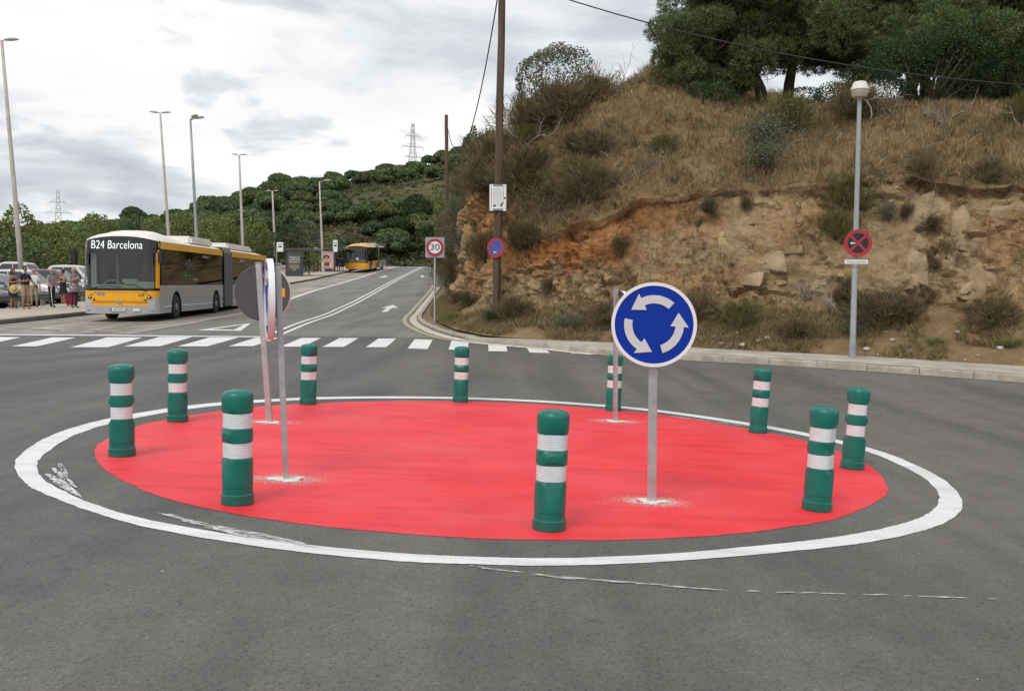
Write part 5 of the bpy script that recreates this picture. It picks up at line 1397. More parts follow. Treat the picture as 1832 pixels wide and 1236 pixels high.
def dense_bush(label, c, rx, rz_, mat, n_leaf, size, group=None, nlobes=7, name='shrub', catg='shrub', trunk=None, core=True):
    x, y, z = c; t = thing(name, label, catg, (x, y, z), random.uniform(0, 6.28), group)
    lb = []
    for i in range(nlobes):
        a = random.uniform(0, 6.28); q = random.uniform(.15, .62) * rx; rr_ = random.uniform(.38, .6) * rx
        lb.append((np.array([math.cos(a) * q, math.sin(a) * q, rz_ * random.uniform(.3, .85) + (trunk or 0)]), (rr_, rr_, rr_ * rz_ / rx * .75)))
    P, D = lobe_points(lb, n_leaf, .3); V, F = diamonds(P, size, .5, D * .5)
    mesh_obj('crown' if trunk is not None else 'foliage', V, F, mat, t)
    mb = MB()
    for c_, r_ in lb: mb.tube([(random.uniform(-.05, .05), random.uniform(-.05, .05), -.2), Vector(c_) * .55 + Vector((0, 0, .0)), Vector(c_)], [.05 + .02 * rx, .03 + .012 * rx, .012], 6)
    mb.build('trunk' if trunk is not None else 'branches', MAT['bark'], t, smooth=True, fix=False)
    return t
dense_bush('tall grey-green leafy bush on the skyline right of the wooden pole', (1.5, 34.2, drop(1.5, 34.2) - .3), 1.45, 2.75, MAT['olive'], 190, .048, 'shrubs on the road bank', 20)
dense_bush('dark undergrowth beneath the pine at the upper right', (13.0, 29.4, drop(13.0, 29.4) - .2), 2.2, 2.0, MAT['darkleaf'], 300, .034, 'undergrowth below the pines')  # dark leaf colour here carries the shade beneath the pines
dense_bush('dark undergrowth right of the lamp lantern below the pines', (11.3, 30.2, drop(11.3, 30.2) - .3), 1.7, 1.5, MAT['darkleaf'], 300, .034, 'undergrowth below the pines')
dense_bush('dark undergrowth cut by the right edge of the picture', (16.0, 28.6, drop(16.0, 28.6) - .2), 2.4, 2.1, MAT['darkleaf'], 300, .034, 'undergrowth below the pines')
dense_bush('dark bush under the big pine between its two trunks', (9.9, 32.2, drop(9.9, 32.2) - .2), 1.0, .8, MAT['darkleaf'], 300, .034, 'undergrowth below the pines')
dense_bush('dark bush on the ridge just left of the lamp lantern', (11.2, 32.4, drop(11.2, 32.4) - .2), 1.1, .9, MAT['darkleaf'], 300, .034, 'undergrowth below the pines')
dense_bush('dark bush below the left side of the big umbrella pine', (6.6, 31.6, drop(6.6, 31.6) - .2), 1.0, .9, MAT['darkleaf'], 300, .034, 'undergrowth below the pines')

# ---- far wooded hill
random.seed(5)
def far_pine_mesh(k):
    lb = [(np.array([0, 0, 5.3]), (2.6, 2.6, 1.3))]
    for i in range(9):
        a = i * 2.4 + random.uniform(-.3, .3); q = random.uniform(1.2, 2.6); r_ = random.uniform(1.1, 1.7)
        lb.append((np.array([math.cos(a) * q, math.sin(a) * q, 5.2 + random.uniform(-.7, .5) - .18 * q]), (r_, r_, r_ * .72)))
    P, D = lobe_points(lb, 9, .2)
    leaf = diamonds(P, .30, .55, D * .35)
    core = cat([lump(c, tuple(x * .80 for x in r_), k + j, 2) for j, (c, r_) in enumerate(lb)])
    quads = np.concatenate([core[1], core[1][:, 2:]], 1) if False else core[1]
    cr = mesh_obj('crown', *leaf, (MAT['pine_far'], MAT['pine_far'], MAT['far_dark'], MAT['far_light'])[k])
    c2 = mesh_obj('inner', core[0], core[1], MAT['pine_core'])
    # join core triangles and leaf diamonds in one crown mesh
    bm = bmesh.new(); bm.from_mesh(cr.data); bm.from_mesh(c2.data); bm.to_mesh(cr.data); bm.free()
    me = cr.data; bpy.data.objects.remove(cr); bpy.data.objects.remove(c2)
    mb = MB(); top = Vector((random.uniform(-.4, .4), random.uniform(-.4, .4), 4.8)); mb.tube([(0, 0, -.6), top * .5 + Vector((.12, 0, 0)), top], [.24, .18, .12], 7)
    for i in range(4):
        a = i * 1.6; mb.tube([top * .8, (math.cos(a) * 1.6, math.sin(a) * 1.6, 5.0)], [.1, .05], 5)
    o = mb.build('trunk', MAT['bark'], None, smooth=True); tm = o.data; bpy.data.objects.remove(o)
    return me, tm
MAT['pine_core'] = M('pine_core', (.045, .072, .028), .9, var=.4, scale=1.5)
MAT['far_dark'] = leaf_mat('far_dark_needles', [(0.052, 0.076, 0.043), (0.081, 0.108, 0.055), (0.116, 0.139, 0.073)], .75, .12)
MAT['far_light'] = leaf_mat('far_light_leaves', [(.085, .11, .04), (.115, .145, .052), (.15, .17, .07)], .75, .12)
FP = [far_pine_mesh(k) for k in range(4)]
def far_pine(x, y, s_, label, group, zs=1.0, z=None, sink=1.0):
    zz = tz(x, y) if z is None else z
    t = thing('pine_tree', label, 'tree', (x, y, zz - .3 - 2.0 * s_ * zs * sink), random.uniform(0, 6.28), group)
    cm, tm = random.choice(FP)
    for nm, me in (('crown', cm), ('trunk', tm)):
        o = bpy.data.objects.new(nm, me); COL.objects.link(o); o.parent = t
    t.scale = (s_, s_, s_ * zs); return t
placed = []
def try_place(x, y, d):
    if any((x - a) ** 2 + (y - b) ** 2 < d * d for a, b in placed): return False
    placed.append((x, y)); return True
n_p = 0; tries = 0
while n_p < 295 and tries < 9000:
    tries += 1
    Y = 152 + 192 * random.random() ** .8; u = random.uniform(-.60, .005); x = u * Y
    clear = (-.185 < u < -.065 and 205 < Y < 285)
    if clear and random.random() < .93: continue
    if u > -.075 and Y < 200: continue
    if not try_place(x, Y, 4.2 if not clear else 8): continue
    far_pine(x, Y, random.uniform(.70, 1.20), 'round-crowned pine in the wood on the far hillside', 'pines on the far hill', random.uniform(.85, 1.1)); n_p += 1
for px, Y, s_, lab in ((240, 345, 1.5, 'lone umbrella pine on the skyline right of the two leftmost lamps'), (186, 350, 1.15, 'small lone umbrella pine on the skyline left of the bigger lone one'), (502, 352, 1.3, 'leaning pine standing above the ridge behind the thin lamp')):
    x = (px - 916) / 1640 * Y; far_pine(x, Y, s_, lab, 'lone skyline pines', 1.35, sink=0)
for px in (75, 100, 125, 145):
    Y = 300 + random.uniform(0, 12); far_pine((px - 916) / 1640 * Y, Y, random.uniform(.9, 1.2), 'pine in the dense clump on the left skyline under the small pylon', 'left skyline pine clump', 1.1)
# low scrub between the trees: uncountable
pts = []
for i in range(4200):
    Y = random.uniform(150, 335); u = random.uniform(-.6, .0)
    if -.185 < u < -.065 and 205 < Y < 285 and random.random() < .7: Y = 150 + random.random() * 50
    pts.append((u * Y, Y))
pts = np.array(pts); zt = terrain(pts[:, 0], pts[:, 1]); C = []
for (x, y), z in zip(pts, zt):
    r_ = random.uniform(.5, 1.5); k = 22; d_ = unit(k) * r_ * np.array([1, 1, .6]); d_[:, 2] = np.abs(d_[:, 2]); C.append(d_ + np.array([x, y, z]))
for nm, a_, b_, m_, lab in (('scrub', 0, 1600, 'yellowgreen', 'low olive and brown scrub between the pines of the far hill'), ('undergrowth', 1600, 4200, 'far_dark', 'dark green undergrowth filling the wood on the far hill')):
    V, F = diamonds(np.concatenate(C[a_:b_]), .42, .5); o = mesh_obj(nm, V, F, MAT[m_]); tag(o, lab, 'scrub', kind='stuff')

# ---- green belt behind the car park and trees at the road end
def belt(px, ytop, Y, w_px, mat, label, group, kind='tree', dens=26, size=.16, base=None):
    """tree placed at a bearing and distance, tall enough to reach its height in the view"""
    x = (px - 916) / 1640 * Y; zb = base if base is not None else g1(x, min(Y, 200)) + (tz(x, Y) - g1(x, Y) if Y > 150 else 0)
    ztop = 1.43 + (533 - .0087 * (916 - px) - ytop) / 1640 * Y; h = max(1.2, ztop - zb); rx = w_px / 2 / 1640 * Y
    t = dense_bush(label, (x, Y, zb), rx, h * (.95 if kind == 'bush' else .72), mat, dens, size, group, 9, 'tree' if kind == 'tree' else 'shrub', 'tree' if kind == 'tree' else 'shrub', trunk=(h * .22 if kind == 'tree' else None))
    return t
g_ = 'leafy trees behind the car park'; L0 = 'leafy green tree in the belt behind the parked cars'
belt(30, 380, 74, 110, MAT['broadleaf'], 'big leafy tree at the far left beside the tallest lamp', g_, 'bush')
belt(-40, 392, 70, 110, MAT['broadleaf'], 'leafy tree cut by the left edge of the picture', g_, 'bush')
for px, yt, Y, w in ((100, 402, 86, 80), (140, 412, 92, 70), (185, 396, 105, 80), (235, 392, 112, 80), (285, 398, 104, 70), (330, 395, 116, 80), (375, 400, 112, 70), (410, 396, 120, 70), (455, 402, 118, 60), (75, 424, 78, 60), (125, 434, 76, 60), (20, 430, 66, 70), (485, 414, 122, 50), (160, 440, 84, 60), (60, 440, 70, 60)):
    belt(px, yt, Y, w, random.choice([MAT['broadleaf'], MAT['broadleaf'], MAT['pine_far']]), L0, g_, 'bush')
belt(545, 392, 124, 78, MAT['olive'], 'wide grey-green tree right of the bus stop flag', g_, dens=30)
belt(515, 408, 118, 50, MAT['darkleaf'], 'dark tree behind the bus stop flag', g_)
belt(597, 425, 128, 32, MAT['broadleaf'], 'small bright tree above the second bus shelter', g_)
belt(565, 455, 104, 36, MAT['broadleaf'], 'round green bush between the two bus shelters', g_, 'bush')
belt(545, 462, 102, 30, MAT['darkleaf'], 'dark bush right of the first bus shelter', g_, 'bush')
belt(610, 448, 128, 36, MAT['darkleaf'], 'dark bush behind the second bus shelter', g_, 'bush')
g_ = 'trees at the end of the road'
for px, yt, Y, w, m_, lab in ((640, 420, 165, 55, 'broom', 'brown bush behind the far bus roof'), (720, 392, 168, 70, 'darkleaf', 'dark tree right of the far bus'), (750, 352, 176, 62, 'darkleaf', 'tall dark tree closing the end of the road'), (785, 346, 150, 34, 'broadleaf', 'bright conical tree just above the 30 sign'), (770, 405, 160, 60, 'darkleaf', 'dark tree behind the 30 sign'), (735, 430, 162, 60, 'darkleaf', 'low dark bush at the road end beside the bus'), (705, 440, 164, 40, 'broadleaf', 'green bush right behind the far bus'), (800, 420, 150, 30, 'darkleaf', 'dark bush at the right of the road end'), (690, 410, 180, 44, 'pine_far', 'pine behind the far bus'), (825, 300, 120, 36, 'darkleaf', 'dark tree top above the bank right of the far pole'), (838, 250, 105, 36, 'pine_far', 'dark pine top on the skyline left of the near wooden pole'), (815, 350, 115, 40, 'broom', 'brown thicket below the far pole')):
    belt(px, yt, Y, w, MAT[m_], lab, g_, 'tree' if yt < 400 else 'bush', 26, .20, base=(drop((px - 916) / 1640 * Y, Y, None) if px > 805 else None))

for i, (px, yt, Y, w) in enumerate(((700, 425, 172, 60), (722, 415, 178, 64), (745, 410, 170, 66), (765, 380, 182, 60), (790, 425, 158, 44), (760, 438, 158, 60), (725, 448, 159, 50), (800, 390, 165, 44), (690, 445, 166, 40), (778, 448, 156, 50))):
    belt(px, yt, Y, w, MAT['darkleaf'] if i % 3 else MAT['far_dark'], 'dark bush in the thicket closing the end of the road', 'thicket at the road end', 'bush', 24, .22)

# ================================================================== BUSES
MAT['bus_yellow'] = M('bus_yellow', (.90, .43, .012), .35, coat=.3, var=.05, scale=2)
MAT['bus_silver'] = M('bus_silver', (.40, .40, .41), .42, metal=.15, coat=.3, var=.10, scale=1.5)
MAT['bus_white'] = M('bus_roof_white', (.82, .80, .76), .5, var=.06, scale=1.5)
MAT['bus_pale'] = M('bumper_silver', (.50, .50, .52), .4, metal=.2, var=.08, scale=3)
MAT['bus_black'] = M('bus_black_gloss', (.012, .014, .016), .12, spec=.6)
MAT['rubber'] = M('tyre_rubber', (.022, .021, .020), .85)
MAT['rim'] = M('wheel_rim', (.33, .33, .33), .5, metal=.5, var=.2, scale=8)
MAT['bellows'] = M('bellows_grey', (.17, .165, .16), .8, var=.1, scale=3)
MAT['under'] = M('underbody', (.012, .012, .012), .9)
MAT['led'] = M('led_white', (.86, .92, .95), .5, emit=.75)
MAT['cabin'] = M('cabin_dark', (.030, .033, .034), .8)
MAT['cabin_pale'] = M('cabin_pale_green', (.50, .56, .50), .7, var=.08, scale=4)
MAT['seat'] = M('seat_teal', (.06, .17, .17), .8)
MAT['chrome'] = M('chrome', (.7, .7, .72), .18, metal=1.)
MAT['plate'] = M('number_plate', (.74, .74, .72), .5)
MAT['eu_blue'] = M('plate_blue', (.01, .05, .35), .5)
def glass_mat(name, tint, mixf, rough=.03):
    m, t, b = mat_new(name)
    tr = N(t, 'ShaderNodeBsdfTransparent'); tr.inputs[0].default_value = (*tint, 1)
    gl_ = N(t, 'ShaderNodeBsdfGlossy'); gl_.inputs['Roughness'].default_value = rough
    fr = N(t, 'ShaderNodeFresnel'); fr.inputs[0].default_value = 1.5
    ad = N(t, 'ShaderNodeMath', operation='ADD'); ad.inputs[1].default_value = mixf; t.links.new(fr.outputs[0], ad.inputs[0])
    mx = N(t, 'ShaderNodeMixShader'); t.links.new(ad.outputs[0], mx.inputs[0]); t.links.new(tr.outputs[0], mx.inputs[1]); t.links.new(gl_.outputs[0], mx.inputs[2])
    t.links.new(mx.outputs[0], t.nodes['Material Output'].inputs['Surface']); return m
MAT['windscreen'] = glass_mat('windscreen_glass', (.88, .92, .88), .035)
MAT['side_glass'] = glass_mat('tinted_side_glass', (.055, .062, .060), .04)

W = 1.275
def wheel(parent, x, y, z, r, w, side):
    """side +1: outer face towards +x"""
    t_ = bpy.data.objects.new('wheel', None)
    prof = [(r * .60, -w / 2), (r * .88, -w / 2), (r * .97, -w / 2 + .03), (r, -w / 2 + .07), (r, w / 2 - .07), (r * .97, w / 2 - .03), (r * .88, w / 2), (r * .60, w / 2)]
    m_ = Matrix.Translation((x, y, z)) @ Matrix.Rotation(R(90) * side, 4, 'Y')
    tyre = MB().lathe(prof, 28).xf(m_).build('wheel', MAT['rubber'], parent, smooth=40)
    MB().lathe([(r * .62, w / 2 - .09), (r * .62, w / 2 - .01), (r * .57, w / 2 + .004), (r * .52, w / 2 - .05), (r * .30, w / 2 - .06), (r * .26, w / 2 + .01), (r * .10, w / 2 + .02), (.01, w / 2 + .02)], 22).xf(m_).build('rim', MAT['rim'], tyre, smooth=40)
    bpy.data.objects.remove(t_)
    return tyre
def build_bus(name, label, loc, rot, st):
    bus = thing(name, label, 'bus', loc, rot=rot, group='yellow city buses')
    L1, J0, J1, L2 = st['L1'], st['L1'], st['J1'], st['L2']
    def FY(x, z):
        a = abs(x); y = .06 * (a / W) ** 2
        if a > .85: y += .27 * (1 - math.sqrt(max(0, 1 - ((a - .85) / .425) ** 2)))
        if z > 1.15: y += (min(z, 2.4) - 1.15) * .085
        if z > 2.4: y += (z - 2.4) * .22
        if z < .55: y += (.55 - z) * .12
        return y
    def patch(mb, x0, x1, z0, z1, off=0, nx=30, nz=5):
        f0 = z0 if callable(z0) else (lambda x: z0); f1 = z1 if callable(z1) else (lambda x: z1)
        return mb.grid(lambda x, u: (x, FY(x, f0(x) * (1 - u) + f1(x) * u) - off, f0(x) * (1 - u) + f1(x) * u), linsp(x0, x1, nx), linsp(0, 1, nz))
    def corner(x):
        a = abs(x); return .55 + (.29 * min(1, max(0, (a - .86) / .26)) if st['kind'] == 1 else .0)
    bot = st['bot']
    # front skin
    patch(MB(), -W, W, .28, corner if st['kind'] == 1 else .40, .012, 44).build('bumper', MAT['bus_pale'] if st['kind'] == 1 else MAT['bus_yellow'], bus, smooth=35)
    yp = patch(MB(), -W, W, corner if st['kind'] == 1 else .40, bot - .09, 0, 44).build('front_panel', MAT['bus_yellow'], bus, smooth=35)
    patch(MB(), -W + .005, W - .005, bot - .09, bot, .004, 40).build('black_strip', MAT['bus_black'], bus, smooth=35)
    patch(MB(), -1.19, 1.19, bot, 2.40, .0, 36, 8).build('windscreen', MAT['windscreen'], bus, smooth=35)
    for s_ in (-1, 1):
        patch(MB(), s_ * 1.185, s_ * W, bot, 2.5, .003, 8, 8).build('pillar', MAT['bus_yellow'] if (s_ > 0 and st['kind'] == 1) else MAT['bus_black'], bus, smooth=35)
        patch(MB(), s_ * 1.16, s_ * 1.19, bot, 2.40, .006, 4, 8).build('windscreen_frame', MAT['bus_black'], bus, smooth=35)
    dtop = lambda x: 2.97 - .17 * (abs(x) / W) ** 2.2
    dp = patch(MB(), -W, W, 2.40, dtop, .006, 44).build('display', MAT['bus_black'], bus, smooth=35)
    rx_ = Matrix.Rotation(R(90 - 11), 4, 'X')
    text_mesh('destination', st['dest'], st['dsize'], MAT['led'], dp, Matrix.Translation((st['dx'], FY(0, 2.66) - .022, 2.655)) @ rx_, .001, xs=.72, thin=-.005)
    if st['kind'] == 1:
        # panel seams, bonnet crease, lamps, emblem, plates, stickers, wipers
        mb = MB()
        for s_ in (-1, 1):
            pts = [(s_ * (.80 + .27 * t), 1.02 - .13 * t) for t in linsp(0, 1, 5)] + [(s_ * 1.09, .80), (s_ * 1.05, .70), (s_ * .93, .66), (s_ * .80, .67)]
            mb.tube([(x, FY(x, z) - .004, z) for x, z in pts], .007, 5)
        mb.tube([(x, FY(x, 1.03) - .003, 1.02 - .0 * x) for x in linsp(-.80, .80, 12)], .005, 5)
        mb.build('panel_seam', MAT['bus_black'], yp)
        MB().prism([(-.86, .735), (.86, .735), (.80, .70), (.72, .672), (-.72, .672), (-.80, .70)], FY(0, .7) + .0, FY(0, .7) - .012).build('crease', M('crease_amber', (.62, .26, .008), .4), yp)
        for s_ in (-1, 1):
            for hx, hz, hr in ((1.00, .86, .062), (.875, .775, .048)):
                hl = MB().lathe([(hr, 0), (hr, .02), (hr * .8, .03), (.005, .03)], 16).xf(Matrix.Translation((s_ * hx, FY(hx, hz) - .001, hz)) @ Matrix.Rotation(R(90), 4, 'X')).build('headlight', MAT['bus_black'], bus, smooth=40)
                MB().lathe([(hr * .55, .028), (hr * .5, .038), (.004, .044)], 14).xf(Matrix.Translation((s_ * hx, FY(hx, hz) - .001, hz)) @ Matrix.Rotation(R(90), 4, 'X')).build('lens', MAT['chrome'], hl, smooth=True)
            MB().box(s_ * 1.05 - .12, s_ * 1.05 + .12, FY(1.05, .45) - .03, FY(1.05, .45) + .02, .41, .425).build('bumper_crease', MAT['bus_silver'], bus)
        MB().prism([(.10 * math.cos(t * math.pi / 9), .70 + .05 * math.sin(t * math.pi / 9)) for t in range(18)], -.02, -.035).build('emblem', MAT['chrome'], bus, smooth=40)
        pl = MB().box(-.30, .20, -.035, -.022, .37, .48, .004).build('number_plate', MAT['plate'], bus)
        MB().box(-.30, -.255, -.0375, -.0355, .372, .478).build('plate_band', MAT['eu_blue'], pl)
        text_mesh('plate_number', '6371 KSY', .10, MAT['black'], pl, Matrix.Translation((-.02, -.037, .425)) @ Matrix.Rotation(R(90), 4, 'X'), .0008, xs=.85)
        p2 = MB().box(.46, .70, -.02, -.004, .36, .47, .004).build('sticker_plate', MAT['plate'], bus)
        text_mesh('sticker_print', 'SP 17', .07, MAT['print'], p2, Matrix.Translation((.58, -.0215, .415)) @ Matrix.Rotation(R(90), 4, 'X'), .0006)
        for i, xx in enumerate((-.70, -.555)):
            ic = MB().lathe([(.058, 0), (.058, .006), (.004, .006)], 18).xf(Matrix.Translation((xx, FY(xx, .97) - .002, .965)) @ Matrix.Rotation(R(90), 4, 'X')).build('access_sticker', MAT['eu_blue'], bus)
            MB().prism([(xx - .012, .93), (xx + .012, .93), (xx + .03, .975), (xx, 1.0), (xx - .02, .985)], FY(xx, .97) - .009, FY(xx, .97) - .0105).build('pictogram', MAT['plate'], ic)
        text_mesh('fleet_number', '628', .13, MAT['black'], bus, Matrix.Translation((.74, FY(.74, .93) - .006, .925)) @ Matrix.Rotation(R(90), 4, 'X'), .001)
        for pts in ([(-1.02, 1.10), (-.75, 1.20), (-.55, 1.24), (.10, 1.215)], [(.93, 1.05), (.75, 1.17), (.55, 1.28), (.10, 1.30), (-.05, 1.305)]):
            MB().tube([(x, FY(x, z) - .03, z) for x, z in pts], .013, 6).build('wiper', MAT['black'], bus, smooth=True)
    else:
        for s_ in (-1, 1):
            MB().prism([(s_ * .98 + .07 * math.cos(t * math.pi / 6), .62 + .07 * math.sin(t * math.pi / 6)) for t in range(12)], FY(1, .62) - .02, FY(1, .62) + .01).build('headlight', MAT['chrome'], bus)
        MB().box(-.26, .26, -.03, -.01, .36, .46).build('number_plate', MAT['plate'], bus)
        MB().box(-.05, .22, FY(0, 1.5) - .012, FY(0, 1.5) - .004, 1.36, 1.62).build('paper_notice', MAT['plate'], bus)
        MB().tube([(-.2, -.0, 1.16), (-.1, .06, 1.8), (.05, .1, 2.2)], .02, 6).build('wiper', MAT['black'], bus)
    # sides
    def ysb(z): return FY(W, z)
    wheels = st['wheels']; zb0 = .28
    def arch(y):
        for yw in wheels:
            d_ = abs(y - yw)
            if d_ < .60: return .46 + math.sqrt(max(0, .60 ** 2 - d_ ** 2)) * .98
        return zb0
    ztop = st['sill']
    for s_ in (-1, 1):
        for (a, b, mt_) in st['lower']:
            mb = MB(); ys_ = np.arange(a, b, .06).tolist() + [b]
            for y in ys_:
                zz = max(zb0, min(arch(y), ztop - .02)); y2 = max(y, FY(W, 1.0)) if a < .5 else y
                for u in (0, .5, 1): mb.v.append((s_ * (W - (.02 if u == 0 else 0)), y2, zz * (1 - u) + ztop * u))
            for i in range(len(ys_) - 1):
                for j in range(2): mb.f.append((i * 3 + j, i * 3 + 3 + j, i * 3 + 4 + j, i * 3 + 1 + j))
            mb.build('side_panel', MAT[mt_], bus)
        for a, b in st['stripe']:
            MB().box(s_ * W - .004, s_ * W + .004, a, b, .50, .535).build('white_stripe', MAT['sign_white'], bus)
            MB().box(s_ * W - .003, s_ * W + .003, a, b, .80, .806).build('seam', MAT['under'], bus)
        for a, b in st['panes']:
            MB().box(s_ * (W - .006) - .006, s_ * (W - .006) + .006, a + .008, b - .008, ztop + .002, 2.555).build('side_window', MAT['side_glass'], bus)
        for a, b in st['bands']:
            MB().add([(s_ * (W + .004), a, 2.555), (s_ * (W + .004), b, 2.555), (s_ * 1.235, b, 2.82), (s_ * 1.235, a, 2.82), (s_ * (W - .06), a, 2.555), (s_ * (W - .06), b, 2.555), (s_ * 1.18, b, 2.82), (s_ * 1.18, a, 2.82)],
                     [(0, 1, 2, 3), (4, 7, 6, 5), (0, 4, 5, 1), (3, 2, 6, 7), (0, 3, 7, 4), (1, 5, 6, 2)]).build('roof_band', MAT[st['band']], bus)
    # roof shells
    def roof(mb, a, b, tops, n=30):
        ty, tz_ = [p[0] for p in tops], [p[1] for p in tops]
        return mb.grid(lambda y, x: (x, y, 2.80 + (float(np.interp(y, ty, tz_)) - 2.80) * (1 - (abs(x) / 1.245) ** 3.2)), linsp(a, b, n), linsp(-1.24, 1.24, 21))
    fr_y = FY(0, 2.97)
    rt = st['rooftop']
    o = MB().grid(lambda x, u: (x, FY(x, dtop(x)) * (1 - u) + max(.55, FY(x, 2.8) + .12) * u, dtop(x) * (1 - u) + (2.80 + (float(np.interp(.55, [p[0] for p in rt], [p[1] for p in rt])) - 2.80) * (1 - (abs(x) / 1.245) ** 3.2)) * u + .05 * math.sin(math.pi * u)), linsp(-1.24, 1.24, 30), linsp(0, 1, 6)).build('roof_front', MAT[st['roofmat']], bus, smooth=40)
    roof(MB(), .5, L1, rt).build('roof', MAT[st['roofmat']], bus, smooth=True)
    roof(MB(), J1, L2, [(J1, 2.98), (L2 - .8, 2.98), (L2, 2.85)]).build('rear_roof', MAT[st['roof2']], bus, smooth=True)
    for (a, b, z1, w_) in st['pods']:
        MB().box(-w_, w_, a, b, 2.86, z1, .10).build('roof_pod', MAT[st['roof2']], bus, smooth=40)
    # bellows: ribbed frames
    mb = MB(); n = 17
    for i in range(n + 1):
        y = J0 + (J1 - J0) * i / n; k = .0 if i % 2 else -.05
        for (x, z) in ((-W - k * .2 + k, .32), (-W + k, 2.70), (-1.15 + k, 2.96 + k), (1.15 - k, 2.96 + k), (W - k, 2.70), (W - k, .32)): mb.v.append((x, y, z))
    for i in range(n):
        for j in range(5): mb.f.append((i * 6 + j, i * 6 + 6 + j, i * 6 + 7 + j, i * 6 + 1 + j))
    mb.build('bellows', MAT['bellows'], bus)
    # rear wall, underbody, cabin
    MB().box(-W + .01, W - .01, L2 - .02, L2 + .02, .34, 2.82).build('rear_wall', MAT['bus_yellow'], bus)
    MB().box(-1.0, 1.0, .5, L2 - .1, .26, .36).build('floor', MAT['under'], bus)
    for yw in wheels: MB().box(-.95, .95, yw - .62, yw + .62, .3, 1.05).build('wheel_housing', MAT['under'], bus)
    for yw in wheels:
        for s_ in (-1, 1): wheel(bus, s_ * 1.10, yw, .48, .485, .30, s_)
    MB().box(-1.15, 1.15, L2 - .3, L2 - .25, .4, 2.7).build('cabin_back', MAT['cabin'], bus)
    MB().box(-1.2, 1.2, 3.4, 3.45, .4, 1.5).build('partition', MAT['cabin'], bus)
    mb = MB(); mb.box(-1.13, 1.13, .36, .72, .95, bot + .12, .04); mb.box(.0, 1.10, .42, .75, bot + .10, bot + .22, .04); mb.box(-.10, .45, .44, .80, bot + .2, bot + .32, .05); mb.build('dashboard', MAT['cabin_pale'], bus)
    mb = MB(); mb.box(-1.15, -.97, .55, .62, .9, 2.4); mb.box(1.04, 1.15, .55, .62, .9, 2.4); mb.box(-.62, -.57, 1.5, 1.55, .5, 2.4); mb.build('pale_post', MAT['cabin_pale'], bus)  # wide side posts added to give the windscreen its light-green strips
    MB().tube([(-.95, .85, 1.2), (-.7, .85, 1.42), (-.4, .85, 1.44), (-.15, .85, 1.2)], .02, 6).build('handrail', MAT['cabin_pale'], bus)
    mb = MB(); mb.box(.30, 1.0, 1.3, 1.55, .6, 2.15, .06); mb.box(.45, .85, 1.28, 1.5, 1.75, 2.3, .08); mb.build('driver_seat', MAT['cabin'], bus)
    mb = MB(); mb.box(-.92, -.74, .9, .96, .5, 2.38); mb.build('door_leaf', MAT['cabin'], bus)
    for q in range(5):
        for xx in (-.9, -.42, .42, .9):
            MB().box(xx - .2, xx + .2, 3.6 + q * 1.0, 3.72 + q * 1.0, .8, 1.72, .04).build('seat', MAT['seat'], bus)
    MB().box(-1.2, 1.2, .6, L2 - .3, 2.44, 2.5).build('cabin_ceiling', MAT['cabin_pale'], bus)
    # mirrors
    for s_ in (-1, 1):
        MB().tube([(s_ * 1.2, .18, 2.55), (s_ * 1.38, .0, 2.60), (s_ * 1.47, -.05, 2.48)], .022, 6).build('mirror_arm', MAT['black'], bus, smooth=True)
        MB().box(s_ * 1.47 - .11, s_ * 1.47 + .11, -.12, .03, 1.98, 2.48, .05).build('mirror', MAT['black'], bus, smooth=40)
    return bus
ST1 = dict(kind=1, L1=9.05, J1=10.6, L2=18.2, bot=1.17, sill=1.27, dest='B24 Barcelona', dsize=.42, dx=-.10, wheels=[2.3, 7.9, 14.6],
           lower=[(.34, 9.05, 'bus_silver'), (10.6, 18.2, 'bus_silver')], stripe=[(.75, 1.66), (2.95, 7.25), (8.55, 9.0), (10.7, 13.9)],
           panes=[(.50, 1.62), (1.62, 3.9), (3.9, 5.7), (5.7, 7.4), (7.4, 9.05), (10.65, 12.6), (12.6, 14.6), (14.6, 16.4), (16.4, 18.15)],
           bands=[(.40, 9.05), (10.6, 18.2)], band='bus_yellow', roofmat='bus_white', roof2='bus_white',
           rooftop=[(0, 2.97), (.55, 3.10), (1.2, 3.22), (1.9, 3.25), (2.8, 3.18), (3.8, 3.05), (4.8, 2.98), (9.1, 2.98)], pods=[(5.3, 8.6, 3.24, .95), (11.2, 16.2, 3.22, .95)])
bus1 = build_bus('articulated_bus', 'yellow and silver articulated bus with a B24 Barcelona display, at the left kerb', (-13.64, 31.85, g1(-13.6, 32.5) - .01), (math.atan(.016), 0, R(3.3)), ST1)
# lettering on the driver's side glass
rs = Matrix.Rotation(R(90), 4, 'Z') @ Matrix.Rotation(R(90), 4, 'X')
MAT['decal_green'] = M('decal_green', (.07, .32, .09), .6); MAT['decal_white'] = M('decal_white', (.60, .60, .60), .6); MAT['decal_grey'] = M('decal_grey', (.24, .25, .25), .6)
text_mesh('side_lettering', 'Hibrid', .42, MAT['decal_green'], bus1, Matrix.Translation((1.279, 3.6, 1.62)) @ rs, .001, xs=.9)
text_mesh('side_slogan', 'bus del dia', .15, MAT['decal_white'], bus1, Matrix.Translation((1.279, 4.75, 1.50)) @ rs, .001)
text_mesh('side_address', 'AMB Barcelona', .14, MAT['decal_white'], bus1, Matrix.Translation((1.279, 6.2, 2.42)) @ rs, .001)
text_mesh('rear_address', 'AMB Barcelona', .14, MAT['decal_white'], bus1, Matrix.Translation((1.279, 12.6, 2.42)) @ rs, .001)
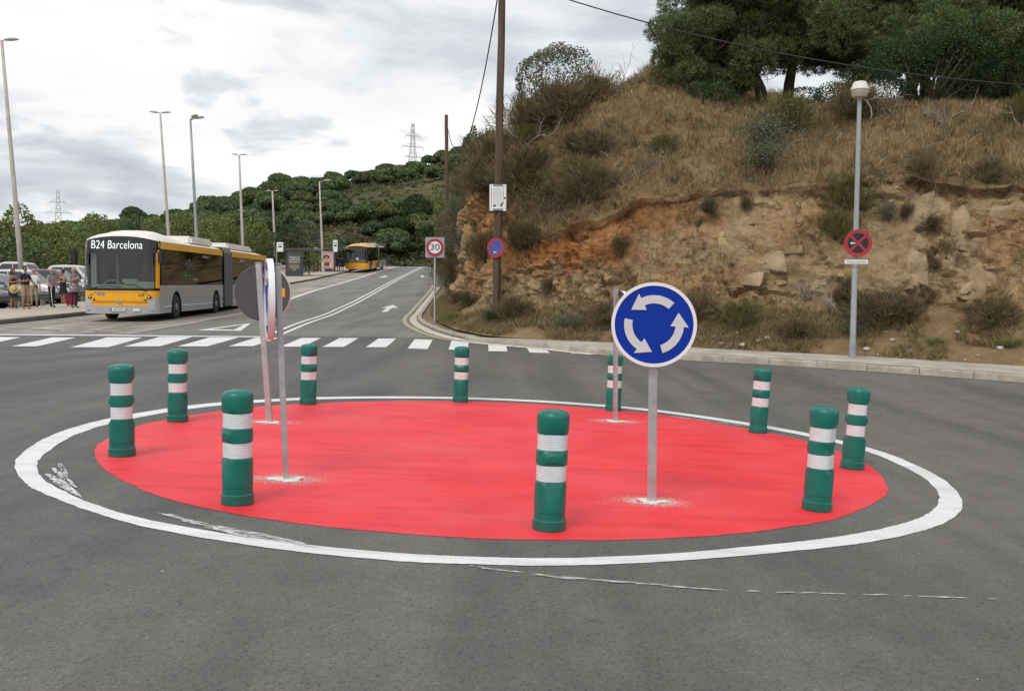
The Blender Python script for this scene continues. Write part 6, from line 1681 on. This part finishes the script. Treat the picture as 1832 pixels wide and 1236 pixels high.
for k, (yc, zc, a) in enumerate(((3.95, 2.12, .0), (3.70, 2.0, .5), (4.22, 2.0, -.5))):
    mb = MB(); pts = []
    for i in range(15):
        t = 2 * math.pi * i / 14; u, w_ = .10 * math.sin(t), .21 * (1 - math.cos(t)) / 2 * 1.3
        pts.append((1.281, yc + u * math.cos(a) - w_ * math.sin(a), zc - .12 + u * math.sin(a) + w_ * math.cos(a)))
    mb.tube(pts, .009, 4, False); mb.build('leaf_logo', MAT['decal_grey'], bus1)
MB().tube([(1.281, 3.95, 1.80), (1.281, 3.97, 1.95), (1.281, 3.95, 2.1)], .009, 4).build('leaf_stem', MAT['decal_grey'], bus1)
ST2 = dict(kind=2, L1=9.0, J1=10.4, L2=17.9, bot=1.12, sill=1.20, dest='', dsize=.3, dx=0, wheels=[2.6, 7.8, 14.4],
           lower=[(.34, 1.9, 'bus_yellow'), (1.9, 4.0, 'bus_black'), (4.0, 9.0, 'bus_yellow'), (10.4, 17.9, 'bus_silver')], stripe=[],
           panes=[(.45, 3.0), (3.0, 6.0), (6.0, 9.0), (10.45, 14.0), (14.0, 17.85)], bands=[(.40, 9.0), (10.4, 17.9)], band='bus_black', roofmat='bus_yellow', roof2='bus_pale',
           rooftop=[(0, 2.97), (.55, 3.08), (1.4, 3.22), (3.0, 3.24), (5, 3.1), (9.1, 3.0)], pods=[(9.0, 10.4, 3.35, 1.1), (11.4, 15.5, 3.18, .95)])
ST2['dest'] = ' '
bus2 = build_bus('articulated_bus', 'distant bus with yellow front and grey rear section, parked by the far shelter', (-18.0, 106.0, g1(-18, 108)), (math.atan(.055), 0, R(1.0)), ST2)

# ================================================================== BUS STOP, CARS, PEOPLE
MAT['shelter'] = M('shelter_dark_metal', (.055, .06, .062), .5)
MAT['shelter_roof'] = M('shelter_roof', (.085, .09, .09), .5)
MAT['sh_glass'] = glass_mat('shelter_glass', (.72, .78, .76), .05)
rx90 = Matrix.Rotation(R(90), 4, 'X')
def pz(x, y): return g1(x, y) + .16
def shelter(x, y, label, poster):
    t = thing('bus_shelter', label, 'bus shelter', (x, y, pz(x, y)), R(3), 'bus shelters')
    # roof slopes up towards the road; posts, back glass, advertising end panel, bench
    MB().add([(-.9, -.25, 2.48), (2.1, -.25, 2.62), (2.1, 3.9, 2.62), (-.9, 3.9, 2.48), (-.9, -.25, 2.60), (2.1, -.25, 2.72), (2.1, 3.9, 2.72), (-.9, 3.9, 2.60)], [(0, 3, 2, 1), (4, 5, 6, 7), (0, 1, 5, 4), (1, 2, 6, 5), (2, 3, 7, 6), (3, 0, 4, 7)]).build('roof', MAT['shelter_roof'], t)
    MB().box(1.9, 2.12, -.27, 3.92, 2.61, 2.74).build('roof_edge', M('roof_trim', (.35, .35, .34), .5), t)
    for px_, py_ in ((-.8, 0), (-.8, 3.6), (.75, 0), (.75, 3.6)): MB().box(px_ - .05, px_ + .05, py_ - .05, py_ + .05, 0, 2.5).build('post', MAT['shelter'], t)
    for k in range(3): MB().box(-.79, -.77, .1 + k * 1.17, 1.2 + k * 1.17, .3, 2.3).build('glass_pane', MAT['sh_glass'], t)
    MB().box(-.7, -.25, .6, 3.1, .42, .48, .01).build('bench', MAT['shelter'], t)
    pn = MB().box(-.72, .70, -.10, .12, .15, 2.35, .02).build('advertising_panel', MAT['shelter'], t)
    MB().box(-.72, .70, -.08, .10, .0, .15).build('panel_foot', MAT['shelter'], t)
    if poster == 'dark':
        ps = MB().box(-.62, .60, -.112, -.104, .50, 2.22).build('poster', M('poster_dark', (.055, .075, .072), .4, var=.5, scale=3), pn)
        for i, tx in enumerate(('PERQUE LA', 'CARRETERA', 'FUNCIONI')): text_mesh('poster_text', tx, .21, MAT['sign_white'], ps, Matrix.Translation((0, -.114, 1.78 - i * .22)) @ rx90, .0008, xs=.95)
        MB().box(-.50, .45, -.1145, -.1125, .70, 1.15).build('poster_image', M('poster_image', (.20, .17, .12), .5, var=.7, scale=7), ps)
        text_mesh('poster_logo', 'amb', .16, MAT['sign_white'], ps, Matrix.Translation((0, -.1165, .60)) @ rx90, .0008)
    else:
        ps = MB().box(-.64, .62, -.112, -.104, .36, 2.24).build('poster', M('poster_pink', (.70, .42, .44), .4, var=.12, scale=2), pn)
        def bl(nm, pts, m_, d_): MB().prism(pts, -.1125 - d_, -.1115 - d_).build(nm, m_, ps)
        sk = M('poster_skin', (.52, .26, .19), .5); hr = M('poster_hair', (.075, .035, .03), .5)
        el = lambda cx, cz, rx_, rz_, n=16: [(cx + rx_ * math.cos(2 * math.pi * i / n), cz + rz_ * math.sin(2 * math.pi * i / n)) for i in range(n)]
        bl('poster_image', el(-.20, 1.62, .36, .28), hr, .001); bl('poster_image', el(-.18, 1.48, .17, .21), sk, .003)
        bl('poster_image', [(-.46, .40), (.16, .40), (.10, .95), (.02, 1.22), (-.34, 1.22), (-.46, .9)], sk, .002); bl('poster_image', [(-.40, .72), (.12, .66), (.10, 1.0), (.0, 1.12), (-.14, .92), (-.34, 1.1)], hr, .004)
        bl('poster_image', [(.04, 1.1), (.34, 1.62), (.42, 1.56), (.18, 1.0)], sk, .003)
        bl('poster_image', el(.36, .62, .11, .14), M('poster_aqua', (.45, .62, .62), .5), .003)
        text_mesh('poster_text', 'TENDENCIA', .19, M('poster_purple', (.13, .06, .13), .5), ps, Matrix.Translation((0, -.116, 2.08)) @ rx90, .0008, xs=.95)
    return t
shelter(-20.75, 87.5, 'dark bus shelter with a dark advertising panel, nearer of the two', 'dark')
shelter(-20.75, 103.5, 'dark bus shelter with a pink advertising panel beside the far bus', 'pink')
def stop_flag(px_, y, zt, label, w=.55, h=.85):
    x = (px_ - 916) / 1640 * y; t = thing('bus_stop_sign', label, 'bus stop sign', (x, y, pz(x, y)), 0, 'bus stop flags'); z = pz(x, y)
    MB().tube([(-w / 2 - .05, 0, 0), (-w / 2 - .05, 0, zt - z)], .04, 8).build('post', MAT['galv'], t, smooth=40)
    p = MB().box(-w / 2, w / 2, -.03, .03, zt - z - h, zt - z, .01).build('flag', MAT['sign_white'], t)
    MB().box(-w * .28, w * .28, -.036, -.031, zt - z - h * .55, zt - z - h * .2, .002).build('bus_symbol', MAT['sign_dark'], p)
    MB().box(-w * .22, w * .22, -.040, -.037, zt - z - h * .40, zt - z - h * .26).build('symbol_window', MAT['sign_white'], p)
stop_flag(501.5, 83, 6.25, 'white bus stop flag with a black bus symbol, left of the first shelter')
stop_flag(600, 102, 7.65, 'small white bus stop flag above the second shelter', .45, 1.3)

# guard rail and wooden fence at the back of the platform
def rail(pts, label, kind):
    t = thing('guard_rail' if kind == 'beam' else 'fence', label, 'guard rail' if kind == 'beam' else 'fence', (pts[0][0], pts[0][1], pz(*pts[0])), 0)
    b0 = Vector(t.location); q = resample(pts, 2.0)
    m_ = M('rail_steel', (.10, .105, .11), .5, metal=.2, var=.2, scale=3) if kind == 'beam' else MAT['browntwig']
    pm = M('post_wood', (.17, .19, .16), .8, var=.25, scale=8)
    for p in q: MB().box(p[0] - .09, p[0] + .09, p[1] - .09, p[1] + .09, pz(*p) - .1, pz(*p) + .62, .01).xf(Matrix.Translation(-b0)).build('post', pm, t)
    for a, b in zip(q[:-1], q[1:]):
        for z in ((.42,) if kind == 'beam' else (.28, .55)):
            h = .15 if kind == 'beam' else .05; mb = MB(); n = 5
            v = []
            for p in (a, b):
                for dz_, dx_ in ((-h, .10), (-h * .45, .16), (0, .11), (h * .45, .16), (h, .10), (h, .08), (-h, .08)): v.append((p[0] + dx_, p[1], pz(*p) + z + dz_))
            k = 7; f = [tuple(range(k)), tuple(reversed(range(k, 2 * k)))] + [(i, (i + 1) % k, k + (i + 1) % k, k + i) for i in range(k)]
            mb.add(v, f).xf(Matrix.Translation(-b0)).build('beam' if kind == 'beam' else 'rail', m_, t)
rail([(-21.75, 36.5), (-21.75, 58.5)], 'low dark guard rail on stubby posts between the waiting people and the parked cars', 'beam')
rail([(-21.9, 92.6), (-22.0, 102.8)], 'low wooden fence between the two bus shelters', 'wood')

# ---- cars
MAT['car_glass'] = M('car_glass', (.022, .026, .030), .06, spec=.8)
MAT['car_light'] = M('car_headlamp', (.75, .77, .80), .12, metal=.3)
MAT['car_tail'] = M('car_tail_lamp', (.45, .02, .02), .2)
def car(x, y, rz, paint, label, tall=0.0, nose='hatch'):
    t = thing('car', label, 'car', (x, y, g1(x, y) + .07), rz, 'cars in the car park')
    pm = M('car_paint', paint, .28, metal=.25, coat=.6, var=.03, scale=2)
    ys_ = [-2.12, -2.05, -1.85, -1.5, -1.1, -.85, -.3, .4, 1.1, 1.6, 1.9, 2.06, 2.1]
    hw = [.62, .72, .82, .865, .875, .88, .885, .885, .88, .86, .82, .76, .68]
    top = [.58, .68, .76, .84, .92, .97, .98, .98, .99, 1.0, 1.0, .97, .86]
    bot = [.34, .26, .22, .2, .2, .2, .2, .2, .2, .22, .26, .32, .40]
    mb = MB(); m = 11
    for yy_, w, tp, bt in zip(ys_, hw, top, bot):
        for (fx, z) in ((-.90, bt), (-.985, bt + .10), (-1.0, (bt + tp) / 2), (-.985, tp - .12), (-.93, tp - .02), (0, tp + .035), (.93, tp - .02), (.985, tp - .12), (1.0, (bt + tp) / 2), (.985, bt + .10), (.90, bt)): mb.v.append((fx * w, yy_, z))
    for i in range(len(ys_) - 1):
        for j in range(m): j2 = (j + 1) % m; mb.f.append((i * m + j, i * m + j2, (i + 1) * m + j2, (i + 1) * m + j))
    mb.f.append(tuple(range(m))); mb.f.append(tuple((len(ys_) - 1) * m + k for k in reversed(range(m))))
    mb.build('body', pm, t, smooth=32)
    zr = 1.46 + tall
    base = [(-1.02, .78), (1.88, .76)]; rf = [(-.20, .60), (1.25, .60)]
    def ring(u, off=0):   # u 0 belt .. 1 roof
        z = .95 + (zr - .95) * u; y0 = base[0][0] * (1 - u) + rf[0][0] * u - off; y1 = base[1][0] * (1 - u) + rf[1][0] * u + off; w = base[0][1] * (1 - u) + rf[0][1] * u + off
        return y0, y1, w, z
    mb = MB()
    for u in (0, .5, .9, 1.0):
        y0, y1, w, z = ring(u); mb.v += [(-w, y0, z), (w, y0, z), (w, (y0 + y1) / 2, z), (w, y1, z), (-w, y1, z), (-w, (y0 + y1) / 2, z)]
    y0, y1, w, z = ring(1.0); mb.v += [(-w * .8, y0 + .15, z + .05), (w * .8, y0 + .15, z + .05), (w * .8, (y0 + y1) / 2, z + .06), (w * .8, y1 - .2, z + .04), (-w * .8, y1 - .2, z + .04), (-w * .8, (y0 + y1) / 2, z + .06)]
    for i in range(4):
        for j in range(6): j2 = (j + 1) % 6; mb.f.append((i * 6 + j, i * 6 + j2, (i + 1) * 6 + j2, (i + 1) * 6 + j))
    mb.f.append(tuple(24 + k for k in range(6)))
    mb.build('cabin', pm, t, smooth=40)
    def gq(name, P4):
        MB().add(P4, [(0, 1, 2, 3)]).build(name, MAT['car_glass'], t, fix=False)
    a, b = ring(.06, .012), ring(.90, .012)
    gq('windscreen', [(-a[2] * .92, a[0], a[3]), (a[2] * .92, a[0], a[3]), (b[2] * .90, b[0], b[3]), (-b[2] * .90, b[0], b[3])])
    gq('rear_window', [(a[2] * .88, a[1], a[3]), (-a[2] * .88, a[1], a[3]), (-b[2] * .85, b[1], b[3]), (b[2] * .85, b[1], b[3])])
    for s_ in (-1, 1):
        for f0, f1 in ((.10, .50), (.53, .90)):
            P4 = []
            for (rr_, f_) in ((a, f0), (a, f1), (b, f1), (b, f0)): P4.append((s_ * rr_[2], rr_[0] * (1 - f_) + rr_[1] * f_, rr_[3]))
            gq('side_window', P4 if s_ > 0 else P4[::-1])
        MB().box(s_ * .96 - .09, s_ * .96 + .09, -.80, -.66, .96, 1.10, .03).build('mirror', pm, t, smooth=40)
        MB().add([(s_ * .40, -2.10, .60), (s_ * .74, -1.99, .60), (s_ * .82, -1.72, .70), (s_ * .80, -1.74, .77), (s_ * .60, -2.02, .735), (s_ * .42, -2.095, .66)], [(0, 1, 2, 3, 4, 5)]).xf(Matrix.Translation((0, -.012, .008))).build('headlight', MAT['car_light'], t)
        MB().box(s_ * .70 - .1, s_ * .70 + .1, 2.03, 2.10, .72, .92, .02).build('tail_light', MAT['car_tail'], t)
        for yw in (-1.32, 1.30):
            MB().lathe([(.36, -.02), (.36, .015), (.01, .015)], 22).xf(Matrix.Translation((s_ * .872, yw, .31)) @ Matrix.Rotation(R(90) * s_, 4, 'Y')).build('wheel_arch', MAT['under'], t)
            wheel(t, s_ * .80, yw, .31, .315, .21, s_)
    MB().box(-.52, .52, -2.13, -2.08, .36, .52, .02).build('grille', MAT['black'], t)
    MB().box(-.26, .26, -2.15, -2.132, .44, .54).build('number_plate', MAT['plate'], t)
    return t
car(-24.45, 40.6, R(88), (.025, .032, .045), 'dark car at the left edge behind the woman with the straw hat')
car(-24.30, 43.4, R(91), (.17, .19, .23), 'blue-grey car whose headlight faces the waiting people')
car(-24.55, 46.3, R(90), (.62, .62, .62), 'white car behind the blue-grey one', .14)
car(-24.4, 49.2, R(89), (.07, .07, .075), 'black car behind the people near the bus front', .1)
car(-24.6, 52.0, R(90), (.66, .66, .65), 'white van-like car just left of the bus mirror', .28)
car(-32.0, 47.5, R(-90), (.68, .68, .67), 'white car in the second row at the left edge', .2)
car(-32.2, 53.0, R(-90), (.50, .51, .52), 'silver car in the second row behind the lamp foot', .1)
car(-32.0, 58.5, R(-90), (.65, .65, .64), 'white car in the second row near the bus', .3)
car(-23.4, 82.0, R(95), (.02, .022, .026), 'dark car parked by the first bus shelter, mostly behind the grey sign')

# ---- people
SKIN = M('skin', (.46, .27, .19), .6, var=.08, scale=9); SKIN2 = M('skin_tanned', (.34, .18, .115), .6, var=.08, scale=9)
def bones(sk):
    return sk
def person(loc, rz, h, label, outfit, arms, hair=None, stride=.0, lean=0.0, skin=None, girth=1.0, cat_='person', simple=False, head_turn=0.):
    """one continuous skinned body; outfit maps body zones to materials"""
    k = h / 1.72; skin = skin or SKIN
    t = thing('person', label, 'person', loc, rz, 'people waiting at the stop')
    J = {}; rad = {}
    def j(n_, x, y, z, r): J[n_] = Vector((x, y, z)); rad[n_] = r
    j('pelvis', 0, .01, .95, .125 * girth); j('waist', 0, .0, 1.08, .118 * girth); j('chest', 0, -.005 + lean * .3, 1.28, .128 * girth); j('neckbase', 0, .01 + lean * .4, 1.42, .075); j('neck', 0, .0 + lean * .5, 1.49, .052); j('headbase', 0, -.01 + lean * .6, 1.56, .055)
    for s_, S_ in ((-1, 'r'), (1, 'l')):
        j('sh' + S_, s_ * .165, .0 + lean * .35, 1.385, .060)
        e, w = arms[S_]; j('el' + S_, *e, .043); j('wr' + S_, *w, .030)
        st_ = stride * s_
        j('hip' + S_, s_ * .088, .01, .90, .098 * girth); j('kn' + S_, s_ * .10, -.02 + st_ * .5, .49, .058); j('an' + S_, s_ * .105, .02 + st_, .085, .040); j('to' + S_, s_ * .125, -.13 + st_, .035, .034)
    E_ = [('pelvis', 'waist'), ('waist', 'chest'), ('chest', 'neckbase'), ('neckbase', 'neck'), ('neck', 'headbase')]
    for S_ in 'rl': E_ += [('chest', 'sh' + S_), ('sh' + S_, 'el' + S_), ('el' + S_, 'wr' + S_), ('pelvis', 'hip' + S_), ('hip' + S_, 'kn' + S_), ('kn' + S_, 'an' + S_), ('an' + S_, 'to' + S_)]
    names = list(J); ix = {n_: i for i, n_ in enumerate(names)}
    me = bpy.data.meshes.new('skeleton'); me.from_pydata([J[n_][:] for n_ in names], [(ix[a], ix[b]) for a, b in E_], [])
    o = bpy.data.objects.new('skeleton', me); COL.objects.link(o)
    md = o.modifiers.new('skin', 'SKIN'); md.use_smooth_shade = True
    for i, n_ in enumerate(names):
        d_ = me.skin_vertices[0].data[i]; r_ = rad[n_]
        d_.radius = (r_ * (1.25 if n_ in ('pelvis', 'waist', 'chest') else 1), r_ * (.92 if n_ in ('pelvis', 'waist', 'chest') else 1)); d_.use_root = (n_ == 'pelvis')
    sb = o.modifiers.new('sub', 'SUBSURF'); sb.levels = 2; sb.render_levels = 2
    bm_ = bpy.data.meshes.new_from_object(o.evaluated_get(bpy.context.evaluated_depsgraph_get()))
    bpy.data.objects.remove(o); bpy.data.meshes.remove(me)
    bm = bmesh.new(); bm.from_mesh(bm_)
    # head with brow, nose, chin and ears; fingers and thumb
    hc = J['headbase'] + Vector((0, -.012, .085)); Rh = Matrix.Rotation(head_turn, 4, 'Z')
    hv, hf = lump((0, 0, 0), (1, 1, 1), 0, 3); hv = hv / np.linalg.norm(hv, axis=1)[:, None]
    P3 = []
    for q in hv:
        x, y, z = q * np.array([.076, .094, .118])
        if z < -.02: x *= 1 - .9 * min(.45, (-z - .02) * 4); y = y * (1 - .5 * min(.4, (-z - .02) * 4)) - (.008 if y < 0 else 0)
        if y < 0: y -= .024 * math.exp(-(x / .014) ** 2 - ((z + .018) / .024) ** 2); y += .007 * (math.exp(-((abs(x) - .032) / .016) ** 2 - ((z - .012) / .014) ** 2)); y += .005 * math.exp(-(x / .03) ** 2 - ((z + .055) / .008) ** 2)
        if abs(x) > .06: x += (.016 if x > 0 else -.016) * math.exp(-((y - .005) / .02) ** 2 - ((z + .005) / .03) ** 2)
        P3.append(hc + (Rh @ Vector((x, y, z))))
    vs_ = [bm.verts.new(p) for p in P3]
    hf_ = [bm.faces.new([vs_[i] for i in f]) for f in hf]
    for f in hf_: f.smooth = True
    hand_faces = []
    for S_ in 'rl':
        w_, e_ = J['wr' + S_], J['el' + S_]; d_ = (w_ - e_).normalized(); sd = d_.cross(Vector((0, 0, 1))); sd = sd.normalized() if sd.length > .1 else Vector((1, 0, 0)); nn = d_.cross(sd).normalized()
        hm = MB(); hm.tube([w_ - d_ * .02, w_ + d_ * .05, w_ + d_ * .095], [.028, .036, .032], 8)
        for q in range(4):
            b0 = w_ + d_ * .085 + sd * (q - 1.5) * .017; L_ = (.060, .072, .068, .052)[q]; hm.tube([b0, b0 + d_ * L_ * .5 + nn * .008, b0 + d_ * L_ * .9 + nn * .026], [.009, .0085, .006], 5)
        b0 = w_ + d_ * .03 + sd * .03; hm.tube([b0, b0 + d_ * .03 + sd * .025, b0 + d_ * .058 + sd * .03 + nn * .01], [.011, .010, .007], 5)
        vv = [bm.verts.new(p) for p in hm.v]
        for f in hm.f:
            g_f = bm.faces.new([vv[i] for i in f]); g_f.smooth = True; hand_faces.append(g_f)
    hfs = set(hf_) | set(hand_faces)
    mats = [skin]; 
    def mi(m_):
        if m_ not in mats: mats.append(m_)
        return mats.index(m_)
    segs = [(a, b, J[a], J[b]) for a, b in E_]
    for f in bm.faces:
        if f in hfs: f.material_index = 0; continue
        c = f.calc_center_median(); best = None
        for a, b, A_, B_ in segs:
            u = max(0, min(1, (c - A_).dot(B_ - A_) / (B_ - A_).length_squared)); d_ = (c - A_.lerp(B_, u)).length - (rad[a] * (1 - u) + rad[b] * u)
            if best is None or d_ < best[0]: best = (d_, a, b, u)
        _, a, b, u = best
        if a.startswith('an') or (a.startswith('kn') and u > .93): m_ = outfit.get('shoe')
        elif a.startswith('hip') or a.startswith('kn'):
            L_ = (u if a.startswith('hip') else 1 + u); m_ = outfit['legs'] if L_ < outfit.get('leg_len', 2) else skin
        elif a.startswith('sh') or a.startswith('el'):
            L_ = (u if a.startswith('sh') else 1 + u); m_ = outfit['top'] if L_ < outfit.get('sleeve', .5) else skin
        elif a == 'neck' or (a == 'neckbase' and u > .3): m_ = skin
        elif a == 'pelvis' and c.z < outfit.get('waist', 1.0): m_ = outfit['legs']
        else: m_ = outfit['top'] if not (outfit.get('bare') and c.z > outfit['bare']) else skin
        f.material_index = mi(m_ or skin)
    bm_.materials.clear()
    for m_ in mats: bm_.materials.append(m_)
    bm.to_mesh(bm_); bm.free()
    body = bpy.data.objects.new('body', bm_); COL.objects.link(body); body.parent = t
    t.scale = (k, k, k)
    for s_ in (-1, 1):
        ey = MB(); pe = hc + (Rh @ Vector((s_ * .031, -.083, .012))); v, f = lump(pe, (.010, .008, .007), 0, 1); ey.add(v.tolist(), f.tolist()); ey.build('eye', MAT['black'], t)
    if hair:
        kind, hm_ = hair; mb = MB()
        v, f = lump((0, 0, 0), (1, 1, 1), 0, 3); v = v / np.linalg.norm(v, axis=1)[:, None]
        ok = {}
        pts = []
        for q in v:
            x, y, z = q * np.array([.087, .106, .130]); y += .010
            drp = 0
            if kind == 'long' and y > -.02 and z < .0: z = z * 2.3; x *= 1.05; y = max(y, .02)
            pts.append(Vector((x, y, z)))
        keep = [fc for fc in f if not (np.mean([pts[i].y for i in fc]) < -.035 and np.mean([pts[i].z for i in fc]) < .055) and not (kind != 'long' and np.mean([pts[i].z for i in fc]) < -.045) and not (kind == 'fringe' and np.mean([pts[i].z for i in fc]) > .06)]
        mb.add([hc + (Rh @ p) for p in pts], [tuple(i) for i in keep]); mb.build('hair', hm_, t, smooth=True)
        if kind == 'bun':
            v, f = lump(hc + Vector((0, .085, .085)), (.05, .05, .05), 1, 2); MB().add(v.tolist(), f.tolist()).build('hair_bun', hm_, t, smooth=True)
    sk = outfit.get('skirt')
    if sk:
        m_, z0, z1, r0, r1 = sk; n = 24; lv_ = []
        mb = MB()
        for i in range(9):
            u = i / 8; z = z0 + (z1 - z0) * u
            for q in range(n):
                a = 2 * math.pi * q / n; r_ = (r0 + (r1 - r0) * u) * (1 + .05 * math.sin(a * 6 + 1) * u); mb.v.append((r_ * 1.15 * math.cos(a), r_ * .92 * math.sin(a) + .005, z))
        for i in range(8):
            for q in range(n): q2 = (q + 1) % n; mb.f.append((i * n + q, i * n + q2, (i + 1) * n + q2, (i + 1) * n + q))
        mb.build('skirt', m_, t, smooth=True)
    return t
C = lambda nm, col, **kw: M(nm, col, kw.pop('rough', .85), **kw)
floral = C('dark_floral', (.018, .020, .028), var=.0); 
def print_mat(name, c1, c2, sc, thr=.6):
    m, t, b = mat_new(name); tcn = N(t, 'ShaderNodeTexCoord'); v = N(t, 'ShaderNodeTexVoronoi'); v.inputs['Scale'].default_value = sc; t.links.new(tcn.outputs['Object'], v.inputs['Vector'])
    r = ramp(t, [(thr - .25, c2), (thr - .18, c1)], v.outputs['Distance']); t.links.new(r.outputs[0], b.inputs['Base Color']); b.inputs['Roughness'].default_value = .85; return m
floral = print_mat('dark_floral_print', (.018, .020, .028), (.30, .30, .32), 22, .42)
tunic = print_mat('grey_pattern_tunic', (.22, .17, .19), (.42, .38, .40), 9, .6)
black_c = C('black_cloth', (.014, .015, .018)); navy = C('navy_tee', (.016, .022, .035)); tan_c = C('tan_shorts', (.42, .27, .16), var=.12, scale=8); khaki = C('khaki', (.36, .285, .19), var=.12, scale=8); white_c = C('white_shirt', (.75, .75, .76), var=.05, scale=8); grey_t = C('heather_tee', (.27, .24, .27), var=.18, scale=30); shoe_b = C('brown_shoe', (.11, .065, .045)); shoe_k = C('black_shoe', (.02, .02, .02)); dk_leg = C('charcoal_leggings', (.03, .03, .036))
hair_br = C('brown_hair', (.085, .048, .03), var=.3, scale=30); hair_dk = C('dark_hair', (.02, .015, .012)); hair_bl = C('blond_hair', (.42, .31, .17), var=.2, scale=30); hair_gy = C('grey_hair', (.38, .36, .34))
ARM_DOWN = {'r': ((-.235, .02, 1.12), (-.25, -.05, .87)), 'l': ((.235, .02, 1.12), (.25, -.05, .87))}
ARM_CROSS = {'r': ((-.25, -.03, 1.13), (.03, -.22, 1.15)), 'l': ((.25, -.03, 1.13), (-.03, -.235, 1.19))}
ARM_PHONE = {'r': ((-.22, -.02, 1.13), (-.06, -.26, 1.17)), 'l': ((.22, -.02, 1.13), (.06, -.26, 1.14))}
ARM_CHEST = {'r': ((-.24, -.03, 1.14), (-.02, -.20, 1.27)), 'l': ((.24, -.03, 1.14), (.05, -.19, 1.24))}
ARM_CANE = {'r': ((-.25, -.04, 1.13), (-.24, -.20, .93)), 'l': ((.235, .02, 1.12), (.25, -.06, .87))}
ARM_FACE = {'r': ((-.26, -.12, 1.22), (-.06, -.20, 1.36)), 'l': ((.25, -.06, 1.15), (.04, -.22, 1.24))}
def pp_(x, y): return (x, y, pz(x, y))
p1 = person(pp_(-20.88, 38.38), R(75), 1.66, 'woman in a dark floral dress with a straw hat at her hip', dict(top=floral, legs=SKIN2, leg_len=0, sleeve=.0, bare=1.30, shoe=shoe_b, skirt=(floral, 1.06, .50, .135, .20)), ARM_PHONE, ('long', hair_br), skin=SKIN2)
st = thing('straw_hat', 'round straw hat hanging at the hip of the leftmost woman', 'hat', (-20.72, 38.16, pz(-20.7, 38.2) + .84), rot=(R(80), R(8), R(10)))
MB().lathe([(.19, 0), (.19, .012), (.11, .016), (.10, .07), (.07, .09), (.005, .095)], 22).build('hat_body', C('straw', (.55, .40, .19), var=.2, scale=30), st, smooth=40)
MB().lathe([(.112, .014), (.112, .032), (.103, .034)], 22).build('hat_band', C('hat_ribbon', (.20, .13, .07)), st, smooth=40)
person(pp_(-20.12, 37.92), R(62), 1.76, 'man in a black T-shirt and tan shorts with folded arms, second from left', dict(top=navy, legs=tan_c, leg_len=.85, sleeve=.72, shoe=C('tan_shoe', (.20, .12, .09)), waist=.99), ARM_CROSS, ('short', hair_dk), skin=SKIN2, girth=1.12)
person(pp_(-20.95, 40.2), R(20), 1.66, 'bald man in a white shirt and khaki trousers with a black strap', dict(top=white_c, legs=khaki, leg_len=1.95, sleeve=.8, shoe=shoe_k, waist=1.0), ARM_DOWN, ('fringe', hair_gy), skin=M('skin_ruddy', (.48, .22, .16), .6), girth=1.1)
o = MB().tube([(-21.07, 40.07, pz(-21, 40) + 1.36), (-20.96, 40.0, pz(-21, 40) + 1.20), (-20.83, 40.02, pz(-21, 40) + 1.0), (-20.74, 40.10, pz(-21, 40) + .86)], .022, 6).build('shoulder_strap', black_c, None, smooth=True)
tag(o, 'black shoulder strap across the white shirt of the bald man', 'strap')
person(pp_(-20.02, 39.9), R(70), 1.70, 'person in a grey T-shirt and black trousers leaning on a white cane', dict(top=grey_t, legs=black_c, leg_len=2, sleeve=.72, shoe=shoe_k, waist=.93), ARM_CANE, ('fringe', hair_gy), girth=1.1, stride=.06)
x, y = -19.94, 39.62; zc = pz(x, y)
cn = thing('cane', 'thin white walking cane held by the person in grey', 'cane', (x, y, zc))
MB().tube([(.12, -.06, .0), (.02, 0, .86)], .012, 6).build('shaft', MAT['sign_white'], cn, smooth=True)
MB().tube([(.02, 0, .86), (.0, 0, .95), (-.06, .02, .96)], .016, 6).build('handle', MAT['black'], cn, smooth=True)
person(pp_(-20.12, 41.1), R(-40), 1.62, 'dark-haired woman in a short black dress turned away, behind the cane user', dict(top=black_c, legs=SKIN2, leg_len=0, sleeve=.0, bare=1.33, shoe=C('white_shoe', (.7, .7, .7)), skirt=(black_c, 1.06, .62, .14, .19)), ARM_FACE, ('bun', hair_dk), skin=SKIN2)
person(pp_(-18.86, 39.5), R(62), 1.74, 'blond woman in a patterned grey tunic and dark leggings next to the bus', dict(top=tunic, legs=dk_leg, leg_len=1.9, sleeve=.75, shoe=shoe_b, skirt=(tunic, 1.10, .70, .15, .22)), ARM_CHEST, ('long', hair_bl), girth=1.15)
s = thing('suitcase', 'red suitcase standing on the platform behind the woman in black', 'suitcase', pp_(-20.0, 41.6), R(15))
MB().box(-.20, .20, -.13, .13, .05, .58, .04).build('shell', C('red_shell', (.42, .02, .05), rough=.45), s, smooth=40)
for xx in (-.15, .15): MB().lathe([(.04, -.015), (.04, .015), (.005, .015)], 12).xf(Matrix.Translation((xx, 0, .04)) @ Matrix.Rotation(R(90), 4, 'Y')).build('wheel', MAT['black'], s)
MB().tube([(-.1, .1, .57), (-.1, .1, .66), (.1, .1, .66), (.1, .1, .57)], .012, 6).build('handle', MAT['black'], s)
person(pp_(-19.75, 104.2), R(170), 1.74, 'person in dark blue standing by the far bus stop', dict(top=C('blue_coat', (.02, .03, .07)), legs=C('blue_jeans', (.03, .04, .07)), leg_len=2, sleeve=1.9, shoe=shoe_k), ARM_DOWN, ('short', hair_dk))
person(pp_(-19.35, 104.6), R(200), 1.68, 'person in black beside the one in dark blue at the far bus stop', dict(top=black_c, legs=black_c, leg_len=.9, sleeve=1.9, shoe=shoe_k), ARM_DOWN, ('short', hair_dk))
